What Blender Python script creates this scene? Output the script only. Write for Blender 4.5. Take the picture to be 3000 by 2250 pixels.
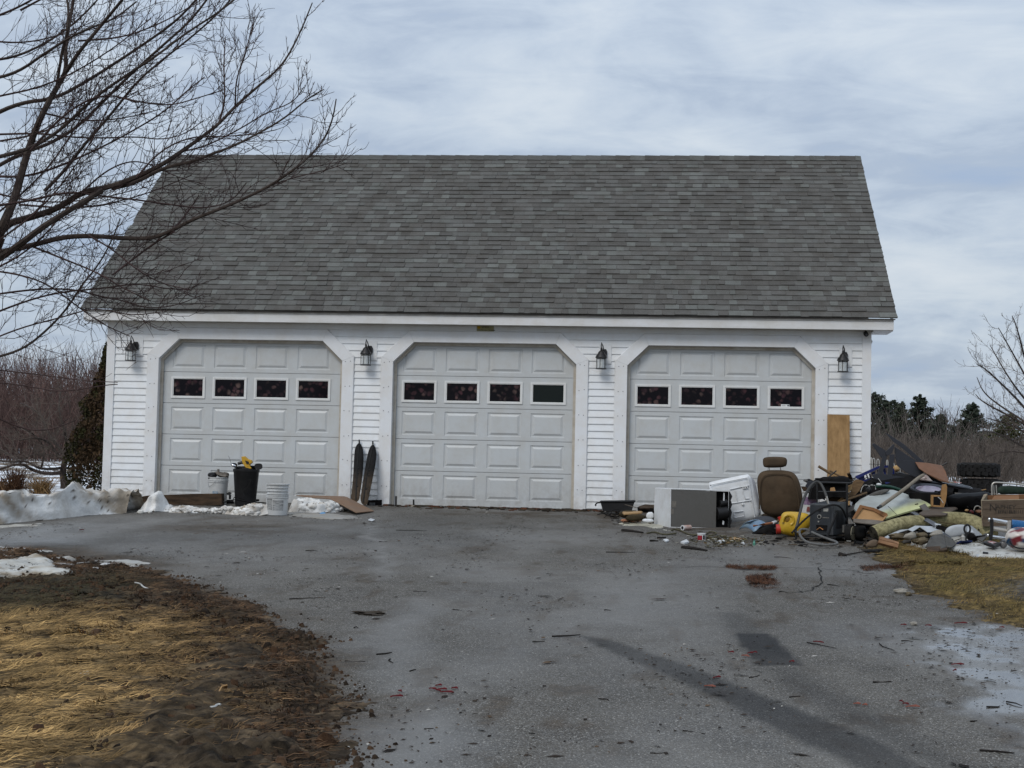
import bpy, bmesh, math, random
import numpy as np
from mathutils import Vector, Matrix
random.seed(7); RS = np.random.RandomState(7)
scene = bpy.context.scene
for o in list(bpy.data.objects): bpy.data.objects.remove(o, do_unlink=True)
COL = scene.collection

# ------------------------------------------------------------------ camera
IW, IH = 3000, 2250
CX, CY, CZ, YAW, PIT, ROL, FOC = 2.6506, -22.1147, .6247, -.0968, .0541, .022, 4309.7
_c, _s = math.cos(YAW), math.sin(YAW)
FW = np.array([_s*math.cos(PIT), _c*math.cos(PIT), math.sin(PIT)]); _r = np.array([_c, -_s, 0]); _u = np.cross(_r, FW)
RT = math.cos(ROL)*_r + math.sin(ROL)*_u; UP = -math.sin(ROL)*_r + math.cos(ROL)*_u
EYE = np.array([CX, CY, CZ])
cd = bpy.data.cameras.new('camera'); cam = bpy.data.objects.new('camera', cd); COL.objects.link(cam)
cd.sensor_width = 36; cd.lens = FOC/IW*36; cd.clip_end = 2000; cd.clip_start = .1
cam.matrix_world = Matrix(((RT[0], UP[0], -FW[0], CX), (RT[1], UP[1], -FW[1], CY), (RT[2], UP[2], -FW[2], CZ), (0, 0, 0, 1)))
scene.camera = cam

# ------------------------------------------------------------------ sky, sun, exposure
SUN_EL, SUN_AZ = math.radians(42), math.radians(-28)      # azimuth measured from -Y (behind the photographer) towards -X
w = bpy.data.worlds.new('World'); scene.world = w; w.use_nodes = True
nt = w.node_tree; N = nt.nodes; L = nt.links; N.clear()
out = N.new('ShaderNodeOutputWorld'); bg = N.new('ShaderNodeBackground'); L.new(bg.outputs[0], out.inputs[0])
bg.inputs[1].default_value = .1
sky = N.new('ShaderNodeTexSky'); sky.sky_type = 'NISHITA'; sky.sun_disc = False
sky.sun_elevation = SUN_EL; sky.sun_rotation = math.radians(180+28); sky.air_density = 1.2; sky.dust_density = 1.5
tc = N.new('ShaderNodeTexCoord'); sx = N.new('ShaderNodeSeparateXYZ'); L.new(tc.outputs['Generated'], sx.inputs[0])
def mth(op, a, b=None, clamp=False):
    n = N.new('ShaderNodeMath'); n.operation = op; n.use_clamp = clamp
    for i, x in enumerate((a, b)):
        if x is None: continue
        if isinstance(x, (int, float)): n.inputs[i].default_value = x
        else: L.new(x, n.inputs[i])
    return n.outputs[0]
zc = mth('MAXIMUM', sx.outputs[2], 0.0); zz = mth('ADD', zc, .30)
cmb = N.new('ShaderNodeCombineXYZ'); L.new(mth('DIVIDE', sx.outputs[0], zz), cmb.inputs[0]); L.new(mth('DIVIDE', sx.outputs[1], zz), cmb.inputs[1])
def noise(vec, sc, det, ro, dist=0.0, off=(0, 0, 0), scl=(1, 1, 1)):
    m = N.new('ShaderNodeMapping'); m.inputs['Location'].default_value = off; m.inputs['Scale'].default_value = scl; L.new(vec, m.inputs[0])
    n = N.new('ShaderNodeTexNoise'); n.inputs['Scale'].default_value = sc; n.inputs['Detail'].default_value = det
    n.inputs['Roughness'].default_value = ro; n.inputs['Distortion'].default_value = dist; L.new(m.outputs[0], n.inputs[0]); return n.outputs[0]
def ramp(f, stops):
    r = N.new('ShaderNodeValToRGB'); L.new(f, r.inputs[0]); e = r.color_ramp.elements
    while len(e) > 1: e.remove(e[-1])
    e[0].position, e[0].color = stops[0][0], (*stops[0][1], 1)
    for p, c in stops[1:]: k = e.new(p); k.color = (*c, 1)
    return r.outputs[0]
def mix(a, b, f):
    m = N.new('ShaderNodeMix'); m.data_type = 'RGBA'; L.new(f, m.inputs[0]) if not isinstance(f, float) else setattr(m.inputs[0], 'default_value', f)
    L.new(a, m.inputs[6]); L.new(b, m.inputs[7]); return m.outputs[2]
n1 = noise(cmb.outputs[0], 2.1, 9, .55, .5, (3.1, 1.7, 0), (1, 1.25, 1))
n2 = noise(cmb.outputs[0], 6.5, 7, .6, .6, (9.3, 4.2, 0), (.8, 1.5, 1))
nn = mth('ADD', mth('MULTIPLY', n1, .68), mth('MULTIPLY', n2, .32))
cl = ramp(nn, [(.34, (.34, .43, .58)), (.44, (.385, .46, .575)), (.51, (.475, .55, .65)), (.59, (.56, .625, .70)), (.70, (.64, .69, .745))])
K = N.new('ShaderNodeVectorMath'); K.operation = 'SCALE'; L.new(cl, K.inputs[0]); K.inputs['Scale'].default_value = 10.3
# overcast skies brighten towards the zenith
g = mth('ADD', 1.0, mth('MULTIPLY', mth('POWER', zc, 1.2), .75))
K2 = N.new('ShaderNodeVectorMath'); K2.operation = 'SCALE'; L.new(K.outputs[0], K2.inputs[0]); L.new(g, K2.inputs['Scale'])
skym = mix(sky.outputs[0], K2.outputs[0], .93)
L.new(skym, bg.inputs[0])
sd = bpy.data.lights.new('sun', 'SUN'); sd.energy = 1.5; sd.angle = math.radians(24); sd.color = (1, .95, .88)
sun = bpy.data.objects.new('sun', sd); COL.objects.link(sun)
dirv = Vector((math.sin(SUN_AZ)*math.cos(SUN_EL), -math.cos(SUN_AZ)*math.cos(SUN_EL), math.sin(SUN_EL)))
sun.rotation_euler = dirv.to_track_quat('Z', 'Y').to_euler()
vs = scene.view_settings; vs.view_transform = 'Standard'; vs.look = 'None'; vs.gamma = 1; vs.exposure = 0; vs.use_curve_mapping = False

# ------------------------------------------------------------------ placement helpers
SL, Z0 = .045, -.045                                   # the drive rises gently to the garage
def ray(px, py): return FW*FOC + RT*(px-IW/2) - UP*(py-IH/2)
def at(px, py, Y): d = ray(px, py); return EYE + d*((Y-CY)/d[1])
def gz(x, y):                                        # height of the ground
    y = np.asarray(y, float)
    return np.where(y < 0, Z0+SL*np.maximum(y, -40), Z0 + .0*y)
def gnd(px, py, h=0.0):                               # point on the drive under a pixel
    d = ray(px, py); t = (Z0+h+SL*EYE[1]-EYE[2])/(d[2]-SL*d[1]); return EYE+d*t
def V(*a): return np.array(a, float)

# numpy value noise
def _h(ix, iy, s):
    n = (ix*374761393 + iy*668265263 + s*1442695041) & 0xffffffff
    n = ((n ^ (n >> 13))*1274126177) & 0xffffffff
    return ((n ^ (n >> 16)) & 0xffff)/65535.0
def vnoise(x, y, s=0):
    x = np.asarray(x, float); y = np.asarray(y, float)
    ix = np.floor(x).astype(np.int64); iy = np.floor(y).astype(np.int64); fx = x-ix; fy = y-iy
    fx = fx*fx*(3-2*fx); fy = fy*fy*(3-2*fy)
    a, b, c, d = _h(ix, iy, s), _h(ix+1, iy, s), _h(ix, iy+1, s), _h(ix+1, iy+1, s)
    return (a*(1-fx)+b*fx)*(1-fy)+(c*(1-fx)+d*fx)*fy
def fbm(x, y, s=0, o=4, g=.5):
    t = 0; a = 1; A = 0
    for k in range(o): t = t+a*vnoise(x*2**k, y*2**k, s+k*17); A += a; a *= g
    return t/A
def pmask(x, y, poly, soft):                          # 1 inside the polygon, falling to 0 over +-soft
    x = np.asarray(x, float); y = np.asarray(y, float); P = [np.array(p[:2], float) for p in poly]
    ins = np.zeros(x.shape, bool); dist = np.full(x.shape, 1e9)
    for i in range(len(P)):
        a, b = P[i], P[(i+1) % len(P)]; e = b-a
        t = np.clip(((x-a[0])*e[0]+(y-a[1])*e[1])/max(e@e, 1e-9), 0, 1)
        dist = np.minimum(dist, np.hypot(x-a[0]-t*e[0], y-a[1]-t*e[1]))
        c = ((a[1] > y) != (b[1] > y)) & (x < (b[0]-a[0])*(y-a[1])/(b[1]-a[1]+1e-12)+a[0]); ins ^= c
    sdv = np.where(ins, dist, -dist)
    return np.clip(.5+sdv/(2*soft), 0, 1)
def gpoly(pts): return [gnd(*p) for p in pts]

# ------------------------------------------------------------------ materials
MATS = {}
def mat(name, c, rough=.6, metal=0., c2=None, sc=6., var=.25, bump=0., bsc=40., stretch=(1, 1, 1), spec=.5, attr=False, det=5, coat=0., grime=.22, splash=0.):
    if name in MATS: return MATS[name]
    m = bpy.data.materials.new(name); m.use_nodes = True; MATS[name] = m
    nt = m.node_tree; N = nt.nodes; L = nt.links; b = N['Principled BSDF']
    b.inputs['Roughness'].default_value = rough; b.inputs['Metallic'].default_value = metal
    b.inputs['Specular IOR Level'].default_value = spec if spec != .5 else (.12 if rough >= .7 else (.25 if rough >= .5 else .42))
    if c and max(c) < .03 and not coat and spec == .5: b.inputs['Specular IOR Level'].default_value = .22
    if coat: b.inputs['Coat Weight'].default_value = coat; b.inputs['Coat Roughness'].default_value = .15
    tc = N.new('ShaderNodeTexCoord'); mp = N.new('ShaderNodeMapping'); mp.inputs['Scale'].default_value = stretch
    L.new(tc.outputs['Object'], mp.inputs[0])
    n = N.new('ShaderNodeTexNoise'); n.inputs['Scale'].default_value = sc; n.inputs['Detail'].default_value = det; n.inputs['Roughness'].default_value = .65
    L.new(mp.outputs[0], n.inputs[0])
    r = N.new('ShaderNodeValToRGB'); r.color_ramp.elements[0].position = .32; r.color_ramp.elements[1].position = .68; L.new(n.outputs[0], r.inputs[0])
    mx = N.new('ShaderNodeMix'); mx.data_type = 'RGBA'; L.new(r.outputs[0], mx.inputs[0])
    if attr:
        a = N.new('ShaderNodeAttribute'); a.attribute_name = 'col'; L.new(a.outputs[0], mx.inputs[6])
        v = N.new('ShaderNodeVectorMath'); v.operation = 'SCALE'; v.inputs['Scale'].default_value = 1-var; L.new(a.outputs[0], v.inputs[0]); L.new(v.outputs[0], mx.inputs[7])
    else:
        mx.inputs[6].default_value = (*c, 1); mx.inputs[7].default_value = (*(c2 if c2 else [x*(1-var) for x in c]), 1)
    gn = N.new('ShaderNodeTexNoise'); gn.inputs['Scale'].default_value = 3.1; gn.inputs['Detail'].default_value = 9; gn.inputs['Roughness'].default_value = .72; L.new(tc.outputs['Object'], gn.inputs[0])
    gr_ = N.new('ShaderNodeValToRGB'); gr_.color_ramp.elements[0].position = .36; gr_.color_ramp.elements[1].position = .58; gv = 1-grime; gr_.color_ramp.elements[0].color = (gv, gv*.97, gv*.93, 1); L.new(gn.outputs[0], gr_.inputs[0])
    gm = N.new('ShaderNodeMix'); gm.data_type = 'RGBA'; gm.blend_type = 'MULTIPLY'; gm.inputs[0].default_value = 1; L.new(mx.outputs[2], gm.inputs[6]); L.new(gr_.outputs[0], gm.inputs[7])
    cout = gm.outputs[2]
    if splash:                                        # dirt splashed up from the ground
        sz = N.new('ShaderNodeSeparateXYZ'); L.new(tc.outputs['Object'], sz.inputs[0]); mr = N.new('ShaderNodeMapRange'); mr.inputs[1].default_value = .0; mr.inputs[2].default_value = .55; mr.inputs[3].default_value = 1; mr.inputs[4].default_value = 0; L.new(sz.outputs[2], mr.inputs[0])
        n3 = N.new('ShaderNodeTexNoise'); n3.inputs['Scale'].default_value = 6; n3.inputs['Detail'].default_value = 8; n3.inputs['Roughness'].default_value = .7; L.new(tc.outputs['Object'], n3.inputs[0])
        m1 = N.new('ShaderNodeMath'); m1.operation = 'MULTIPLY_ADD'; L.new(n3.outputs[0], m1.inputs[0]); m1.inputs[1].default_value = 3.5; m1.inputs[2].default_value = -1.35; m1.use_clamp = True
        m3 = N.new('ShaderNodeMath'); m3.operation = 'MULTIPLY'; L.new(m1.outputs[0], m3.inputs[0]); L.new(mr.outputs[0], m3.inputs[1]); m4 = N.new('ShaderNodeMath'); m4.operation = 'MULTIPLY'; L.new(m3.outputs[0], m4.inputs[0]); m4.inputs[1].default_value = splash
        m5 = N.new('ShaderNodeMix'); m5.data_type = 'RGBA'; L.new(m4.outputs[0], m5.inputs[0]); L.new(cout, m5.inputs[6]); m5.inputs[7].default_value = (.20, .165, .125, 1); cout = m5.outputs[2]
    L.new(cout, b.inputs['Base Color'])
    if bump:
        n2 = N.new('ShaderNodeTexNoise'); n2.inputs['Scale'].default_value = bsc; n2.inputs['Detail'].default_value = 4; L.new(mp.outputs[0], n2.inputs[0])
        bp = N.new('ShaderNodeBump'); bp.inputs['Strength'].default_value = bump; bp.inputs['Distance'].default_value = .01; L.new(n2.outputs[0], bp.inputs['Height']); L.new(bp.outputs[0], b.inputs['Normal'])
    return m

# ------------------------------------------------------------------ mesh builder
ORG = {}
class MB:
    def __init__(s): s.v = []; s.f = []; s.c = None
    def add(s, v, f):
        k = len(s.v); s.v += [tuple(map(float, p)) for p in v]; s.f += [tuple(i+k for i in q) for q in f]; return s
    def box(s, c, d, R=None):
        c = V(*c); h = V(*d)/2; vs = []
        for x, y, z in ((-1,-1,-1),(1,-1,-1),(1,1,-1),(-1,1,-1),(-1,-1,1),(1,-1,1),(1,1,1),(-1,1,1)):
            p = V(x, y, z)*h
            if R is not None: p = R@p
            vs.append(c+p)
        return s.add(vs, [(0,3,2,1),(4,5,6,7),(0,1,5,4),(1,2,6,5),(2,3,7,6),(3,0,4,7)])
    def bb(s, a, b):                                  # box from two corners
        a, b = V(*a), V(*b); return s.box((a+b)/2, abs(b-a))
    def tube(s, pts, rad, n=6, cap=True, flat=1.):
        pts = [V(*p) for p in pts]
        if isinstance(rad, (int, float)): rad = [rad]*len(pts)
        t = pts[1]-pts[0]; t /= max(np.linalg.norm(t), 1e-9)
        a = V(0, 0, 1) if abs(t[2]) < .9 else V(1, 0, 0); u = np.cross(t, a); u /= np.linalg.norm(u); k = len(s.v)
        for i, p in enumerate(pts):
            t = pts[min(i+1, len(pts)-1)]-pts[max(i-1, 0)]; t = t/max(np.linalg.norm(t), 1e-9)
            u = u-t*(u@t); u /= max(np.linalg.norm(u), 1e-9); w = np.cross(t, u)
            for j in range(n):
                an = 2*math.pi*j/n; q = p+(u*math.cos(an)+w*math.sin(an)*flat)*rad[i]; s.v.append((float(q[0]), float(q[1]), float(q[2])))
        for i in range(len(pts)-1):
            for j in range(n):
                j2 = (j+1) % n; s.f.append((k+i*n+j, k+i*n+j2, k+(i+1)*n+j2, k+(i+1)*n+j))
        if cap: s.f.append(tuple(k+j for j in range(n))[::-1]); s.f.append(tuple(k+(len(pts)-1)*n+j for j in range(n)))
        return s
    def lathe(s, prof, n=24, o=(0, 0, 0), R=None, sq=(1, 1)):
        o = V(*o); k = len(s.v)
        for r, z in prof:
            for j in range(n):
                an = 2*math.pi*j/n; p = V(r*math.cos(an)*sq[0], r*math.sin(an)*sq[1], z)
                if R is not None: p = R@p
                s.v.append(tuple(map(float, o+p)))
        for i in range(len(prof)-1):
            for j in range(n):
                j2 = (j+1) % n; s.f.append((k+i*n+j, k+i*n+j2, k+(i+1)*n+j2, k+(i+1)*n+j))
        if prof[0][0] > 1e-4: s.f.append(tuple(k+j for j in range(n))[::-1])
        if prof[-1][0] > 1e-4: s.f.append(tuple(k+(len(prof)-1)*n+j for j in range(n)))
        return s
    def plate(s, pts, th):                            # polygon in space given a thickness along its normal
        P = [V(*p) for p in pts]; c = sum(P)/len(P); nn = V(0, 0, 0)
        for i in range(len(P)): nn = nn+np.cross(P[i]-c, P[(i+1) % len(P)]-c)
        nn /= np.linalg.norm(nn); n = len(P); vs = [p+nn*th/2 for p in P]+[p-nn*th/2 for p in P]
        fs = [tuple(range(n)), tuple(range(2*n-1, n-1, -1))]+[(i, i+n, (i+1) % n+n, (i+1) % n) for i in range(n)]
        return s.add(vs, fs)
    def prism(s, poly, y0, y1):                       # (x,z) outline run from y0 to y1
        n = len(poly); vs = [(x, y0, z) for x, z in poly]+[(x, y1, z) for x, z in poly]
        return s.add(vs, [tuple(range(n)), tuple(range(2*n-1, n-1, -1))]+[(i, i+n, (i+1) % n+n, (i+1) % n) for i in range(n)])
    def grid(s, G):                                   # G[i][j] of points
        a, b = len(G), len(G[0]); k = len(s.v)
        for r in G:
            for p in r: s.v.append(tuple(map(float, p)))
        for i in range(a-1):
            for j in range(b-1): s.f.append((k+i*b+j, k+i*b+j+1, k+(i+1)*b+j+1, k+(i+1)*b+j))
        return s
    def ell(s, c, r, R=None, n=12, m=8, jit=0., seed=0):
        c = V(*c); G = []
        for i in range(m+1):
            th = math.pi*i/m; row = []
            for j in range(n):
                ph = 2*math.pi*j/n; q = V(math.sin(th)*math.cos(ph), math.sin(th)*math.sin(ph), -math.cos(th))
                if jit: q = q*(1+jit*(float(vnoise(q[0]*1.7+seed*3.1+5, q[1]*1.7+q[2]*2.3+9, seed))-.5)*2)
                p = q*V(*r)
                if R is not None: p = R@p
                row.append(c+p)
            row.append(row[0]); G.append(row)
        return s.grid(G)
    def build(s, name, m, parent=None, smooth=False, bevel=0, loc=None, cols=None, sub=0, weld=False):
        v = np.array(s.v, dtype=float)
        if parent is not None: org = ORG[parent.name]
        elif loc is not None: org = V(*loc)
        else: org = V((v[:,0].min()+v[:,0].max())/2, (v[:,1].min()+v[:,1].max())/2, v[:,2].min())
        me = bpy.data.meshes.new(name); me.from_pydata((v-org).tolist(), [], s.f)
        if cols is not None:
            a = me.attributes.new('col', 'FLOAT_COLOR', 'POINT'); c = np.ones((len(v), 4), np.float32); c[:, :3] = cols; a.data.foreach_set('color', c.ravel())
        if weld or bevel:
            bm = bmesh.new(); bm.from_mesh(me); bmesh.ops.remove_doubles(bm, verts=bm.verts, dist=1e-5)
            bmesh.ops.recalc_face_normals(bm, faces=bm.faces)
            if bevel: bmesh.ops.bevel(bm, geom=[e for e in bm.edges if e.is_manifold and e.calc_face_angle(0) > .5], offset=bevel, segments=2, affect='EDGES', profile=.6)
            bm.to_mesh(me); bm.free()
        me.materials.append(m)
        if smooth:
            me.polygons.foreach_set('use_smooth', [True]*len(me.polygons))
            try: me.set_sharp_from_angle(angle=math.radians(38))
            except Exception: pass
        o = bpy.data.objects.new(name, me); COL.objects.link(o)
        if parent is not None: o.parent = parent
        else: o.location = org
        ORG[o.name] = org
        if sub:
            md = o.modifiers.new('s', 'SUBSURF'); md.levels = md.render_levels = sub
        return o
def tag(o, label=None, cat=None, group=None, kind=None):
    for k, x in (('label', label), ('category', cat), ('group', group), ('kind', kind)):
        if x: o[k] = x
    return o
def thing(name, label, cat, loc, group=None):
    o = bpy.data.objects.new(name, None); COL.objects.link(o); o.location = tuple(map(float, loc)); o.empty_display_size = .1
    ORG[o.name] = V(*loc); return tag(o, label, cat, group)
def kids(o): return [c for c in bpy.data.objects if c.parent == o]
def copy_tree(o, loc=None, parent=None, rz=None, label=None):
    c = o.copy(); COL.objects.link(c)
    if parent is not None: c.parent = parent
    if loc is not None: c.location = tuple(map(float, loc))
    if rz is not None: c.rotation_euler = (0, 0, rz)
    if label: c['label'] = label
    for ch in kids(o): copy_tree(ch, None, c)
    return c
def rx(a): c, s = math.cos(a), math.sin(a); return np.array([[1,0,0],[0,c,-s],[0,s,c]])
def ry(a): c, s = math.cos(a), math.sin(a); return np.array([[c,0,s],[0,1,0],[-s,0,c]])
def rz(a): c, s = math.cos(a), math.sin(a); return np.array([[c,-s,0],[s,c,0],[0,0,1]])
def text(name, s, size, loc, m, parent=None, ext=.001, R=None, align='LEFT', sx=1.):
    cu = bpy.data.curves.new(name, 'FONT'); cu.body = s; cu.size = size; cu.extrude = ext; cu.align_x = align; cu.materials.append(m)
    o = bpy.data.objects.new(name, cu); me = bpy.data.meshes.new_from_object(o); bpy.data.objects.remove(o); me.materials.clear(); me.materials.append(m)
    o = bpy.data.objects.new(name, me); COL.objects.link(o)
    org = ORG[parent.name] if parent else V(0, 0, 0)
    M = np.array([[1,0,0],[0,0,-1],[0,1,0]], float)      # stand the text up facing -Y
    if R is not None: M = R@M
    o.matrix_local = Matrix(M.tolist()).to_4x4()
    o.scale = (sx, 1, 1)
    if parent: o.parent = parent
    o.location = tuple(map(float, V(*loc)-org)); return o

# ================================================================== GROUND
def heightfield(xs, ys, zf):
    X, Y = np.meshgrid(xs, ys, indexing='ij'); Z = zf(X, Y); v = np.stack([X.ravel(), Y.ravel(), np.broadcast_to(Z, X.shape).ravel()], 1)
    a, b = X.shape; i = np.arange(a*b).reshape(a, b); f = np.stack([i[:-1,:-1], i[1:,:-1], i[1:,1:], i[:-1,1:]], -1).reshape(-1, 4)
    return v, f
def fast_mesh(name, v, f, m, cols=None, parent=None, smooth=True, keep=None, extra=None):
    if keep is not None:
        f = f[keep[f].all(1)]; used = np.zeros(len(v), bool); used[f.ravel()] = True; idx = np.cumsum(used)-1; f = idx[f]; v = v[used]
        if cols is not None: cols = cols[used]
    me = bpy.data.meshes.new(name); n = f.shape[1]
    me.vertices.add(len(v)); me.vertices.foreach_set('co', v.astype(np.float32).ravel())
    me.loops.add(f.size); me.loops.foreach_set('vertex_index', f.ravel().astype(np.int32))
    me.polygons.add(len(f)); me.polygons.foreach_set('loop_start', np.arange(0, f.size, n, dtype=np.int32))
    me.update(calc_edges=True)
    if smooth: me.polygons.foreach_set('use_smooth', np.ones(len(f), bool))
    if cols is not None:
        a = me.attributes.new('col', 'FLOAT_COLOR', 'POINT'); c = np.ones((len(v), 4), np.float32); c[:, :cols.shape[1]] = cols; a.data.foreach_set('color', c.ravel())
    me.materials.append(m); me.validate()
    o = bpy.data.objects.new(name, me); COL.objects.link(o); ORG[o.name] = V(0, 0, 0)
    if parent: o.parent = parent; me.transform(Matrix.Translation((-ORG[parent.name]).tolist())) if False else None
    return o

# far ground: thin snow with dead grass showing through
m_field = bpy.data.materials.new('snowy_field'); m_field.use_nodes = True
def field_nodes(m):
    nt = m.node_tree; N = nt.nodes; L = nt.links; b = N['Principled BSDF']; b.inputs['Roughness'].default_value = .8
    tc = N.new('ShaderNodeNewGeometry')
    def nz(s, d=5):
        n = N.new('ShaderNodeTexNoise'); n.inputs['Scale'].default_value = s; n.inputs['Detail'].default_value = d; n.inputs['Roughness'].default_value = .65; L.new(tc.outputs['Position'], n.inputs[0]); return n.outputs[0]
    r = N.new('ShaderNodeValToRGB'); r.color_ramp.elements[0].position = .46; r.color_ramp.elements[1].position = .54; L.new(nz(.9, 8), r.inputs[0])
    r.color_ramp.elements[0].color = (.75, .78, .82, 1); r.color_ramp.elements[1].color = (.12, .085, .05, 1)
    r2 = N.new('ShaderNodeValToRGB'); L.new(nz(7), r2.inputs[0]); r2.color_ramp.elements[0].color = (.06, .045, .03, 1); r2.color_ramp.elements[1].color = (.24, .18, .10, 1)
    mx = N.new('ShaderNodeMix'); mx.data_type = 'RGBA'; L.new(r.outputs[0], mx.inputs[6])
    # position dependent: mostly snow behind the garage, mostly dead grass in front
    s = N.new('ShaderNodeSeparateXYZ'); L.new(tc.outputs['Position'], s.inputs[0])
    mr = N.new('ShaderNodeMapRange'); mr.inputs[1].default_value = -2; mr.inputs[2].default_value = 1; mr.inputs[3].default_value = 1; mr.inputs[4].default_value = 0; L.new(s.outputs[1], mr.inputs[0])
    L.new(mr.outputs[0], mx.inputs[0]); L.new(r2.outputs[0], mx.inputs[7]); L.new(mx.outputs[2], b.inputs['Base Color'])
    bp = N.new('ShaderNodeBump'); bp.inputs['Strength'].default_value = .6; bp.inputs['Distance'].default_value = .05; L.new(nz(5), bp.inputs['Height']); L.new(bp.outputs[0], b.inputs['Normal'])
field_nodes(m_field)
def axis(a, b, dense0, dense1, d, g=1.35):
    c = list(np.arange(dense0, dense1, d)); s = d; x = dense0
    while x > a: s *= g; x -= s; c.insert(0, x)
    s = d; x = c[-1]
    while x < b: s *= g; x += s; c.append(x)
    return np.array(c)
xs = axis(-600, 600, -20, 24, .4); ys = axis(-600, 900, -24, 62, .4)
def field_z(x, y):
    z = gz(x, y)-.035
    back = np.clip((y-1)/8, 0, 1)
    z = z+back*(fbm(x*.35, y*.35, 3)-.5)*.28+back*(fbm(x*1.3, y*1.3, 5)-.5)*.12
    z = z+np.clip((y-14)/25, 0, 1)*np.clip((x-2)/6, 0, 1)*.48      # the field rises a little on the right
    z = z+np.clip((y-9)/18, 0, 1)*np.clip((-4-x)/4, 0, 1)*.42
    side = np.clip((-5.6-x)/1.5, 0, 1)*np.clip((y+3)/2, 0, 1)*(1-back)
    return z+side*.04
v, f = heightfield(xs, ys, field_z); tag(fast_mesh('ground', v, f, m_field), 'field of thin snow and dead grass around the garage', kind='structure')

# driveway
m_asph = bpy.data.materials.new('asphalt'); m_asph.use_nodes = True
def asph_nodes(m):
    nt = m.node_tree; N = nt.nodes; L = nt.links; b = N['Principled BSDF']
    g = N.new('ShaderNodeNewGeometry'); P = g.outputs['Position']
    def nz(s, d=4, ro=.6, out=0):
        n = N.new('ShaderNodeTexNoise'); n.inputs['Scale'].default_value = s; n.inputs['Detail'].default_value = d; n.inputs['Roughness'].default_value = ro; L.new(P, n.inputs[0]); return n.outputs[out]
    def rp(f, a, ca, b_, cb):
        r = N.new('ShaderNodeValToRGB'); r.color_ramp.elements[0].position = a; r.color_ramp.elements[1].position = b_; r.color_ramp.elements[0].color = (*ca, 1); r.color_ramp.elements[1].color = (*cb, 1); L.new(f, r.inputs[0]); return r.outputs[0]
    def mx(f, a, c, blend='MIX'):
        n = N.new('ShaderNodeMix'); n.data_type = 'RGBA'; n.blend_type = blend
        for i, x in ((0, f), (6, a), (7, c)):
            if isinstance(x, tuple): n.inputs[i].default_value = (*x, 1)
            elif isinstance(x, float): n.inputs[i].default_value = x
            else: L.new(x, n.inputs[i])
        return n.outputs[2]
    def m2(op, a, c, cl=False):
        n = N.new('ShaderNodeMath'); n.operation = op; n.use_clamp = cl
        for i, x in ((0, a), (1, c)):
            if isinstance(x, (int, float)): n.inputs[i].default_value = x
            else: L.new(x, n.inputs[i])
        return n.outputs[0]
    at_ = N.new('ShaderNodeAttribute'); at_.attribute_name = 'col'; sp = N.new('ShaderNodeSeparateColor'); L.new(at_.outputs[0], sp.inputs[0])
    wet, dark, mud = sp.outputs[0], sp.outputs[1], sp.outputs[2]
    base = mx(rp(nz(.55, 6), .35, (0, 0, 0), .65, (1, 1, 1)), (.072, .064, .053), (.108, .098, .083))
    base = mx(rp(nz(2.6, 6), .45, (0, 0, 0), .75, (1, 1, 1)), base, (.058, .052, .044))
    vo = N.new('ShaderNodeTexVoronoi'); vo.inputs['Scale'].default_value = 150; L.new(P, vo.inputs[0])
    vc = N.new('ShaderNodeSeparateColor'); L.new(vo.outputs['Color'], vc.inputs[0])
    base = mx(rp(vc.outputs[0], .55, (0, 0, 0), 1, (.85, .85, .85)), base, (.215, .21, .20))
    base = mx(rp(vc.outputs[1], .78, (0, 0, 0), .8, (.7, .7, .7)), base, (.032, .031, .030))
    sto = rp(vc.outputs[2], .972, (0, 0, 0), .975, (1, 1, 1))
    base = mx(sto, base, (.36, .34, .31))
    base = mx(mud, base, mx(rp(nz(14, 5), .4, (0, 0, 0), .6, (1, 1, 1)), (.075, .055, .036), (.035, .026, .018)))
    base = mx(m2('MULTIPLY', dark, .95, True), base, mx(rp(nz(60, 3), .4, (0, 0, 0), .6, (1, 1, 1)), (.020, .021, .023), (.034, .035, .037)))
    base = mx(m2('MULTIPLY', at_.outputs['Alpha'], .75, True), base, (.235, .228, .215))
    L.new(mx(m2('MULTIPLY', wet, .45), base, (.045, .044, .042)), b.inputs['Base Color'])
    ro = m2('SUBTRACT', .66, m2('MULTIPLY', wet, .60)); L.new(m2('ADD', ro, m2('MULTIPLY', m2('SUBTRACT', nz(9, 3), .5), .16)), b.inputs['Roughness'])
    bp = N.new('ShaderNodeBump'); bp.inputs['Distance'].default_value = .004
    L.new(m2('SUBTRACT', .6, m2('MULTIPLY', wet, .57)), bp.inputs['Strength']); L.new(m2('ADD', vo.outputs['Distance'], nz(140, 2)), bp.inputs['Height']); L.new(m2('SUBTRACT', m2('ADD', .12, m2('MULTIPLY', wet, .6)), m2('MULTIPLY', dark, .08)), b.inputs['Specular IOR Level']); L.new(bp.outputs[0], b.inputs['Normal'])
asph_nodes(m_asph)
bandA = gpoly([(1690,1858),(1798,1877),(2013,1949),(2169,2012),(2336,2078),(2539,2158),(2716,2250),(2960,2370),(2760,2370),(2500,2250),(2455,2226),(2336,2168),(2169,2084),(1942,1975),(1739,1889)])
bandB = gpoly([(2108,1794),(2180,1794),(2244,1857),(2362,1952),(2203,1952),(2142,1857)])
bandB2 = gpoly([(2145,1853),(2255,1856),(2356,1951),(2214,1951)])
bandC = gpoly([(2216,1953),(2354,1953),(2440,2022),(2520,2060),(2640,2120),(2760,2200),(2900,2270),(2760,2260),(2600,2190),(2450,2110),(2300,2020)])
puddle = gpoly([(2640,1880),(2700,1846),(2904,1834),(2963,1850),(3060,1840),(3150,2250),(3010,2130),(2859,2065),(2768,1952),(2655,1907)])
puddle2 = gpoly([(2950,1700),(3100,1690),(3100,1770),(2960,1760)])
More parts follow.
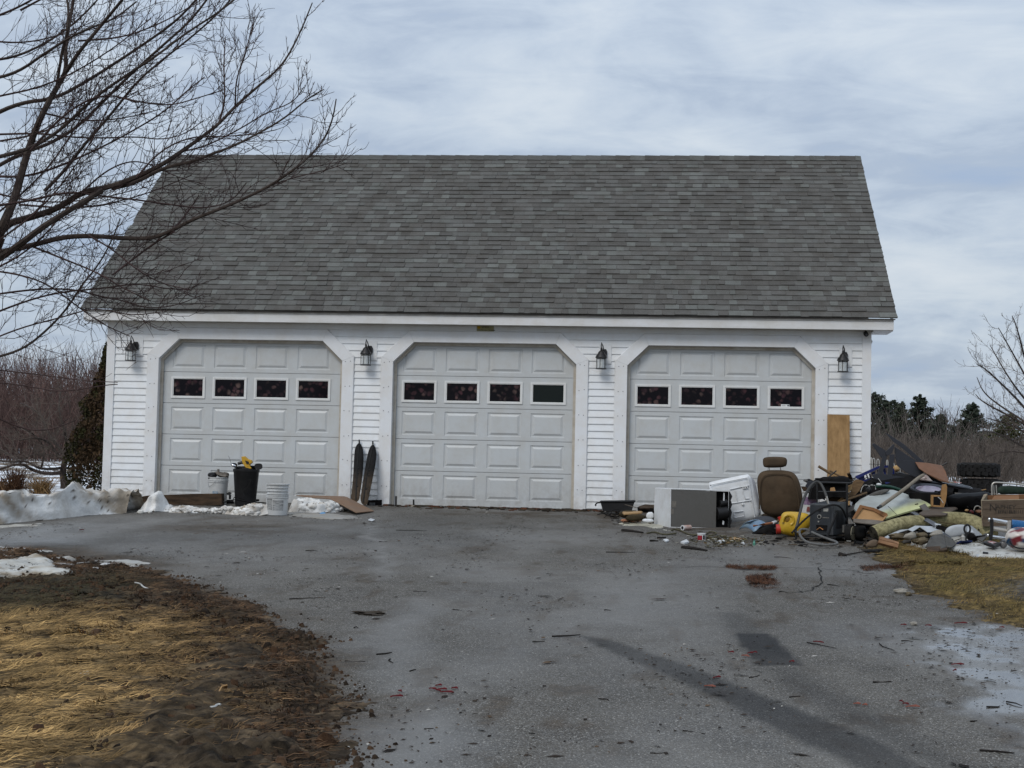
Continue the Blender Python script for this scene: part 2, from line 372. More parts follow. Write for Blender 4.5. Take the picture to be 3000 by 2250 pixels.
filmA = gpoly([(1080,1540),(1120,1540),(1135,1680),(1095,1700)])
filmB = gpoly([(1040,1850),(1200,1760),(1260,1800),(1180,1860),(1300,2010),(1380,2100),(1330,2250),(1200,2360),(960,2360),(1000,2130),(1260,2060),(1160,1960)])
filmC = gpoly([(1640,1800),(1760,1700),(2020,1640),(2060,1800),(2000,1880),(1900,1870),(1750,1850),(1500,1960),(1400,2020),(1380,1950)])
filmD = gpoly([(-100,1560),(250,1525),(560,1515),(300,1560),(260,1590),(-100,1600)])
filmE = gpoly([(1960,1700),(2200,1600),(2600,1640),(2650,1700),(2500,1690),(2150,1660)])
paleG = gpoly([(1650,2260),(1850,2195),(2100,2180),(2250,2260),(2100,2400),(1600,2400)])
mudA = gpoly([(-100,1600),(100,1590),(420,1640),(560,1700),(800,1790),(960,1900),(990,2000),(1010,2150),(1010,2400),(600,2500),(-300,2400)])
mudB = gpoly([(2540,1590),(2600,1690),(2760,1790),(2900,1860),(3100,1860),(3100,1560)])
mudC = gpoly([(430,1535),(620,1515),(900,1520),(1000,1550),(750,1570),(500,1560)])
mudD = gpoly([(1300,1495),(1900,1500),(2600,1560),(2560,1600),(2250,1580),(2000,1600),(1700,1520),(1300,1510)])
mudE = gpoly([(2120,1655),(2270,1658),(2270,1668),(2130,1668)])
mudF = gpoly([(2510,1660),(2690,1640),(2690,1672),(2520,1676)])
def drive_attr(x, y):
    e = (fbm(x*1.6, y*1.6, 11)-.5); xx = x+e*.5; yy = y+(fbm(x*1.6, y*1.6, 19)-.5)*.9
    fx = x+(fbm(x*9, y*9, 23)-.5)*.05; fy = y+(fbm(x*9, y*9, 29)-.5)*.05
    nz = fbm(x*2.2, y*1.2, 31, 5)
    wet = .55*pmask(xx, yy, filmA, .12)*np.clip(nz*2, 0, 1)
    for p, a, s in ((filmB, .55, .25), (filmC, .42, .5), (filmD, .5, .4), (filmE, .45, .5)): wet = np.maximum(wet, a*pmask(xx, yy, p, s)*np.clip(.4+nz, 0, 1))
    wet = np.maximum(wet, .30*np.clip((fbm(x*.7, y*.45, 41, 5)-.5)*5, 0, 1))
    pn = fbm(x*4.5, y*3., 47, 5)
    wet = np.maximum(wet, np.clip((pmask(xx, yy, puddle, .25)*1.5-np.clip((pn-.42)*5, 0, 1)*.9)*1.1, 0, 1))
    wet = np.maximum(wet, np.clip(pmask(xx, yy, puddle2, .3)*1.3-np.clip((pn-.45)*5, 0, 1), 0, 1)*.9)
    dark = .80*pmask(fx, fy, bandA, .035); dark = np.maximum(dark, .45*pmask(fx, fy, bandB, .05)); dark = np.maximum(dark, .98*pmask(fx, fy, bandB2, .02)); dark = np.maximum(dark, .50*pmask(fx, fy, bandC, .10))
    fade = np.clip(.72+.35*fbm(x*1.1, y*1.1, 53), 0, 1); dark = dark*fade; wet = wet*(1-.9*np.clip(dark, 0, 1))
    mn = fbm(x*3, y*3, 61, 5)
    mud = np.clip(pmask(xx, yy, mudA, .35)*1.5-np.clip((mn-.35)*2, 0, 1)*.8, 0, 1)
    for p, a, s in ((mudB, 1.2, .35), (mudC, .8, .2), (mudD, .8, .3), (mudE, .8, .08), (mudF, 1.0, .12)): mud = np.maximum(mud, np.clip(a*pmask(xx, yy, p, s)-np.clip((mn-.4)*4, 0, 1), 0, 1)*.9)
    mud = np.maximum(mud, .55*np.clip((fbm(x*6, y*2.2, 71, 5)-.62)*9, 0, 1))
    pale = .0*x
    for p, a, s_ in ((filmA, .85, .10), (filmB, .6, .25), (filmC, .45, .5), (filmD, .45, .4), (filmE, .35, .5), (paleG, .45, .4)): pale = np.maximum(pale, a*pmask(xx, yy, p, s_)*np.clip(fbm(x*2.6, y*1.5, 37, 5)*2.4-.5, 0, 1))  # dried salt and wet sheen both painted as paler asphalt colour
    pale = np.maximum(pale, .35*np.clip((fbm(x*.8, y*.6, 43, 5)-.52)*6, 0, 1))*(1-np.clip(dark, 0, 1)*.9)
    return wet, dark, mud, pale
xs = np.arange(-7.2, 8.8, .04); ys = np.arange(-19.5, .02, .04)
v, f = heightfield(xs, ys, lambda x, y: gz(x, y)+.004*(fbm(x*2, y*2, 7)-.5)+.02*(fbm(x*.5, y*.5, 9)-.5))
a = drive_attr(v[:, 0], v[:, 1])
R_c = np.random.RandomState(2); drive = tag(fast_mesh('driveway', v, f, m_asph, np.stack(a, 1).astype(np.float32)), 'worn grey asphalt driveway with wet patches', kind='structure')
def dz(x, y): return float(gz(x, y)+.004*(fbm(x*2, y*2, 7)-.5)+.02*(fbm(x*.5, y*.5, 9)-.5))

for ln_, w0 in (([(2409,1660),(2400,1681),(2411,1703),(2398,1721),(2362,1735),(2316,1738),(2270,1733)], .008), ([(1960,1664),(2080,1660),(2200,1664),(2330,1663),(2409,1666),(2500,1672),(2560,1682)], .005)):
    P_ = [gnd(*q)+V(0, 0, .006) for q in ln_]; Q_ = []
    for i_ in range(len(P_)-1):
        for t__ in np.linspace(0, 1, 6)[:-1]: Q_.append(P_[i_]*(1-t__)+P_[i_+1]*t__+V(R_c.normal(0, .015), R_c.normal(0, .03), 0))
    MB().tube([V(q[0], q[1], dz(q[0], q[1])+.004) for q in Q_], [w0*R_c.uniform(.4, 1.2) for _ in Q_], 4, flat=.12).build('crack', mat('crack_dark', (.012, .012, .012), .9), drive)
# lawns: bumpy mud and matted grass, just above the asphalt
m_vcol = mat('earth', (1, 1, 1), .9, var=.45, sc=55, bump=.7, bsc=90, attr=True)
lawnL = gpoly([(-500,1625),(60,1615),(200,1640),(362,1668),(488,1694),(543,1726),(656,1767),(746,1798),(836,1862),(886,1916),(922,1952),(935,1997),(949,2065),(963,2133),(955,2250),(930,2420),(-900,2420)])
goldL = gpoly([(-500,1800),(120,1780),(330,1800),(520,1850),(560,1900),(470,1960),(480,2050),(560,2080),(440,2120),(400,2200),(330,2420),(-900,2420)])
darkL = gpoly([(-300,1680),(280,1700),(300,1760),(160,1800),(-300,1830)])
clodL = gpoly([(840,1890),(900,1930),(700,2020),(560,2110),(560,2180),(760,2200),(960,2200),(960,2420),(300,2420),(400,2200),(430,2120),(600,2000)])
greenL = gpoly([(-100,1770),(120,1730),(330,1700),(380,1730),(250,1790),(0,1810)])
lawnR = gpoly([(2560,1602),(2579,1616),(2660,1664),(2705,1735),(2777,1755),(2859,1785),(2927,1822),(3120,1850),(3250,1600),(3000,1560),(2800,1555),(2600,1585)])
spotR = gpoly([(2905,1735),(2960,1710),(3100,1690),(3100,1780),(2960,1765)])
def lawn(name, poly, label, zones, ext, step, seed, hb):
    (x0, x1), (y0, y1) = ext; xs = np.arange(x0, x1, step); ys = np.arange(y0, y1, step)
    X, Y = np.meshgrid(xs, ys, indexing='ij'); e = (fbm(X*2.5, Y*2.5, seed)-.5)*.5; e2 = (fbm(X*9, Y*9, seed+1)-.5)*.22
    e3 = (fbm(X*17, Y*17, seed+12, 3)-.5)*.22; M = pmask(X+e+e2+e3, Y+e*1.4-e2+e3, poly, .28)**1.3
    hump = fbm(X*1.6, Y*1.6, seed+2)*.04+fbm(X*9, Y*9, seed+3, 5)*.04
    cl = np.zeros(X.shape); col = np.zeros(X.shape+(3,)); n5 = fbm(X*5, Y*5, seed+5, 4)[..., None]; n9 = fbm(X*22, Y*9, seed+6, 4)[..., None]
    col[:] = V(.060, .043, .028)*(.6+.8*n5)+V(.07, .05, .025)*np.clip(n9-.45, 0, 1)*2
    for p, kind, s in zones:
        mk = pmask(X+e, Y+e, p, s)
        if kind == 'clod': cl = np.maximum(cl, mk)
        c = {'gold': V(.16, .108, .050), 'dark': V(.030, .026, .018), 'clod': V(.052, .038, .024), 'green': V(.040, .034, .017), 'gravel': V(.09, .085, .08), 'olive': V(.15, .105, .035)}[kind]
        col = col*(1-mk[..., None])+(c*(.55+.9*n9))*mk[..., None]
    fine = fbm(X*38, Y*38, seed+21, 3)[..., None]; mid = fbm(X*13, Y*13, seed+22, 3)[..., None]; col = col*(.15+1.7*np.clip(fine*1.5-.25, 0, 1))*(.4+1.2*np.clip(mid*1.6-.3, 0, 1))
    hump = hump+cl*(np.clip(fbm(X*5+fbm(X*9, Y*9, 3), Y*5, seed+8, 4)-.46, 0, 1)*.20+fbm(X*21+9, Y*21, seed+4, 3)*.045)+fbm(X*34, Y*34, seed+9, 3)*.016
    Z = gz(X, Y)-.012+M*(.012+hump*hb)
    v = np.stack([X.ravel(), Y.ravel(), Z.ravel()], 1); a_, b_ = X.shape; i = np.arange(a_*b_).reshape(a_, b_); f = np.stack([i[:-1,:-1], i[1:,:-1], i[1:,1:], i[:-1,1:]], -1).reshape(-1, 4)
    o = fast_mesh(name, v, f, m_vcol, np.clip(col, .005, 1).reshape(-1, 3), keep=(M.ravel() > .06+.10*fbm(X.ravel()*14, Y.ravel()*14, seed+7)))
    tag(o, label, kind='structure')
    return lambda x, y: gz(x, y)-.012+pmask(x+(fbm(x*2.5, y*2.5, seed)-.5)*.5, y+(fbm(x*2.5, y*2.5, seed)-.5)*.7, poly, .1)*(.012+hb*(fbm(x*1.6, y*1.6, seed+2)*.05+fbm(x*7, y*7, seed+3, 5)*.05))
zl = lawn('lawn', lawnL, 'matted straw coloured lawn turning to churned mud at the drive edge', [(darkL, 'dark', .4), (goldL, 'gold', .5), (clodL, 'clod', .35), (greenL, 'green', .3)], ((-6.5, 1.3), (-19, -7.2)), .025, 101, 1.)
zr = lawn('lawn', lawnR, 'brown grass verge beside the junk heap', [(lawnR, 'olive', .25), (spotR, 'gravel', .3)], ((4.2, 9), (-11.5, -3.2)), .03, 201, .6)

# grass: flattened blades
m_blade = mat('blade', (1, 1, 1), .75, var=.1, sc=9, attr=True)
def blades(name, label, n, xr, yr, maskf, zf, colf, ln, wd, lift, angf, seed):
    R = np.random.RandomState(seed); x = R.uniform(*xr, n); y = R.uniform(*yr, n); k = R.rand(n) < maskf(x, y); x, y = x[k], y[k]; n = len(x)
    z = zf(x, y); an = angf(x, y)+R.normal(0, .35, n); l = ln*R.uniform(.4, 1.2, n); bend = R.normal(0, .5, n); up = np.abs(R.normal(0, lift, n))
    pts = []; px, py = x.copy(), y.copy(); pz = z+.002
    for s in range(3):
        w_ = wd*(1, .8, .15)[s]*R.uniform(.7, 1.2, n); nx, ny = -np.sin(an), np.cos(an)
        pts.append(np.stack([px-nx*w_/2, py-ny*w_/2, pz], 1)); pts.append(np.stack([px+nx*w_/2, py+ny*w_/2, pz+w_*.3], 1))
        px = px+np.cos(an)*l/2; py = py+np.sin(an)*l/2; pz = pz+(up*l*(1, -.3, 0)[s])+l*.04; an = an+bend*.6
    P = np.stack(pts, 1); v = P.reshape(-1, 3); b = np.arange(n)[:, None]*6
    f = np.concatenate([b+np.array([[0, 2, 3, 1]]), b+np.array([[2, 4, 5, 3]])], 0)
    c = colf(x, y, R)[:, None, :].repeat(6, 1).reshape(-1, 3)
    return tag(fast_mesh(name, v, f, m_blade, np.clip(c, .004, 1), smooth=False), label, 'grass', kind='stuff')
def colL(x, y, R):
    g = pmask(x, y, goldL, .6)[:, None]; d = pmask(x, y, darkL, .4)[:, None]; gr = pmask(x, y, greenL, .3)[:, None]; t = R.rand(len(x))[:, None]; n_ = fbm(x*3, y*3, 77)[:, None]
    n2 = np.clip(fbm(x*7, y*7, 79)[:, None]*2.4-.7, .15, 1.3); c = V(.17, .098, .050)*(.15+t*1.3)*n2; c = c*(1-g)+(V(.70, .45, .18)*(.24+t**1.3*1.1)*(.45+.6*n_)*(.40+.75*n2))*g
    c = c*(1-d)+V(.075, .054, .028)*(.2+1.2*t)*d; return c*(1-gr*.6)+V(.06, .052, .024)*(.5+t)*gr*.6
def mL(x, y):
    g = pmask(x, y, goldL, .5); c = pmask(x, y, clodL, .3); return pmask(x, y, lawnL, .12)*np.clip(.38+.62*g-.12*c, .05, 1)*np.clip((fbm(x*5, y*5, 88)-.3)*4, .10, 1)
blades('dead_grass', 'flattened straw coloured grass on the left lawn', 420000, (-6, 1.2), (-18.5, -7.4), mL, zl, colL, .10, .0050, .13, lambda x, y: .1+(fbm(x*1.1, y*1.1, 91)-.5)*2.6+(vnoise(x*5, y*5, 95)-.5)*2.2+(vnoise(x*11, y*11, 96)-.5)*1.6, 5)
def colR(x, y, R): t = R.rand(len(x))[:, None]; n_ = fbm(x*3, y*3, 78)[:, None]; return V(.22, .135, .05)*(.15+t*1.2)*(1.2-n_)+V(.05, .07, .01)*n_*t
def mR(x, y): return pmask(x, y, lawnR, .25)*np.clip(1-pmask(x, y, spotR, .3), .1, 1)*np.clip((fbm(x*3, y*3, 89)-.2)*3, .2, 1)
blades('dead_grass', 'short brown grass beside the junk heap', 90000, (4.2, 9), (-11.5, -3.4), mR, zr, colR, .07, .0045, .22, lambda x, y: x*0+(fbm(x*2, y*2, 92)-.5)*8, 6)
R = np.random.RandomState(15); n = 170000; x = R.uniform(-5, 1.9, n); y = R.uniform(-18, -7.4, n)
pm = pmask(x+(fbm(x*4, y*4, 5)-.5)*.5, y, lawnL, .35); k = R.rand(n) < (pm*(1-.93*pmask(x, y, goldL, .5))*np.clip((fbm(x*4, y*4, 6)-.38)*5, .05, 1)+.95*pmask(x, y, clodL, .3)*np.clip((fbm(x*3, y*3, 16)-.3)*4, .1, 1)); x, y = x[k], y[k]; n = len(x)
s_ = ((R.gamma(1.3, .0036, n)+.002)*(1+.3*pmask(x, y, clodL, .3)))[:, None, None]; bx_ = np.array([[-1,-1,-.6],[1,-.7,-.6],[.8,1,-.6],[-1,.8,-.6],[-.5,-.4,.7],[.6,-.5,.5],[.4,.6,.8],[-.6,.4,.5]]); an = R.uniform(0, 6.28, n)
rr_ = bx_[None]*R.uniform(.6, 1.3, (n, 8, 3))*s_; ca_, sa_ = np.cos(an)[:, None], np.sin(an)[:, None]; P = np.stack([rr_[..., 0]*ca_-rr_[..., 1]*sa_+x[:, None], rr_[..., 0]*sa_+rr_[..., 1]*ca_+y[:, None], rr_[..., 2]+np.maximum(zl(x, y), gz(x, y))[:, None]+s_[:, :, 0]*.4], -1)
q6 = np.array([(4,5,6,7),(0,1,5,4),(1,2,6,5),(2,3,7,6),(3,0,4,7)]); f = (np.arange(n)[:, None, None]*8+q6[None]).reshape(-1, 4); c = (V(.050, .034, .022)*R.uniform(.35, 1.5, (n, 1))+V(.03, .012, .004)*(R.rand(n, 1) < .3))[:, None, :].repeat(8, 1).reshape(-1, 3)
tag(fast_mesh('mud_crumbs', P.reshape(-1, 3), f, m_vcol, c, smooth=False), 'crumbled dark mud and bark along the ragged edge of the lawn', 'mud', kind='stuff')
tuft = gpoly([(2180,1690),(2265,1685),(2272,1715),(2240,1728),(2195,1722)]); tuft2 = gpoly([(2125,1658),(2265,1660),(2260,1669),(2140,1669)]); tuft3 = gpoly([(2520,1662),(2680,1650),(2680,1668),(2530,1674)])
for p, lb, n in ((tuft, 'clump of rust brown pine needles lying on the drive below the washer', 5000), (tuft2, 'thin drift of brown needles across the drive', 4000), (tuft3, 'dark needle litter where the drive meets the brown grass', 4000)):
    q = np.array([[*a_[:2]] for a_ in p]); zf = lambda x, y: gz(x, y)+.004
    blades('needles', lb, n*3, (q[:, 0].min(), q[:, 0].max()), (q[:, 1].min(), q[:, 1].max()), lambda x, y: pmask(x+(fbm(x*8, y*8, 5)-.5)*.5, y+(fbm(x*6, y*6, 8)-.5)*.5, p, .16)**2*np.clip((fbm(x*9, y*9, 4)-.3)*3, .1, 1), zf,
           lambda x, y, R: V(.12, .052, .026)*(.1+1.3*R.rand(len(x))[:, None]**1.5), .055, .003, .22, lambda x, y: x*0+fbm(x*9, y*9, 3)*12, 9)

# ================================================================== GARAGE
m_side = mat('vinyl_siding', (.765, .79, .815), .45, var=.05, sc=1.5, splash=0.35, grime=.07)
m_trim = mat('white_trim', (.75, .768, .79), .5, c2=(.70, .715, .735), sc=2.5, stretch=(1, 1, .5), splash=0.55, grime=.05)
m_fascia = mat('white_fascia', (.70, .71, .73), .45, c2=(.60, .605, .60), sc=1.3, stretch=(1, 1, 4), grime=.07)
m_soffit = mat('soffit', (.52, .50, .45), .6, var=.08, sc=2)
m_door = mat('door_steel', (.515, .537, .548), .4, var=.04, sc=1.2, bump=.06, bsc=300, splash=0.55, grime=.07)
m_edge = mat('drip_edge', (.22, .20, .18), .5, var=.2)
m_dark = mat('dark_gap', (.012, .012, .012), .8)
m_frame = mat('window_frame_white', (.70, .71, .71), .4, var=.04, grime=.07)
m_stop = mat('door_stop_beige', (.55, .53, .49), .5, c2=(.40, .35, .28), sc=3)
m_nail = mat('nail_head', (.25, .25, .26), .5)
m_shin = mat('asphalt_shingle', (1, 1, 1), .85, var=.28, sc=90, attr=True, bump=.5, bsc=300, det=3)
EX0, EX1, WX, BD = -6.165, 6.155, 5.81, 7.4
RY, RZ, EY, EZ = 3.70, 6.07, -.30, 2.865
SLOPE = math.atan2(RZ-EZ, RY-EY); SLEN = math.hypot(RZ-EZ, RY-EY)
gar = thing('garage', 'white three bay garage with grey shingle roof', 'garage', (0, 0, -.06))
DO = [(-5.17, -1.93), (-1.50, 1.65), (2.06, 5.20)]       # outer edges of the three door surrounds
# walls
b = MB()
segs = [(-WX, -5.02), (-2.08, -1.35), (1.50, 2.21), (5.05, WX)]
for a_, c_ in segs: b.bb((a_, 0, -.1), (c_, .14, 2.44))
b.bb((-WX, 0, 2.44), (WX, .14, 2.72)); b.bb((-WX, BD-.14, -.1), (WX, BD, 2.72))
for s in (-1, 1):
    x0, x1 = sorted((s*WX, s*(WX-.14)))
    vs = [(x0, .14, -.1), (x0, BD-.14, -.1), (x0, BD-.14, 2.9), (x0, RY, RZ-.12), (x0, .14, 2.9)]
    b.add(vs+[(x1, y, z) for _, y, z in vs], [(0,1,2,3,4), (9,8,7,6,5)]+[(i, i+5, (i+1) % 5+5, (i+1) % 5) for i in range(5)])
b.build('wall', m_side, gar)
# clapboards, each a piece of its own
PIT_ = .1055
def board(x0, x1, zb, zt):
    yb, yt = -.018, -.005; vs = [(x0, 0, zb), (x1, 0, zb), (x1, yb, zb), (x0, yb, zb), (x0, 0, zt), (x1, 0, zt), (x1, yt, zt), (x0, yt, zt), (x0, yb, zb+.012), (x1, yb, zb+.012)]
    MB().add(vs, [(3, 2, 1, 0), (4, 5, 6, 7), (3, 8, 9, 2), (8, 7, 6, 9), (0, 4, 7, 8, 3), (2, 9, 6, 5, 1)]).build('siding_board', m_side, gar)
wseg = [(-5.70, -5.17, 0, 1, .02), (-1.93, -1.50, 1, 1, .10), (1.65, 2.06, 1, 1, -.06), (5.20, 5.70, 1, 0, .04)]
for x0, x1, gl, gr_, zbot in wseg:
    zt = 2.616; 
    while zt > zbot+.04:
        zb = max(zt-PIT_, zbot); o_ = max(0, min(.40, (zt-2.21)*1.05))
        board(x0-o_*gl+(.0 if gl else 0), x1+o_*gr_, zb+.001, zt); zt = zb
MB().bb((-5.70, -.012, 2.618), (5.70, 0, 2.715)).build('frieze_board', m_side, gar)
# corner boards
for s in (-1, 1):
    x0, x1 = sorted((s*5.70, s*(WX+.02))); MB().bb((x0, -.03, -.02), (x1, 0, 2.70)).build('corner_board', m_trim, gar)
    x0, x1 = sorted((s*WX, s*(WX+.02))); MB().bb((x0, 0, -.02), (x1, .11, 2.70)).build('corner_board', m_trim, gar)
MB().bb((-WX, .01, -.16), (WX, .13, -.1)).bb((-WX+.005, .005, -.1), (-5.03, .02, .015)).bb((5.06, -.001, -.1), (WX-.005, .02, .035)).build('foundation', mat('concrete', (.10, .10, .095), .9, var=.4, sc=8), gar)
# door surrounds and doors
def door(i, XO):
    x0, x1 = XO; w_ = .178; xi0, xi1 = x0+w_, x1-w_; zo, zi = 2.21, 2.135; zt, zti = 2.61, 2.442; c_, ci = .42, .315
    fb = (-.02, -.05, -.08)[i]; T = -.036
    def tr(poly, y0=T, y1=0): return MB().prism(poly, y0, y1).build('door_surround', m_trim, gar, bevel=.003)
    tr([(x0, fb), (xi0, fb), (xi0, zi), (x0, zo)]); tr([(xi1, fb), (x1, fb), (x1, zo), (xi1, zi)])
    e = .0008
    tr([(x0, zo+e), (xi0, zi+e), (xi0+ci, zti), (x0+c_, zt)], T-.001); tr([(x1, zo+e), (x1-c_, zt), (xi1-ci, zti), (xi1, zi+e)], T-.001)
    tr([(x0+c_+e, zt), (xi0+ci+e, zti), (xi1-ci-e, zti), (x1-c_-e, zt)], T)
    # metal bead round the outside
    bd = MB(); pp = [(x0, fb), (x0, zo), (x0+c_, zt), (x1-c_, zt), (x1, zo), (x1, fb)]
    bd.tube([(x, -.026, z) for x, z in pp], .009, 4, flat=1); bd.build('surround_bead', m_trim, gar)
    # reveal
    inn = [(xi0, fb), (xi0, zi), (xi0+ci, zti), (xi1-ci, zti), (xi1, zi), (xi1, fb)]; t = .03
    outr = [(xi0-t, fb), (xi0-t, zi+t*.4), (xi0+ci-t*.4, zti+t), (xi1-ci+t*.4, zti+t), (xi1+t, zi+t*.4), (xi1+t, fb)]
    jb = MB()
    for k in range(5): jb.prism([inn[k], inn[k+1], outr[k+1], outr[k]], .0, .15)
    jb.build('jamb', m_trim, gar)
    st = MB(); s_ = .045
    ins = [(xi0+s_, fb+.005), (xi0+s_, zi-s_*.4), (xi0+ci+s_*.4, zti-s_), (xi1-ci-s_*.4, zti-s_), (xi1-s_, zi-s_*.4), (xi1-s_, fb+.005)]
    for k in range(5): st.prism([inn[k], inn[k+1], ins[k+1], ins[k]], .065, .095)
    st.build('door_stop', m_stop, gar)
    # nail heads
    nl = MB()
    for z in np.arange(.25, 2.2, .375):
        for x in (x0+.05, x0+.125, x1-.125, x1-.05): nl.box((x+random.uniform(-.006, .006), T-.002, z+random.uniform(-.012, .012)), (.012, .004, .012))
    tag(nl.build('nail_heads', m_nail, gar), kind='stuff')
    # the door itself
    dr = bpy.data.objects.new('garage_door', None); COL.objects.link(dr); dr.parent = gar; cx = (x0+x1)/2; dr.location = (cx, .10, 0); ORG[dr.name] = V(0, 0, -.06)+V(cx, .10, 0)
    ORG[dr.name] = V(cx, .10, -.06)
    Wd, H = 2.80, .4845; y = .10; zb0 = -.055 if i == 1 else -.05
    pit = .659; pw = .515; ph = .36
    def yz(z): return z
    for s in range(5):
        zb = s*H+(zb0 if s == 0 else .0)+(.003 if s else 0); zt_ = (s+1)*H-.003; m = MB()
        zc_ = s*H+H/2+(.0 if s != 3 else -.0)
        xb = [cx-Wd/2]; 
        for k in range(4): c0 = cx-.015+(k-1.5)*pit; xb += [c0-pw/2, c0+pw/2]
        xb.append(cx+Wd/2); hh = ph/2 if s != 3 else .155; zb_, zp0, zp1 = zb, zc_-hh, zc_+hh
        ww = pw if s != 3 else pw
        for k in range(len(xb)-1):
            cols = [(zb_, zt_)] if k % 2 == 0 else [(zb_, zp0), (zp1, zt_)]
            for za, zd in cols: m.add([(xb[k], y, za), (xb[k+1], y, za), (xb[k+1], y, zd), (xb[k], y, zd)], [(0, 1, 2, 3)])
            if k % 2:
                rr = []
                if s != 3:
                    for (ins_, dy) in ((0, 0), (.006, .009), (.026, .011), (.062, -.004), (.068, -.004)): rr.append([(xb[k]+ins_, y+dy, zp0+ins_*.9), (xb[k+1]-ins_, y+dy, zp0+ins_*.9), (xb[k+1]-ins_, y+dy, zp1-ins_*.9), (xb[k]+ins_, y+dy, zp1-ins_*.9)])
                else: rr = [[(xb[k], y+dy, zp0), (xb[k+1], y+dy, zp0), (xb[k+1], y+dy, zp1), (xb[k], y+dy, zp1)] for dy in (0, .03)]
                for q in range(len(rr)-1):
                    base = len(m.v); m.add(rr[q]+rr[q+1], [(j, (j+1) % 4, (j+1) % 4+4, j+4) for j in range(4)])
                if s != 3: m.add(rr[-1], [(0, 1, 2, 3)])
        # edges and back
        m.add([(xb[0], y, zb_), (xb[-1], y, zb_), (xb[-1], y+.045, zb_), (xb[0], y+.045, zb_)], [(0, 3, 2, 1)]); m.add([(xb[0], y, zt_), (xb[-1], y, zt_), (xb[-1], y+.045, zt_), (xb[0], y+.045, zt_)], [(0, 1, 2, 3)])
        m.add([(xb[0], y+.045, zb_), (xb[-1], y+.045, zb_), (xb[-1], y+.045, zt_), (xb[0], y+.045, zt_)], [(3, 2, 1, 0)])
        m.build('door_section', m_door, dr)
        if s == 3:
            for k in range(4):
                xa, xc = xb[1+2*k], xb[2+2*k]; fr = MB(); fo, fi = .012, .024; zz0, zz1 = zp0, zp1
                for p_, q_, dy in ((fo, -.012, 0), ):
                    for a1, a2 in (((xa-fo, y-.014, zz0-fo), (xc+fo, y+.0, zz0+.013)), ((xa-fo, y-.014, zz1-.013), (xc+fo, y, zz1+fo)), ((xa-fo, y-.0138, zz0+.0132), (xa+.013, y, zz1-.0132)), ((xc-.013, y-.0138, zz0+.0132), (xc+fo, y, zz1-.0132))): fr.bb(a1, a2)
                    for a1, a2 in (((xa+.001, y-.008, zz0+.0135), (xc-.001, y+.01, zz0+fi)), ((xa+.001, y-.008, zz1-fi), (xc-.001, y+.01, zz1-.0135)), ((xa+.0135, y-.0078, zz0+fi+.0002), (xa+.026, y+.01, zz1-fi-.0002)), ((xc-.026, y-.0078, zz0+fi+.0002), (xc-.0135, y+.01, zz1-fi-.0002))): fr.bb(a1, a2)
                fr.build('window_frame', m_frame, dr)
                plain = i == 1 and k == 3
                MB().bb((xa+.018, y+.004, zz0+.018), (xc-.018, y+.008, zz1-.018)).build('window_pane', m_plain if plain else m_camo[(i*4+k) % 3], dr)
                if i == 2 and k == 3:
                    xs_, zs_ = (xa+xc)/2-.01, zz0+.04
                    MB().box((xs_, y+.002, zs_), (.125, .003, .034)).build('window_sticker', mat('sticker_white', (.75, .77, .78), .5, var=.03), dr)
                    MB().lathe([(.0, 0), (.013, 0), (.013, .002), (0, .002)], 12, (xs_+.044, y+.0004, zs_), rx(math.pi/2)).box((xs_-.022, y+.0001, zs_-.004), (.055, .001, .005)).build('sticker_print', mat('print_black', (.03, .04, .05), .5), dr)
    sl = MB().bb((xi0+.02, .09, zb0-.04), (xi1-.02, .16, zb0-.001)); sl.build('door_seal', m_dark, dr)
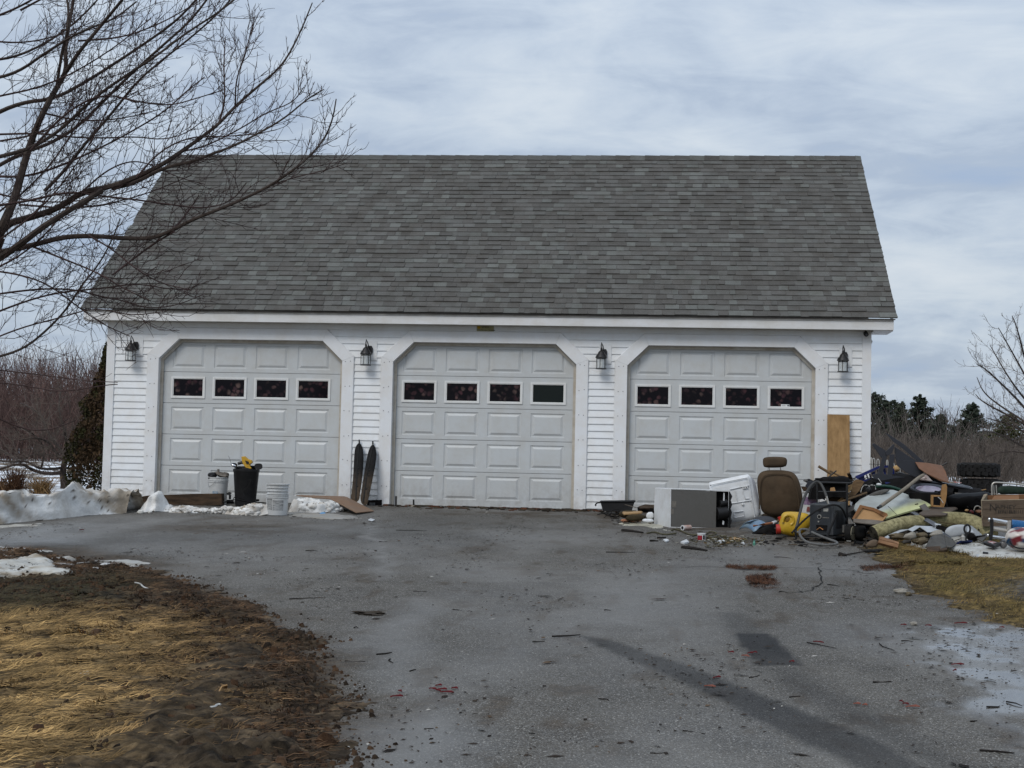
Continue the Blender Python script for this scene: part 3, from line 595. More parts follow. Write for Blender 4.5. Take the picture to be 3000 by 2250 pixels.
def pane_mat(name, seed, amt):  # dark pane with leaf-like blotches mixed into its colour
    m = bpy.data.materials.new(name); m.use_nodes = True; nt = m.node_tree; N = nt.nodes; L = nt.links; b = N['Principled BSDF']; b.inputs['Roughness'].default_value = .10; b.inputs['Specular IOR Level'].default_value = .10
    if amt == 0: b.inputs['Base Color'].default_value = (.012, .016, .015, 1); return m
    tc = N.new('ShaderNodeTexCoord'); mp = N.new('ShaderNodeMapping'); mp.inputs['Location'].default_value = (seed*3.3, 0, seed*1.7); mp.inputs['Rotation'].default_value = (0, seed*.6, 0); L.new(tc.outputs['Object'], mp.inputs[0])
    nd = N.new('ShaderNodeTexNoise'); nd.inputs['Scale'].default_value = 9; L.new(mp.outputs[0], nd.inputs[0])
    va = N.new('ShaderNodeMix'); va.data_type = 'VECTOR'; va.inputs[0].default_value = .07; L.new(mp.outputs[0], va.inputs[4]); L.new(nd.outputs[1], va.inputs[5])
    vo = N.new('ShaderNodeTexVoronoi'); vo.inputs['Scale'].default_value = 12.5; L.new(va.outputs[1], vo.inputs[0])
    r = N.new('ShaderNodeValToRGB'); e = r.color_ramp.elements; e[0].position = .30; e[0].color = (1, 1, 1, 1); e[1].position = .52; e[1].color = (0, 0, 0, 1); L.new(vo.outputs['Distance'], r.inputs[0])
    n2 = N.new('ShaderNodeTexNoise'); n2.inputs['Scale'].default_value = 4.5; n2.inputs['Detail'].default_value = 3; L.new(mp.outputs[0], n2.inputs[0])
    r2 = N.new('ShaderNodeValToRGB'); r2.color_ramp.elements[0].position = .42; r2.color_ramp.elements[1].position = .62; L.new(n2.outputs[0], r2.inputs[0])
    ml = N.new('ShaderNodeMath'); ml.operation = 'MULTIPLY'; L.new(r.outputs[0], ml.inputs[0]); L.new(r2.outputs[0], ml.inputs[1])
    sc = N.new('ShaderNodeSeparateColor'); L.new(vo.outputs['Color'], sc.inputs[0]); r3 = N.new('ShaderNodeValToRGB'); e = r3.color_ramp.elements
    e[0].color = (.035, .024, .028, 1); e[1].color = (.12, .085, .075, 1); k = e.new(.5); k.color = (.075, .032, .038, 1); L.new(sc.outputs[0], r3.inputs[0])
    mx = N.new('ShaderNodeMix'); mx.data_type = 'RGBA'; L.new(ml.outputs[0], mx.inputs[0]); mx.inputs[6].default_value = (.006, .005, .007, 1); L.new(r3.outputs[0], mx.inputs[7]); L.new(mx.outputs[2], b.inputs['Base Color'])
    return m
m_camo = [pane_mat('pane_pattern_%d' % k, k+1, 1) for k in range(3)]; m_plain = pane_mat('dark_pane', 0, 0)
for i, XO in enumerate(DO): door(i, XO)
# eaves
MB().bb((EX0+.035, -.262, 2.695), (EX1-.04, -.237, 2.842)).build('fascia', m_fascia, gar, bevel=.003)
MB().bb((EX0+.02, -.285, 2.843), (EX1-.02, -.240, 2.858)).build('drip_edge', m_edge, gar)
MB().bb((EX0+.04, -.274, 2.822), (EX1-.045, -.2625, 2.8415)).build('fascia_lip', mat('lip_grey', (.42, .41, .39), .5), gar)
nx = 6; xs = np.linspace(EX0+.06, EX1-.06, nx+1)
for k in range(nx): MB().bb((xs[k]+.002, -.236, 2.700), (xs[k+1]-.002, -.0125, 2.716)).build('soffit_panel', m_soffit, gar)
# the eave returns at both gable ends
for s in (-1, 1):
    x0, x1 = sorted((s*(WX+.021), s*6.11)); MB().bb((x0, -.236, 2.68), (x1, .35, 2.699)).build('eave_return', m_trim, gar)
# roof: deck, rake boards, shingles
ca, sa = math.cos(SLOPE), math.sin(SLOPE)
roof = MB()
def rp(x, s, h): return (x, EY+s*ca-h*sa, EZ+s*sa+h*ca)          # a point s metres up the slope, h above the deck
vs = [rp(EX0+.03, 0.02, 0), rp(EX1-.03, .02, 0), rp(EX1-.03, SLEN, 0), rp(EX0+.03, SLEN, 0)]; roof.plate(vs, .02)
def mir(p): return (p[0], 2*RY-p[1], p[2])
roof.plate([mir(p) for p in vs][::-1], .02); ro = roof.build('roof', m_edge, gar)
for s, X in ((-1, EX0+.045), (1, EX1-.045)):
    rk = MB()
    for M_ in (lambda p: p, mir):
        q = [M_(rp(X, .06, -.015)), M_(rp(X, SLEN, -.015)), M_(rp(X, SLEN-.1, -.15)), M_(rp(X, .16, -.15))]; rk.plate(q, .022)
    rk.build('rake_board', m_trim, ro)
    if True:
        so = MB(); x0, x1 = sorted((X, s*WX)); 
        for M_ in (lambda p: p, mir): so.plate([M_(rp(x0, .3, -.13)), M_(rp(x1, .3, -.13)), M_(rp(x1, SLEN-.05, -.13)), M_(rp(x0, SLEN-.05, -.13))], .01)
        so.build('gable_soffit', m_soffit, ro)
NR = 36; EXPO = SLEN/NR; Rr = random.Random(3)
def tone():
    t = Rr.random(); n_ = Rr.uniform(.88, 1.12)
    if t < .16: c = V(.142, .148, .139)
    elif t < .50: c = V(.117, .117, .111)
    else: c = V(.096, .092, .086)
    c = c*.82+V(.124, .120, .112)*.30
    return c*n_
up_ = MB(); upc = []; cnt = 0; vt = len
for r_ in range(NR):
    x = EX0-Rr.uniform(0, .15); s0 = r_*EXPO+(-.012 if r_ == 0 else 0)
    while x < EX1:
        wd = Rr.choice((.09, .12, .14, .16, .18, .21, .24)); wd = wd if x+wd < EX1-.07 else EX1-x+.003; xa, xc = max(x, EX0), min(x+wd-.003, EX1); x += wd
        if xc-xa < .03: continue
        th = Rr.choice((.010, .013, .019)); j = Rr.uniform(-.004, .003); sk = Rr.uniform(-.008, .008); s1 = s0+EXPO+.02
        vs = [rp(xa, s0+j, .010), rp(xc, s0+j, .010), rp(xc, s1, .0105), rp(xa, s1, .0105), rp(xa+sk, s0+j, .012+th), rp(xc+sk, s0+j, .012+th), rp(xc, s1, .0125), rp(xa, s1, .0125)]
        fs = [(4, 5, 6, 7), (0, 1, 5, 4), (1, 2, 6, 5), (3, 0, 4, 7), (3, 2, 1, 0)]; c = tone()*(.86 if r_ > 30 and False else 1)
        if cnt < 299: MB().add(vs, fs).build('shingle', m_shin, ro, cols=np.tile(c, (8, 1))); cnt += 1
        else: up_.add(vs, fs); upc += [c]*8
tag(up_.build('shingle_field', m_shin, ro, cols=np.array(upc)), kind='stuff')
bk = MB(); bkc = []
for r_ in range(NR):
    s0 = r_*EXPO; vs = [mir(rp(EX0, s0, .012)), mir(rp(EX1, s0, .012)), mir(rp(EX1, s0+EXPO, .02)), mir(rp(EX0, s0+EXPO, .02)), mir(rp(EX0, s0, .022)), mir(rp(EX1, s0, .022))]
    bk.add([vs[0], vs[1], vs[5], vs[4], vs[3], vs[2]], [(0, 3, 2, 1), (3, 4, 5, 2)]); bkc += [V(.13, .13, .125)]*6
tag(bk.build('back_slope_shingles', m_shin, ro, cols=np.array(bkc)), kind='stuff')
xs = np.arange(EX0, EX1, .26)
for x in xs:
    x2 = min(x+.29, EX1); c = tone()*.8; z_ = .022
    vs = []
    for xx, h in ((x, .030), (x2, .022)):
        for p in (rp(xx, SLEN-.14, h), (xx, RY, RZ+h+.014), mir(rp(xx, SLEN-.14, h))): vs.append(p)
        for p in (rp(xx, SLEN-.14, h-.008), (xx, RY, RZ+h+.004), mir(rp(xx, SLEN-.14, h-.008))): vs.append(p)
    fs = [(0, 6, 7, 1), (1, 7, 8, 2), (3, 0, 1, 4), (4, 1, 2, 5), (6, 9, 10, 7), (7, 10, 11, 8), (0, 3, 9, 6), (2, 8, 11, 5)]
    MB().add(vs, fs).build('ridge_cap', m_shin, ro, cols=np.tile(c, (12, 1)))

# ================================================================== TREES AND SHRUBS
m_bark = mat('bark', (.075, .060, .052), .85, c2=(.035, .027, .024), sc=14, bump=.5, bsc=40)
m_twig = mat('twig_bark', (.075, .048, .045), .8, c2=(.04, .028, .027), sc=5)
m_gtwig = mat('grey_twig', (.17, .14, .12), .85, c2=(.09, .072, .062), sc=4)
m_brush = mat('brush', (1, 1, 1), .9, var=.3, sc=2, attr=True)
class Tubes:                                          # many thin tubes in one mesh
    def __init__(s): s.v = []; s.f = []; s.c = []; s.k = 0
    def add(s, pts, r0, r1, n=3, c=None):
        P = np.asarray(pts, float); m = len(P); T = np.gradient(P, axis=0); T /= np.maximum(np.linalg.norm(T, axis=1, keepdims=True), 1e-9)
        a = V(.3, .9, .31) if abs(T[0][2]) > .8 else V(.1, .1, 1); u = np.cross(T, a); u /= np.maximum(np.linalg.norm(u, axis=1, keepdims=True), 1e-9); w = np.cross(T, u)
        an = np.arange(n)*2*math.pi/n; r = np.linspace(r0, r1, m)[:, None, None]
        v = P[:, None, :]+(u[:, None, :]*np.cos(an)[None, :, None]+w[:, None, :]*np.sin(an)[None, :, None])*r
        s.v.append(v.reshape(-1, 3)); i = np.arange(m-1)[:, None]*n; j = np.arange(n)[None, :]; j2 = (j+1) % n
        s.f.append((np.stack([i+j, i+j2, i+n+j2, i+n+j], -1).reshape(-1, 4))+s.k); s.k += m*n
        if c is not None: s.c.append(np.tile(c, (m*n, 1)))
    def build(s, name, m, parent=None, smooth=True):
        v = np.concatenate(s.v); 
        if parent is not None: v = v-ORG[parent.name]
        o = fast_mesh(name, v, np.concatenate(s.f), m, np.concatenate(s.c) if s.c else None, smooth=smooth)
        if parent is not None: o.parent = parent; ORG[o.name] = ORG[parent.name]
        return o
def unit(v): return v/max(np.linalg.norm(v), 1e-9)
def smooth_line(P, k=4):
    P = np.array(P, float); 
    for _ in range(2):
        Q = [P[0]]
        for i in range(len(P)-1): Q += [P[i]*.75+P[i+1]*.25, P[i]*.25+P[i+1]*.75]
        Q.append(P[-1]); P = np.array(Q)
    return P
def sprout(T, P, r, lvl, R, ln, gap, upb, out=None, start=.12, split=(.45, .95)):
    """side shoots along a branch P, in rough opposite pairs, bending up towards their tips"""
    seg = np.linalg.norm(np.diff(P, axis=0), axis=1); tot = seg.sum()
    if tot < .05: return
    s = tot*start+R.uniform(0, gap); cum = np.r_[0, np.cumsum(seg)]
    while s < tot*.985:
        i = min(np.searchsorted(cum, s)-1, len(seg)-1); t = (s-cum[i])/max(seg[i], 1e-9); p = P[i]*(1-t)+P[i+1]*t; d = unit(P[i+1]-P[i])
        a = unit(np.cross(d, R.normal(0, 1, 3))); fr = s/tot
        for sg in (1, -1):
            if R.rand() < .15: continue
            an = R.uniform(*split); q = unit(d*math.cos(an)+a*sg*math.sin(an)); l = ln*R.uniform(.35, 1.15)*(1-.45*fr); m = 5 if lvl > 1 else 4; pts = [p]; cur = p.copy()
            for k in range(m): q = unit(q+V(0, 0, upb)*R.uniform(.2, 1.2)+R.normal(0, .16, 3)); cur = cur+q*l/m; pts.append(cur)
            pts = np.array(pts); rr = r*R.uniform(.75, 1.1); T.add(pts, rr, rr*.55, 3)
            if lvl > 1: sprout(T, pts, r*.68, lvl-1, R, l*.42, gap*.72, upb, None, .15, split)
        s += gap*R.uniform(.6, 1.4)
def px_line(pts, Y0, R, wob=.5):
    n = len(pts); ys = np.cumsum(R.normal(0, wob/math.sqrt(n), n)); return smooth_line([at(p[0], p[1], Y0+ys[i]) for i, p in enumerate(pts)])
# --- the big bare tree whose trunk stands just outside the picture on the left
R = np.random.RandomState(11); YT = -8.0; ppm = FOC/(YT-CY)
foot = at(-190, 1300, YT); foot[2] = float(gz(foot[0], YT))
tree = thing('bare_tree', 'large bare maple spreading leafless branches over the left end of the roof', 'tree', foot)
trunk = smooth_line([foot, at(-175, 1250, YT), at(-130, 1000, YT), at(-75, 830, YT), at(-10, 690, YT)])
m = MB(); n = len(trunk); m.tube(trunk, [.17-.085*i/n for i in range(n)], 10); m.build('trunk', m_bark, tree, smooth=True)
LIMBS = [([(-20,720),(5,665),(40,590),(70,480),(95,400),(130,320),(170,250),(195,208),(190,140),(208,40),(225,-50)], 21, 5),
 ([(195,208),(232,150),(300,70),(390,-40)], 9, 5), ([(165,258),(180,160),(205,60),(190,-40)], 7, 4),
 ([(-20,715),(20,655),(80,640),(170,612),(240,562),(322,548),(400,520),(480,480),(530,445),(580,410),(640,365),(690,310),(760,250),(830,190),(880,95),(915,8)], 17, 2.2),
 ([(330,552),(400,535),(480,490),(560,475),(610,455),(680,430),(740,400),(830,350),(900,290),(948,262)], 9, 2),
 ([(-110,800),(-30,775),(60,715),(130,660),(210,612),(300,556)], 17, 9),
 ([(-90,780),(-30,745),(90,720),(180,695),(260,690),(350,697),(440,700),(500,678),(560,645),(650,610),(720,580),(790,545),(850,505),(900,465),(950,410),(975,350),(985,290)], 13, 2.2),
 ([(790,545),(860,520),(950,500),(1010,480)], 3, 1.5), ([(500,678),(545,630),(583,572)], 5, 2), ([(330,805),(440,720),(510,678)], 4, 4),
 ([(-60,1055),(-20,1050),(70,1022),(140,965),(200,900),(235,840),(290,775),(330,700),(352,640)], 7, 2.5),
 ([(-40,345),(60,300),(160,290),(250,240),(330,190),(420,130),(520,60),(600,-30)], 10, 4),
 ([(-40,505),(60,450),(150,420),(230,370),(300,300),(380,220),(480,130),(560,60),(620,-20)], 9, 4),
 ([(-60,470),(20,455),(100,430),(180,380),(270,290),(370,220),(450,170),(540,100),(650,30),(720,-30)], 9, 3),
 ([(130,560),(190,500),(250,420),(330,330),(400,240),(470,180),(560,110),(640,40),(700,-30)], 8, 3),
 ([(-40,235),(50,215),(140,150),(240,90),(330,60),(400,5)], 8, 3), ([(-40,180),(60,165),(180,100),(260,30),(310,-30)], 7, 3), ([(-40,60),(60,20),(140,-30)], 6, 3),
 ([(90,440),(190,330),(300,272),(410,300),(500,310),(570,290),(660,262)], 5, 1.8), ([(-40,395),(120,390),(200,402),(300,405),(400,400),(470,410),(540,395),(600,350)], 5, 1.8),
 ([(-40,515),(70,520),(170,490),(280,440),(360,400),(480,330),(540,272),(600,225)], 6, 2), ([(-60,870),(60,852),(150,845),(230,850),(300,870),(360,880),(430,905),(520,895),(600,860)], 5, 1.6),
 ([(-60,935),(80,880),(180,855),(300,845),(400,830),(480,845),(560,850)], 5, 1.6), ([(-60,610),(80,590),(200,560),(300,575),(400,585),(500,600),(600,612),(680,590),(722,535)], 6, 1.8),
 ([(240,562),(310,500),(380,470),(440,480),(520,520),(600,540)], 4, 1.5), ([(-50,1115),(80,1130),(180,1150),(310,1128),(345,1126)], 3.5, 1.6), ([(-50,1080),(100,1095),(240,1115),(345,1120)], 3, 1.4),
 ([(-50,1205),(60,1255),(140,1264),(220,1232)], 4, 2), ([(260,690),(330,730),(400,790),(470,830),(560,850)], 4, 1.6), ([(90,720),(190,760),(290,800),(370,850),(440,880)], 5, 1.6),
 ([(640,365),(660,300),(655,200),(660,110)], 5, 2), ([(690,310),(690,240),(720,150),(745,60)], 3.5, 1.6), ([(530,445),(600,430),(700,380),(780,330),(860,300),(890,255)], 4, 1.6),
 ([(400,520),(470,440),(560,400),(640,400),(740,395),(810,380)], 4, 1.6), ([(-60,790),(40,800),(140,830),(230,900),(300,950),(380,985)], 5, 1.6), ([(-60,1010),(60,960),(180,930),(280,900),(380,925),(470,915)], 4, 1.6)]
for k, (x0, y0) in enumerate([(-40, 120), (-40, 290), (-40, 420), (-40, 560), (-40, 650), (-40, 800), (-40, 730), (60, 600), (120, 330), (230, 120), (60, 30)]):
    a = math.radians(R.uniform(-5, 50)); l = R.uniform(320, 620); LIMBS.append(([(x0, y0), (x0+l*.35*math.cos(a-.15), y0-l*.35*math.sin(a-.15)), (x0+l*.7*math.cos(a), y0-l*.7*math.sin(a)), (x0+l*math.cos(a+.1), y0-l*math.sin(a+.1))], 5, 1.6))
T = Tubes()
for i, (pts, r0, r1) in enumerate(LIMBS):
    P = px_line(pts, YT+(0 if i in (0, 3, 4, 5, 6) else R.uniform(-.8, .8)), R, .5); n = len(P)
    m = MB(); m.tube(P, [(r0+(r1-r0)*(j/(n-1))**.8)/ppm/1.28 for j in range(n)], 7 if r0 > 8 else 5); m.build('branch', m_bark if r0 > 6 else m_twig, tree, smooth=True)
    low = i in (25, 26, 27)
    sprout(T, P, .0043, 2 if not low else 1, R, .82 if not low else .3, .15 if not low else .5, .16, start=.06 if i else .3)
tag(T.build('twigs', m_twig, tree), kind='stuff')

# --- the low gnarled tree behind the snow bank
R = np.random.RandomState(21); YG = 5.0; ppg = FOC/(YG-CY)
fg = at(187, 1445, YG); fg[2] = -.1
gt = thing('gnarled_tree', 'low gnarled fruit tree with wide crooked boughs behind the snow bank', 'tree', fg)
tp = smooth_line([fg, at(190, 1420, YG), at(183, 1385, YG), at(190, 1350, YG), at(196, 1320, YG)]); MB().tube(tp, [.10, .095, .09, .09, .085, .08, .08, .075, .07, .07, .065, .06, .06, .06][:len(tp)]+[.06]*max(0, len(tp)-14), 8).build('trunk', m_bark, gt, smooth=True)
T = Tubes()
for pts, r0 in [([(185,1385),(140,1388),(100,1380),(60,1355),(0,1375),(-60,1390)], 7), ([(185,1370),(150,1375),(110,1372),(80,1350),(30,1355),(-40,1345)], 5), ([(190,1370),(215,1375),(250,1350),(290,1338),(330,1342)], 4), ([(190,1350),(165,1330),(150,1300),(110,1280),(60,1290)], 5),
    ([(192,1340),(170,1310),(140,1270),(120,1210),(60,1180)], 6), ([(192,1330),(210,1290),(240,1250),(260,1190),(300,1150)], 6), ([(196,1320),(190,1260),(170,1200),(180,1130)], 5), ([(120,1375),(128,1340),(130,1310),(100,1270),(50,1250)], 4), ([(60,1355),(90,1330),(140,1330),(200,1345)], 3), ([(190,1350),(230,1330),(280,1290),(320,1270)], 4), ([(60,1356),(30,1330),(-20,1310)], 4)]:
    P = px_line(pts, YG, R, .9); MB().tube(P, [r0/ppg*(1-.7*j/(len(P)-1)) for j in range(len(P))], 6).build('branch', m_bark, gt, smooth=True); sprout(T, P, .006, 3, R, 1.0, .16, .10, start=.1, split=(.4, 1.1))
tag(T.build('twigs', m_gtwig, gt), kind='stuff')

# --- evergreen column squeezed against the left wall
def leaf_cloud(name, m, parent, pts, size, R, colf, flat=.5, aspect=2.2):
    n = len(pts); d = R.normal(0, 1, (n, 3)); d[:, 2] *= flat; d /= np.linalg.norm(d, axis=1, keepdims=True); e = np.cross(d, R.normal(0, 1, (n, 3))); e /= np.linalg.norm(e, axis=1, keepdims=True)
    s = size*R.uniform(.5, 1.3, (n, 1)); v = np.stack([pts-d*s*aspect/2, pts+e*s/2, pts+d*s*aspect/2, pts-e*s/2], 1).reshape(-1, 3)
    f = np.arange(n*4).reshape(n, 4); c = colf(pts, R)[:, None, :].repeat(4, 1).reshape(-1, 3)
    if parent is not None: v = v-ORG[parent.name]
    o = fast_mesh(name, v, f, m, np.clip(c, .003, 1), smooth=False)
    if parent is not None: o.parent = parent; ORG[o.name] = ORG[parent.name]
    return o
m_leaf = mat('foliage', (1, 1, 1), .8, var=.2, sc=3, attr=True)
R = np.random.RandomState(31); fa = at(345, 1440, 3.2); fa[2] = -.1
arb = thing('evergreen_shrub', 'tall dark brownish evergreen crowded against the left wall of the garage', 'shrub', fa)
MB().tube([fa, fa+V(0, 0, 2.6)], [.09, .03], 8).build('trunk', m_bark, arb)
n = 26000; h = R.beta(1.1, 1.3, n)*3.3; rad = (1.02-.22*h)*np.clip(1.05-(h/3.5)**3, .05, 1)*(1+.25*(fbm(h*2.5, h*0, 5)-.5)); an = R.uniform(0, 2*math.pi, n); clump = .75+.35*vnoise(an*3, h*4, 3); rr = rad*clump*R.uniform(.55, 1, n)**.5
pts = np.stack([fa[0]+rr*np.cos(an), fa[1]+rr*np.sin(an), fa[2]+.12+h], 1)
tag(leaf_cloud('foliage', m_leaf, arb, pts, .032, R, lambda p, R: (V(.035, .034, .012)*(1-(k := (fbm(p[:, 0]*4, p[:, 2]*3, 3) > .5)[:, None]))+V(.06, .038, .02)*k)*R.uniform(.4, 1.4, (len(p), 1)), 1.4), kind='stuff')
# --- brown thickets, far masses of bare stems
def thicket(name, label, n, xr, yr, hf, cf, R, th=.011):
    T = Tubes()
    for _ in range(n):
        x = R.uniform(*xr); y = R.uniform(*yr); h = hf(x, y)*R.uniform(.45, 1.05); a = R.uniform(0, 6.28); le = R.uniform(.05, .45); p = V(x, y, float(field_z(np.array(x), np.array(y)))); c = cf(x, y)*R.uniform(.55, 1.35); k = y/25+1 if y > 0 else 1
        P = [p]; q = unit(V(math.cos(a)*le, math.sin(a)*le, 1))
        for s in range(4): q = unit(q+R.normal(0, .13, 3)); P.append(P[-1]+q*h/4)
        T.add(P, th*(.7+.3*k), th*.4*(.7+.3*k), 3, c)
        for s in range(6):
            b = P[R.randint(1, 4)]; q2 = unit(q+R.normal(0, .5, 3)+V(0, 0, .2)); l = h*R.uniform(.18, .42); e = b+q2*l*.5; T.add([b, e, e+unit(q2+R.normal(0, .35, 3)+V(0, 0, .2))*l*.5], th*.5*(.7+.3*k), th*.28*(.7+.3*k), 3, c*R.uniform(.8, 1.2))
    tag(T.build(name, m_brush, smooth=False), label, 'thicket', kind='stuff')
R = np.random.RandomState(41)
thicket('thicket', 'dense reddish brown thicket of bare stems behind the snow on the left', 5600, (-34, -7), (24, 52), lambda x, y: (2.7+1.6*fbm(np.array(x*.4), np.array(y*.3), 2))*(.62+y*.019), lambda x, y: V(.125, .080, .074)+V(.09, .06, .045)*R.rand()**2, R, .011)
thicket('thicket', 'grey brown thicket of bare brush below the pines on the right', 5600, (3, 24), (30, 62), lambda x, y: (1.15+1.1*fbm(np.array(x*.35), np.array(y*.2), 12))*(.55+y*.012), lambda x, y: V(.105, .088, .078)+V(.06, .05, .04)*R.rand(), R, .010)
R = np.random.RandomState(43)
thicket('far_woods', 'thin grey bare trees rising in front of the pines on the right', 900, (2, 34), (62, 84), lambda x, y: 3.0+2.6*fbm(np.array(x*.3), np.array(y*.2), 14), lambda x, y: V(.15, .13, .12)+V(.05, .04, .03)*R.rand(), R, .009)
# --- bare shrub at the right edge
R = np.random.RandomState(51); YR_ = 9.; fr_ = at(3090, 1420, YR_); fr_[2] = -.05
rt = thing('bare_tree', 'bare arching tree at the far right edge beyond the junk heap', 'tree', fr_)
_tl = smooth_line([fr_, at(3085, 1330, YR_), at(3070, 1240, YR_), at(3075, 1100, YR_)]); MB().tube(_tl, [.085-.065*j/(len(_tl)-1) for j in range(len(_tl))], 8).build('trunk', m_bark, rt, smooth=True)
T = Tubes()
for e in [[(3080,1200),(3140,1080),(3200,960)], [(3075,1130),(3082,1000),(3110,900)], [(3080,1270),(3170,1190),(3260,1120)], [(3080,1300),(3160,1260),(3240,1230)], [(3080,1300),(3000,1190),(2930,1120),(2880,1075),(2862,1068)], [(3080,1300),(3010,1240),(2930,1190),(2880,1150),(2862,1105)], [(3080,1250),(3020,1130),(2970,1040),(2925,960)], [(3075,1240),(3010,1080),(2980,960),(2965,925)], [(3080,1300),(3000,1240),(2940,1210),(2875,1175),(2858,1155)], [(3085,1330),(3010,1270),(2950,1240),(2890,1225)], [(3085,1340),(3000,1310),(2930,1270),(2880,1262)], [(3085,1350),(3020,1330),(2950,1320),(2880,1340)], [(3080,1260),(3010,1180),(2950,1100),(2900,1010)]]:
    P = px_line(e, YR_, R, 1.2); MB().tube(P, [.032*(1-.8*j/(len(P)-1)) for j in range(len(P))], 5).build('branch', m_bark, rt, smooth=True); sprout(T, P, .0055, 3, R, 1.0, .22, .12, start=.15)
tag(T.build('twigs', m_gtwig, rt), kind='stuff')
# --- pines on the horizon
def pine(label, px, ytop, ybase, Y, wpx, R, shape, col, n=2600):
    n = int(n*2.2)
    base = at(px, ybase, Y); base[2] = float(field_z(np.array(base[0]), np.array(Y))); top = at(px, ytop, Y); H = top[2]-base[2]; sc = (Y-CY)/FOC; W_ = wpx*sc/2
    t = thing('pine_tree', label, 'tree', base, 'evergreens along the far edge of the field')
    MB().tube([base, base+V(0, 0, H*.97)], [.16, .03], 7).build('trunk', m_bark, t)
    pts = []; nb = 46 if shape == 'open' else 80
    for b in range(nb):
        f = (b+.5)/nb; f = f**.85; hz = H*(.12+.86*f); a = b*2.399+R.uniform(-.4, .4); L_ = W_*((1-f)**.75*R.uniform(.65, 1.15)+.06) if shape == 'open' else W_*(math.sin(min(1, (1-f)*1.25+.12)*1.5)**.8)*R.uniform(.75, 1.1)
        m_ = int(n/nb*(.35+1.2*(1-f)))
        s = R.uniform(.1, 1, m_)**.7; dr = .25 if shape == 'open' else .05
        zz_ = hz+s*L_*dr*R.uniform(.6, 1.2)-(.10*L_*s*s); wd = L_*.16*(.4+s); pts.append(np.stack([base[0]+np.cos(a)*s*L_+R.normal(0, 1, m_)*wd*.6, base[1]+np.sin(a)*s*L_+R.normal(0, 1, m_)*wd*.6, base[2]+zz_+R.normal(0, 1, m_)*(.05+.04*L_)], 1))
    pts = np.concatenate(pts)
    tag(leaf_cloud('crown', m_leaf, t, pts, .13*(Y+22)/130, R, lambda p, R: V(*col)*R.uniform(.45, 1.6, (len(p), 1)), .5, 1.9), kind='stuff')
R = np.random.RandomState(61); dk = (.046, .058, .042); dg = (.055, .066, .045)
pine('broad dark evergreen right beside the white corner of the garage', 2555, 1148, 1395, 95, 190, R, 'round', dk, 9000)
pine('rounded dark evergreen second from the garage corner', 2612, 1170, 1395, 105, 120, R, 'round', dk, 5000)
pine('shorter spiky evergreen left of the tallest pine', 2640, 1176, 1395, 90, 120, R, 'open', dg, 5000)
pine('tallest pine with open upswept boughs above the junk heap', 2692, 1154, 1395, 92, 190, R, 'open', dk, 8000)
pine('low evergreen peeking behind the tallest pine on its right', 2755, 1212, 1395, 100, 140, R, 'open', dg, 4000)
pine('solitary pine with a wide skirt between the tallest pine and the right edge', 2848, 1180, 1395, 88, 190, R, 'open', dk, 7000)
pine('olive green evergreen at the right edge behind the bare tree', 2955, 1212, 1400, 62, 150, R, 'round', (.05, .055, .02), 3600)
T = Tubes(); R = np.random.RandomState(62)
bt = thing('bare_tree', 'pale bare treetop showing between the two tallest pines', 'tree', at(2785, 1395, 105))
for k in range(26):
    b = at(2775+R.uniform(-14, 14), 1390, 105); e = at(2775+R.uniform(-75, 80), R.uniform(1185, 1260), 105+R.uniform(-3, 3)); T.add(smooth_line([b, b*.5+e*.5+V(0, 0, .8), e]), .05, .02, 3); sprout(T, np.array([b*.4+e*.6, e]), .02, 2, R, 1.3, .5, .3)
tag(T.build('twigs', m_twig, bt), kind='stuff')

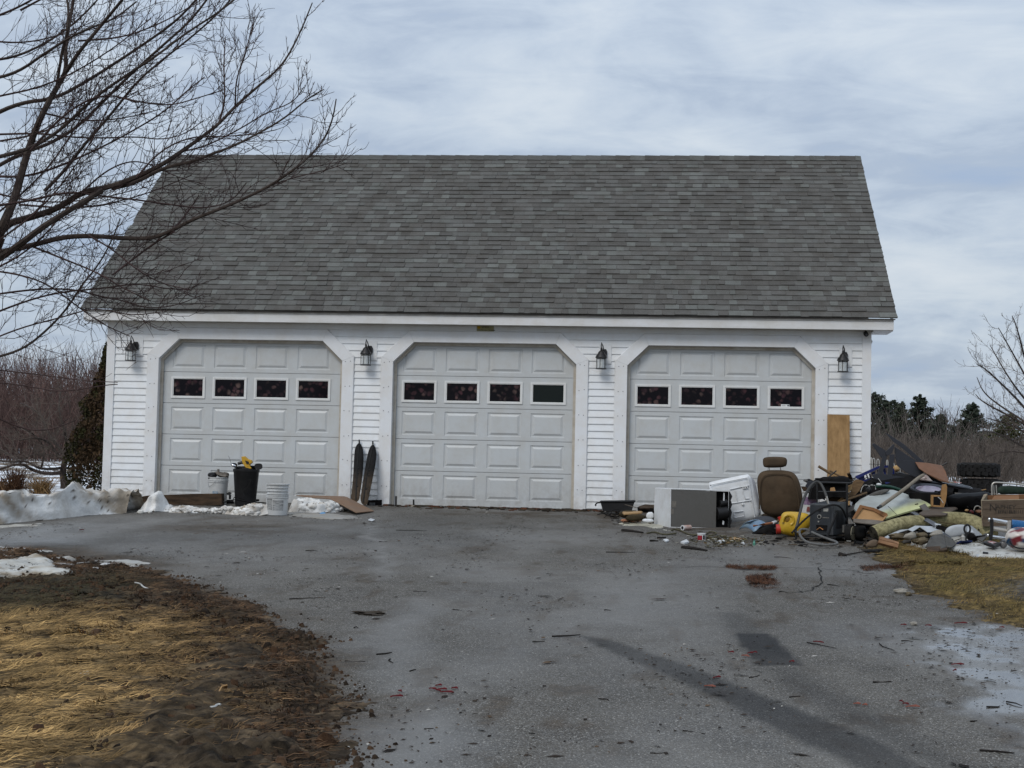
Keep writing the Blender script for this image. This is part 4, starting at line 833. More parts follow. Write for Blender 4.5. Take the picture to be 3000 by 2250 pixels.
# ================================================================== SNOW
m_snow = mat('old_snow', (1, 1, 1), .55, var=.14, sc=5, bump=.8, bsc=22, attr=True)
def snow_col(x, y, z, R, dirt=.5, clean=V(.66, .68, .69)):
    d = np.clip((fbm(x*3.2+z*2, z*5+y*2, 5, 5)-.50)*5, 0, 1)*dirt; d = np.maximum(d, np.clip((fbm(x*14, z*14+y*9, 6, 3)-.60)*7, 0, 1)*dirt*.8); b = fbm(x*1.6, z*4+y, 9)[:, None]; c = clean*(.78+.36*b); c = c*(1-d[:, None])+V(.30, .235, .15)*d[:, None]
    s = (fbm(x*31, z*31+y*17, 13, 2) > .83)[:, None]; return np.where(s, V(.06, .045, .03), c)
def berm(name, label, prof, dep, seed, dirt, n=140, mm=26, over=.03, loc=None):
    """prof: list of (px, y of crest, y of foot) read off the front face"""
    px = np.array([p[0] for p in prof]); ct = np.array([p[1] for p in prof]); ft = np.array([p[2] for p in prof]); X = np.linspace(px[0], px[-1], n); G = []
    for i, x in enumerate(X):
        c_ = np.interp(x, px, ct); f_ = np.interp(x, px, ft); base = gnd(x, f_); top = at(x, c_, base[1]+dep*.35); h = max(top[2]-base[2], .012); row = []
        fwd = V(0, 1, 0)
        for j in range(mm):
            t = j/(mm-1)
            if t < .45: u = t/.45; off = -over*math.sin(u*math.pi)*1.2+.10*u**2*dep; zz_ = h*math.sin(u*math.pi/2)**.85
            elif t < .7: u = (t-.45)/.25; off = .10*dep+u*dep*.55; zz_ = h*(1-.03*u)
            else: u = (t-.7)/.3; off = .65*dep+u*dep*.45; zz_ = h*(1-u)**1.2*.97
            p = base+fwd*off; a = h*.9*min(1, t*6)*min(1, (1-t)*5+.2)
            wx_, wz_ = base[0], zz_*1.6+off; a = min(a, .42)
            q1 = (fbm(wx_*2.6+seed, wz_*3.2, seed, 5)-.5)*.75*a; q2 = (abs(fbm(wx_*7+seed, wz_*8, seed+4, 4)-.5)*-1.6+.25)*.30*a; q3 = (fbm(wx_*19, wz_*21, seed+9, 3)-.5)*.10*a
            p = p+V(q3*.5, -(q1+q2+q3), 0); p[2] = base[2]-.015+zz_+((q1*.35+q2*.6+q3) if t > .3 else 0); row.append(p)
        G.append(row)
    m = MB().grid(G); v = np.array(m.v); c = snow_col(v[:, 0]+seed, v[:, 1], v[:, 2], None, dirt); o = m.build(name, m_snow, None, smooth=True, cols=c); return tag(o, label, 'snow bank')
def drift(name, label, prof, dep, seed, dirt, front=.16, amp=.10, rag=.0, step=.014, nblk=22, flatb=False):
    """snow heaped along a foot line; prof: (px, crest row, foot row)"""
    F_ = np.array([gnd(p[0], p[2]) for p in prof]); Hh_ = np.array([max(at(p[0], p[1], f[1]+dep*.35)[2]-f[2], .0) for p, f in zip(prof, F_)])
    xs = np.arange(F_[0, 0], F_[-1, 0], step); ds = np.arange(-.08, dep, step); X, D = np.meshgrid(xs, ds, indexing='ij')
    yb = np.interp(X, F_[:, 0], F_[:, 1])-(fbm(X*3, X*0+seed, seed)-.5)*.16-(fbm(X*8, X*0+seed, seed+1)-.5)*.03; H_ = np.interp(X, F_[:, 0], Hh_)
    Y = yb+D; d2 = D+(fbm(X*3.5, D*5+seed, seed+2, 3)-.5)*.08
    up = np.clip(d2/front, 0, 1); up = up*up*(3-2*up); dn = np.clip((dep-D)/(dep*.55), 0, 1); dn = dn*dn*(3-2*dn); M = up*dn
    big = (fbm(X*2.4+seed, Y*2.4, seed+3, 4)-.5)*2; bil = 1-abs(fbm(X*6+seed, Y*6, seed+4, 4)-.5)*4; fin = fbm(X*24, Y*24, seed+5, 3)-.5
    Z = H_*M*(1+.28*big)+M*amp*(bil*.75-.45+fin*.35)+fin*.02*M
    if rag: M2 = np.clip((fbm(X*5+3, Y*5, seed+6, 4)-.40)*7, 0, 1); Z = Z*(1-rag+rag*M2)
    sh_ = -(fbm(X*5, Z*9+seed, seed+12, 3)-.5)*.16*np.clip(H_*3, 0, 1)*np.clip(d2/front*3, 0, 1)
    v = np.stack([X.ravel(), (Y+sh_).ravel(), (gz(X, Y)-.012+Z).ravel()], 1); a, b = X.shape; ii = np.arange(a*b).reshape(a, b); f = np.stack([ii[:-1,:-1], ii[1:,:-1], ii[1:,1:], ii[:-1,1:]], -1).reshape(-1, 4)
    n1 = fbm(X*2.2, Z*5+Y*2, seed+7, 4); ic = np.clip((n1-.42)*5, 0, 1)*np.clip(H_*5, 0, 1)*(1-np.clip((Z/np.maximum(H_, .02)-.75)*4, 0, 1)); c = V(.80, .80, .785)*(1-ic[..., None])+V(.60, .61, .61)*ic[..., None]
    c = c*(.85+.3*fbm(X*9, Y*9+Z*9, seed+8, 3))[..., None]
    dr = np.clip((fbm(X*3.1, Y*3+Z*4, seed+9, 5)-.50)*5, 0, 1); rim = np.clip((Z/np.maximum(H_, .02)-.6)*3, 0, 1)*np.clip((fbm(X*8, Y*8, seed+10, 4)-.45)*5, 0, 1); dd = np.clip(dr*dirt+rim*dirt*.6, 0, .85)[..., None]; c = c*(1-dd)+V(.25, .19, .12)*dd
    sp_ = (fbm(X*38, (Y+Z*1.5)*38, seed+11, 2) > .80)[..., None]; c = np.where(sp_, V(.06, .045, .03), c)
    kp = M.ravel() > .02; f = f[kp[f].all(1)]; vv = [v]; ff = [f]; cc_ = [c.reshape(-1, 3)]; kk = len(v); Rn = np.random.RandomState(seed+50); L_ = F_[-1, 0]-F_[0, 0]; nb_ = int(L_*nblk)
    for b_ in range(nb_):                             # rounded blocks of broken snow bedded in the drift
        x_ = Rn.uniform(F_[0, 0]+.03, F_[-1, 0]-.03); H1 = float(np.interp(x_, F_[:, 0], Hh_)); y0_ = float(np.interp(x_, F_[:, 0], F_[:, 1])); rr = max(.018, min(.5*H1, .19)*Rn.uniform(.45, 1.0)); zt_ = Rn.uniform(rr*.5, max(rr*.55, H1-rr*.85)); y_ = y0_+rr*(.95 if flatb else .55)+Rn.uniform(0, .06)+zt_*.15
        e_ = MB().ell((x_, y_, float(gz(x_, y_))+zt_), (rr*Rn.uniform(1, 1.6)*(1.9 if flatb else 1), rr*Rn.uniform(.7, 1), rr*Rn.uniform(.7, 1)), ry(Rn.uniform(-.5, .5)*(.4 if flatb else 1)), 24, 16, .32, b_+seed)
        q_ = np.array(e_.v); q_ = q_+(fbm(q_[:, 0]*14+b_, q_[:, 2]*14+q_[:, 1]*6, 3, 3)-.5)[:, None]*rr*.35*V(0, -1, .5); d_ = np.clip((fbm(q_[:, 0]*5, q_[:, 2]*7, seed+9, 4)-.50)*5, 0, 1)[:, None]*dirt*.8; c_ = V(.80, .80, .785)*(.82+.25*fbm(q_[:, 0]*7, q_[:, 2]*9, 4, 3))[:, None]; c_ = c_*(1-d_)+V(.34, .27, .18)*d_
        c_ = np.where((fbm(q_[:, 0]*40, q_[:, 2]*40, 5, 2) > .82)[:, None], V(.07, .055, .04), c_); vv.append(q_); cc_.append(c_); ff.append(np.array(e_.f)+kk); kk += len(q_)
    return tag(fast_mesh(name, np.concatenate(vv), np.concatenate(ff), m_snow, np.concatenate(cc_)), label, 'snow bank')
drift('snow_bank', 'long dirty bank of ploughed snow running left from the garage corner', [(-120,1452,1548),(0,1448,1538),(40,1450,1532),(52,1456,1532),(100,1450,1528),(148,1440,1524),(165,1424,1522),(188,1420,1519),(205,1434,1517),(235,1440,1514),(255,1438,1512),(300,1440,1508),(345,1441,1505),(370,1440,1504),(388,1446,1502),(394,1470,1500),(398,1490,1498)], .95, 1, .85, .20, .05, nblk=0)
drift('snow_chunk', 'tall pointed lump of snow standing alone before the left door frame', [(394,1492,1499),(402,1478,1501),(415,1458,1502),(432,1438,1501),(447,1430,1501),(458,1434,1500),(468,1450,1499),(474,1474,1498),(490,1480,1498),(500,1490,1497)], .45, 5, .35, .17, .035, nblk=0)
drift('snow_strip', 'low ragged strip of snow in front of the old timber', [(494,1486,1500),(520,1484,1502),(545,1486,1503),(560,1490,1503),(600,1488,1504),(650,1484,1506),(700,1486,1508),(735,1476,1510),(755,1476,1510),(785,1480,1511)], .65, 8, .6, .08, .04, .7, nblk=42)
drift('snow_strip', 'low mound of snow under the loose boards by the left door', [(845,1486,1500),(855,1466,1500),(880,1462,1501),(910,1466,1502),(945,1468,1502),(975,1470,1501),(995,1480,1500),(1010,1492,1498)], .7, 11, .5, .10, .04, .25, nblk=34)
R = np.random.RandomState(5)
for k, (x, y, s) in enumerate([(408, 1505, 10), (437, 1504, 7), (722, 1508, 9), (690, 1508, 12), (748, 1507, 14)]):
    p = gnd(x, y); r = s/225.; MB().ell(p+V(0, r, r*.5), (r, r*.8, r*.7), jit=.3, seed=k).build('snow_lump', m_snow, None, smooth=True, cols=V(.66, .66, .63)); tag(bpy.data.objects['snow_lump' if k == 0 else 'snow_lump.%03d' % k], ['small clod of snow at the foot of the pointed lump, left one', 'smallest clod of snow just right of the first clod below the pointed lump', 'clod of snow left of the stacked buckets', 'flat yellowish clod of snow below the black barrel', 'rounded clod of snow touching the stacked buckets'][k], 'snow')
# thin melting sheets of snow and ice
m_ice = mat('grey_ice', (1, 1, 1), .35, var=.15, sc=9, bump=.2, bsc=12, attr=True)
def sheet(name, label, pts, h, seed, col, step=.03, soft=.12, dirt=.4, cat='snow', m=None):
    p = gpoly(pts); q = np.array(p); x0, y0 = q[:, :2].min(0)-.15; x1, y1 = q[:, :2].max(0)+.15; xs, ys = np.arange(x0, x1, step), np.arange(y0, y1, step); X, Y = np.meshgrid(xs, ys, indexing='ij')
    e = (fbm(X*4, Y*4, seed)-.5)*.4; M = pmask(X+e, Y+e, p, soft); Z = gz(X, Y)+.03-.03+M*h*(.4+fbm(X*5, Y*5, seed+1, 5)*1.1)-.01
    v = np.stack([X.ravel(), Y.ravel(), Z.ravel()], 1); a, b = X.shape; i = np.arange(a*b).reshape(a, b); f = np.stack([i[:-1,:-1], i[1:,:-1], i[1:,1:], i[:-1,1:]], -1).reshape(-1, 4)
    c = snow_col(v[:, 0], v[:, 1], v[:, 2]*6, None, dirt, V(*col)); o = fast_mesh(name, v, f, m or m_snow, c, keep=M.ravel() > .25); return tag(o, label, cat)
sheet('snow_patch', 'dirty heap of melting snow on the upper edge of the left lawn', [(-60,1690),(0,1660),(60,1650),(115,1645),(160,1670),(180,1698),(120,1704),(40,1706),(-60,1720)], .10, 3, (.55, .55, .52), dirt=1.0)
sheet('ice_sheet', 'thin grey ice spreading from the snow heap toward the drive', [(-60,1612),(60,1610),(120,1635),(220,1650),(290,1652),(300,1640),(400,1655),(360,1672),(300,1690),(230,1706),(190,1712),(150,1690),(60,1650),(-60,1640)], .05, 13, (.42, .42, .40), m=m_ice, cat='ice', dirt=.5)
sheet('snow_patch', 'bright ragged sliver of snow at the tip of the ice by the drive', [(262,1672),(300,1660),(345,1664),(330,1678),(280,1690),(235,1700),(225,1690)], .065, 23, (.66, .68, .70), dirt=.2)
sheet('ice_sheet', 'grey white sheet of ice and tarp in front of the heap on the right', [(2640,1598),(2700,1590),(2790,1580),(2860,1590),(2930,1605),(3060,1610),(3060,1642),(2950,1642),(2860,1640),(2790,1622),(2700,1612)], .07, 33, (.52, .52, .49), m=m_ice, cat='ice', dirt=.3)
sheet('ice_patch', 'melting slush around the two boards by the left door', [(850,1500),(960,1508),(1040,1515),(1030,1520),(930,1518),(860,1512)], .03, 43, (.30, .29, .27), m=m_ice, cat='ice', dirt=.5)
sheet('ice_patch', 'sliver of slush beside the foot of the long snow bank', [(-60,1545),(50,1538),(130,1534),(90,1541),(-60,1552)], .03, 53, (.45, .43, .38), m=m_ice, cat='ice', dirt=.5)
# dead plants poking out of the snow at the left
R = np.random.RandomState(71)
for k, (x, yt, yb, c, lb) in enumerate([(45, 1370, 1450, V(.10, .05, .028), 'dark red brown dead plant in the snow left of the gnarled trunk'), (120, 1395, 1450, V(.32, .20, .09), 'tuft of straw coloured dead grass in the snow before the gnarled trunk'), (6, 1400, 1450, V(.22, .13, .07), 'brown dead grass at the left edge above the snow bank')]):
    T = Tubes(); b = at(x, yb, 1.5)
    for j in range(170): q = at(x+R.normal(0, 16), yb+2, 1.5+R.normal(0, .2)); e = at(x+R.normal(0, 24), yt+abs(R.normal(0, 22)), 1.5+R.normal(0, .25)); T.add([q, (q+e)/2+R.normal(0, .03, 3), e], .006, .003, 3, c*R.uniform(.4, 1.3))
    tag(T.build('dead_plant', m_brush, smooth=False), lb, 'plant')

# ================================================================== LIGHTS, CAMERAS AND SIGN ON THE WALL
m_iron = mat('dark_bronze', (.055, .055, .058), .38, .6, c2=(.03, .028, .028), sc=20)
m_glass = bpy.data.materials.new('lamp_glass'); m_glass.use_nodes = True; _b = m_glass.node_tree.nodes['Principled BSDF']
_b.inputs['Base Color'].default_value = (.8, .85, .86, 1); _b.inputs['Roughness'].default_value = .12; _b.inputs['Alpha'].default_value = .38
m_bulb = mat('bulb_white', (.75, .75, .72), .4, var=.05)
LB = V(-5.403, -.15, 2.075)
lab = ['black carriage lamp left of the left garage door, by the branch tips', 'black carriage lamp on the narrow wall between left and middle doors', 'black carriage lamp on the narrow wall between middle and right doors', 'black carriage lamp right of the right door above the leaning plank']
def lantern(loc, label):
    t = thing('wall_lantern', label, 'lamp', loc, 'carriage lamps beside the garage doors'); o = V(*loc); R_ = .072
    MB().box(o+V(.055, .136, .235), (.185, .02, .30)).build('mounting_block', m_side, t, bevel=.003)
    bp = MB(); bp.prism([(o[0]+.035+x, o[2]+z) for x, z in ((-.045, .19), (.045, .19), (.05, .27), (.03, .31), (-.03, .31), (-.05, .27))], o[1]+.10, o[1]+.126); bp.build('back_plate', m_iron, t, bevel=.004)
    MB().tube([o+V(.03, .10, .26), o+V(.03, .05, .30), o+V(.02, .02, .35), o+V(0, 0, .395), o+V(-.004, 0, .35), o+V(0, 0, .29)], .0085, 6).build('arm', m_iron, t, smooth=True)
    MB().lathe([(.012, .325), (.018, .30), (.014, .285), (.03, .272), (.046, .255), (.052, .235), (.078, .205), (.086, .182), (.090, .176), (.088, .168), (.070, .168)][::-1], 16, o).build('cap', m_iron, t, smooth=True)
    MB().lathe([(R_+.012, 0), (R_+.012, .008), (R_+.002, .016), (.02, .016), (.02, 0)], 16, o).build('base', m_iron, t)
    cg = MB()
    for k in range(6): a = k*math.pi/3+.3; cg.tube([o+V(R_*math.cos(a), R_*math.sin(a), .01), o+V(R_*math.cos(a), R_*math.sin(a), .172)], .0045, 4)
    cg.tube([o+V(R_*math.cos(a), R_*math.sin(a), .155) for a in np.linspace(0, 2*math.pi, 13)], .004, 4); cg.build('cage', m_iron, t)
    MB().lathe([(R_-.008, .016), (R_-.008, .17)], 12, o).build('glass', m_glass, t, smooth=True)
    MB().lathe([(.016, .016), (.016, .06), (.012, .062), (.022, .09), (.024, .11), (.012, .135), (0, .138)], 10, o).build('bulb', m_bulb, t, smooth=True)
    return t
l0 = lantern(LB, lab[0])
for k, (x, z, r_) in enumerate([(-1.722, 2.064, .03), (1.850, 2.064, -.25), (5.404, 2.074, .1)]): copy_tree(l0, (x, LB[1], z), None, None, lab[k+1])
m_blk = mat('black_plastic', (.011, .011, .012), .45, c2=(.02, .02, .021), sc=9, spec=.25); m_blkm = mat('black_matte', (.006, .006, .0065), .8, c2=(.012, .011, .011), sc=12, bump=.4, spec=.07)
m_wpl = mat('white_plastic', (.62, .64, .65), .4, c2=(.52, .53, .53), sc=4)
c = at(2537, 978, -.10); t = thing('security_camera', 'black security camera tucked under the eave at the right corner', 'camera', c)
MB().lathe([(.0, -.05), (.028, -.05), (.034, -.035), (.034, .04), (.0, .045)], 14, c, rx(math.pi/2+.35)@ry(0)).build('housing', m_blk, t, smooth=True); MB().lathe([(.0, 0), (.018, 0), (.018, .008), (0, .012)], 12, c+V(0, -.055, -.02), rx(math.pi/2+.35)).build('lens', mat('lens', (.08, .08, .09), .1), t); MB().tube([c+V(0, .01, .02), c+V(.0, .03, .07)], .01, 6).build('bracket', m_blk, t)
c = at(2551, 1001, .03); t = thing('corner_sensor', 'small white sensor on the side of the right corner below the black camera', 'sensor', c)
MB().ell(c, (.025, .03, .035)).build('housing', m_wpl, t, smooth=True); MB().tube([c+V(-.02, 0, -.02), c+V(-.035, .0, -.07)], .014, 6).build('bracket', m_wpl, t); MB().ell(c+V(.014, -.02, .005), (.008, .008, .008), None, 8, 5).build('lens', m_blk, t)
s0 = at(1421, 962.5, -.245); s0 = V(.08, -.022, 2.662); t = thing('warning_sign', 'small yellow camera warning sign under the eave above the middle door', 'sign', s0)
MB().box(s0, (.262, .006, .088)).build('plate', mat('sign_yellow', (.42, .40, .22), .5, c2=(.35, .33, .2), sc=12), t)
m_ink = mat('ink', (.02, .02, .018), .6); MB().lathe([(0, 0), (.024, 0), (.024, .002), (0, .002)], 14, s0+V(-.098, -.0032, .016), rx(math.pi/2)).build('smiley_face', mat('smiley_yellow', (.55, .36, .03), .5), t)
text('lettering', 'SMILE...', .044, s0+V(-.058, -.0045, .006), m_ink, t, sx=1.05); text('lettering', "YOU'RE ON CAMERA", .031, s0+V(-.122, -.0045, -.036), m_ink, t, sx=.92)

# ================================================================== JUNK: shared helpers
def a8(x, y): return 1750+x*.27125, 1380+y*.27125
def a5(x, y): return 2300+x*.1808, 1300+y*.1808
def a4(x, y): return 2500+x*.1808, 1300+y*.1808
def a3(x, y): return 2750+x*.1809, 1350+y*.1809
def r1(x, y): return 1750+x*.3165, 1150+y*.3165
def r2(x, y): return 2300+x*.3165, 1150+y*.3165
def b4(x, y): return 550+x*.3165, 1200+y*.3165
def r7(x, y): return 950+x*.1808, 1250+y*.1808
def pts3(pts, Y, z=lambda x, y: (x, y)):
    o = []
    for i, p in enumerate(pts): o.append(at(*z(p[0], p[1]), (p[2] if len(p) > 2 else Y)))
    return o
def plate(name, label, cat, m, pts, Y, th, z=lambda x, y: (x, y), bevel=.002, parent=None, group=None):
    o = MB().plate(pts3(pts, Y, z), th).build(name, m, parent, bevel=bevel if len(pts) < 40 else 0)
    return tag(o, label, cat, group) if parent is None else o
def ringed(P, th, bulge=.4, rings=(1, .97, .85, .6, .3), jit=0., seed=0, flatback=False):
    """soft slab: closed outline P (3D) swollen to thickness th"""
    P = np.array(P, float); c = P.mean(0); nn = V(0, 0, 0)
    for i in range(len(P)): nn = nn+np.cross(P[i]-c, P[(i+1) % len(P)]-c)
    nn = unit(nn); n = len(P); v = []; lev = []
    prof = [(r, th*(.5*(1-r**4)**.5*1+.0)) for r in rings]
    seq = [(r, h) for r, h in prof][::-1]+[(r, -h*(0.3 if flatback else 1)) for r, h in prof[1:]]
    m = MB(); v = [c+nn*seq[0][1]]
    for r, h in seq:
        for i in range(n):
            q = c+(P[i]-c)*r+nn*h
            if jit: q = q+nn*(float(fbm(q[0]*9+seed, q[2]*9, seed, 4))-.5)*jit+V(0, 0, (float(fbm(q[0]*7, q[2]*7+seed, seed+3, 3))-.5)*jit*.4)
            v.append(q)
    v.append(c+nn*seq[-1][1]); f = [(0, 1+j, 1+(j+1) % n) for j in range(n)]
    for k in range(len(seq)-1):
        for j in range(n): a, b = 1+k*n+j, 1+k*n+(j+1) % n; f.append((a, a+n, b+n, b))
    l = len(v)-1; k0 = 1+(len(seq)-1)*n; f += [(l, k0+(j+1) % n, k0+j) for j in range(n)]
    return m.add(v, f)
def dens(P, k=2):
    P = np.array(P, float)
    for _ in range(k): P = np.stack([P*.75+np.roll(P, -1, 0)*.25, P*.25+np.roll(P, -1, 0)*.75], 1).reshape(-1, 3)
    return P
def soft(name, label, cat, m, pts, Y, th, z=lambda x, y: (x, y), jit=0., seed=0, parent=None, cols=None, k=2):
    mb = ringed(dens(pts3(pts, Y, z), k), th, jit=jit, seed=seed); c = None
    if cols is not None: c = cols(np.array(mb.v))
    o = mb.build(name, m, parent, smooth=True, cols=c, weld=False); return tag(o, label, cat) if parent is None else o
def pipe(name, label, cat, m, pts, Y, r, z=lambda x, y: (x, y), n=8, parent=None, sm=True, group=None):
    P = pts3(pts, Y, z); P = smooth_line(P) if sm and len(P) > 2 else P; o = MB().tube(P, r, n).build(name, m, parent, smooth=True)
    return tag(o, label, cat, group) if parent is None else o
wood = mat('old_wood', (.20, .13, .07), .75, c2=(.11, .07, .04), sc=7, stretch=(1, 1, 5), bump=.3); wood_l = mat('light_wood', (.42, .27, .13), .65, c2=(.30, .18, .08), sc=5, stretch=(3, 3, .6), bump=.15)
wood_d = mat('dark_wood', (.085, .055, .035), .85, c2=(.03, .022, .016), sc=6, stretch=(.6, 3, 3), bump=.5); wood_g = mat('grey_wood', (.20, .175, .15), .85, c2=(.10, .085, .07), sc=8, stretch=(.5, 3, 4), bump=.4)
m_brd = mat('brown_board', (.25, .15, .09), .6, c2=(.17, .115, .08), sc=3); m_hard = mat('hardboard', (.20, .095, .05), .55, c2=(.14, .07, .04), sc=4)
m_wht = mat('appliance_white', (.70, .72, .74), .3, var=.06, sc=3); m_dgr = mat('appliance_dark', (.125, .124, .118), .38, 0., c2=(.095, .088, .08), sc=3)
m_steel = mat('steel', (.30, .30, .31), .35, .8, c2=(.2, .2, .2), sc=12); m_chr = mat('chrome', (.75, .76, .78), .12, 1., var=.1); m_alu = mat('aluminium', (.52, .50, .46), .4, .6)
m_gpl = mat('grey_plastic', (.036, .039, .050), .45, c2=(.024, .026, .032), sc=3, spec=.3); m_card = mat('cardboard', (.42, .25, .12), .85, c2=(.36, .21, .10), sc=6); m_cards = mat('cardboard_shade', (.24, .12, .055), .85)
m_frost = mat('pale_sheet', (.42, .45, .48), .45, c2=(.34, .36, .38), sc=4); m_rub = mat('rubber', (.009, .009, .009), .8, c2=(.016, .015, .015), sc=20, bump=.3); m_gcl = mat('grey_cloth', (.10, .098, .092), .9, c2=(.06, .058, .055), sc=10, bump=.5)

# ---- left group
P0 = pts3([(388,1459),(430,1452),(560,1447),(649,1446),(650,1479),(560,1484),(400,1486)], -.95); tb = MB(); cc = [p+V(0, .14, 0) for p in P0]; n = len(P0)
tb.add(P0+cc, [tuple(range(n))[::-1], tuple(range(n, 2*n))]+[(i, (i+1) % n, (i+1) % n+n, i+n) for i in range(n)]); tag(tb.build('timber', wood_d, None, bevel=.006), 'rotten dark timber lying on its side before the left door', 'timber')
def bucket_prof(r0, r1, h, ribs):
    p = [(0, 0), (r0, 0), (r0+.003, .01)]
    for z in ribs: f = z/h; r = r0+(r1-r0)*f; p += [(r, z-.006), (r+.009, z-.005), (r+.009, z+.005), (r, z+.006)]
    p += [(r1, h-.012), (r1+.006, h-.011), (r1+.006, h), (r1-.003, h), (r1-.006, h-.02), (r0-.004, .02), (0, .018)]
    return p
bx = at(638, 1455, -.62); bz = V(bx[0], -.62, float(gz(0, -.62)))
t = thing('tool_bucket', 'white bucket crammed with rusty tools in front of the left door', 'bucket', bz); hb = .40
MB().lathe(bucket_prof(.128, .15, hb, (hb-.07, hb-.045)), 28, bz).build('pail', m_wpl, t, smooth=True)
MB().tube([bz+V(-.15, -.02, hb-.06), bz+V(-.10, -.13, hb-.15), bz+V(-.02, -.165, hb-.10), bz+V(.0, -.16, hb-.06)], .003, 5).build('bail', m_steel, t)
R_ = []; k0 = bz+V(0, 0, 0)
pt = MB()
for i in range(7): a0 = 1.75+.55-i*.09; 
MB().box(bz+V(.0, -.143, .16), (.075, .004, .07), rx(.05)).build('label', mat('blue_label', (.12, .25, .40), .5, c2=(.5, .52, .52), sc=30), t)
tl = MB(); R = np.random.RandomState(3)
m_tool = mat('greasy_metal', (.10, .085, .07), .55, .4, c2=(.2, .18, .16), sc=14)
def hang(name, lb, cat, m, mb, sm=True): return tag(mb.build(name, m, None, smooth=sm), lb, cat)
hang('power_tool', 'dark rounded tool head poking out of the left side of the white bucket', 'tool', m_blk, MB().ell(bz+V(-.085, -.02, hb+.03), (.07, .06, .045), None, 12, 8, .15, 2).tube([bz+V(-.10, -.1, hb-.03), bz+V(-.07, -.04, hb+.04)], .03, 8))
hang('engine_part', 'greasy grey cast part lying over the right rim of the white bucket', 'metal part', m_tool, MB().ell(bz+V(.055, -.03, hb+.035), (.095, .07, .04), ry(.25), 10, 7, .35, 4).tube([bz+V(.01, -.02, hb+.02), bz+V(.0, -.02, hb+.12)], .018, 8).ell(bz+V(.11, 0, hb+.03), (.05, .05, .05), None, 8, 6, .3, 7))
cb = V(at(719, 1466, -.80)[0], -.80, float(gz(0, -.8))); t = thing('trash_barrel', 'black plastic trash barrel heaped with scrap in front of the left door', 'trash can', cb); hb2 = at(719, 1374, -.8)[2]-cb[2]
MB().lathe([(0, 0), (.145, 0), (.15, .02), (.186, hb2-.05), (.190, hb2-.045), (.196, hb2-.03), (.196, hb2), (.188, hb2), (.18, hb2-.04), (.14, .03), (0, .03)], 32, cb).build('tub', m_blk, t, smooth=True)
MB().tube(smooth_line(pts3([(560,655),(590,650),(560,720),(505,750),(515,790),(540,815)], -1.0, b4)), .006, 6).build('hanging_cord', m_rub, t)
m_yel = mat('tool_yellow', (.58, .34, .02), .45, c2=(.45, .25, .02), sc=10)
t = thing('power_drill', 'yellow and black power tool on top of the black barrel', 'tool', cb+V(0, 0, hb2))
MB().plate(pts3([(500,435),(530,432),(560,458),(592,468),(600,490),(575,510),(595,545),(560,552),(535,530),(515,500),(505,470)], -.86, b4), .07).build('housing', m_yel, t, bevel=.008); MB().tube(pts3([(465,500),(500,490),(560,500)], -.82, b4), .022, 8).build('chuck', m_blk, t, smooth=True); MB().plate(pts3([(530,470),(560,480),(570,500),(545,505)], -.90, b4), .012).build('grip_inlay', m_blk, t)
t = thing('side_mirror', 'black square vehicle mirror sticking out at the right of the black barrel', 'mirror', cb+V(.15, 0, hb2)); MB().plate(dens(pts3([(618,500),(690,497),(690,556),(622,550)], -.85, b4), 2), .03).build('shell', m_blk, t); MB().tube(pts3([(560,535),(600,530),(640,525)], -.83, b4), .010, 6).build('stem', m_blk, t)
t = thing('headlamp', 'round chrome headlamp hanging at the left of the black barrel', 'lamp', cb+V(-.18, 0, hb2)); p = at(*b4(428, 515), -.86); MB().ell(p, (.055, .05, .026), ry(.35), 16, 8).build('bowl', m_chr, t, smooth=True); MB().ell(p+V(.01, .0, .012), (.045, .04, .022), ry(.35), 14, 7).build('cap', m_blk, t, smooth=True)
pipe('antenna', 'thin wire antenna standing up out of the black barrel', 'antenna', m_steel, [(402,500),(390,455),(376,428)], -.84, .0035, b4, 5)
hang('scrap_part', 'black lumps of scrap filling the mouth of the black barrel', 'scrap', m_blk, MB().ell(cb+V(0, 0, hb2+.01), (.16, .14, .045), None, 16, 8, .5, 3).tube(pts3([(470,540),(540,545),(640,530)], -.82, b4), .012, 6))
hang('spray_nozzle', 'little black spray trigger between the white bucket and the barrel', 'nozzle', m_blk, MB().plate(pts3([(358,775),(385,762),(408,772),(395,785),(405,800),(385,800),(378,790),(362,790)], -.9, b4), .02).lathe([(.018, 0), (.018, .06), (.01, .07)], 8, at(*b4(390, 830), -.9)), False)
R = np.random.RandomState(8)
sk = MB()
for i in range(16): p = gnd(*b4(R.uniform(330, 640), R.uniform(850, 885))); sk.box(p+V(0, .25, .03), (R.uniform(.05, .22), R.uniform(.03, .1), R.uniform(.01, .035)), rz(R.uniform(0, 3))@rx(R.uniform(-.5, .5)))
sk.tube(smooth_line(pts3([(330,860),(430,830),(520,850),(610,860),(560,875)], -1.15, b4)), .008, 5).tube(smooth_line(pts3([(420,850),(424,810),(470,815),(540,840)], -1.2, b4)), .006, 5)
tag(sk.build('black_scraps', m_blkm, None), 'tangle of black scraps on the ground around the black barrel', 'debris', kind='stuff')
sb = gnd(811, 1509); t = thing('bucket_stack', 'stack of nested empty white pails standing on the drive', 'bucket', sb, None)
hh = at(811, 1414, sb[1])[2]-sb[2]; rt_ = (at(846, 1420, sb[1])[0]-at(776, 1420, sb[1])[0])/2-.008
MB().lathe(bucket_prof(rt_*.87, rt_*.97, hh*.62, (hh*.62-.03,)), 32, sb).build('pail', m_wpl, t, smooth=True)
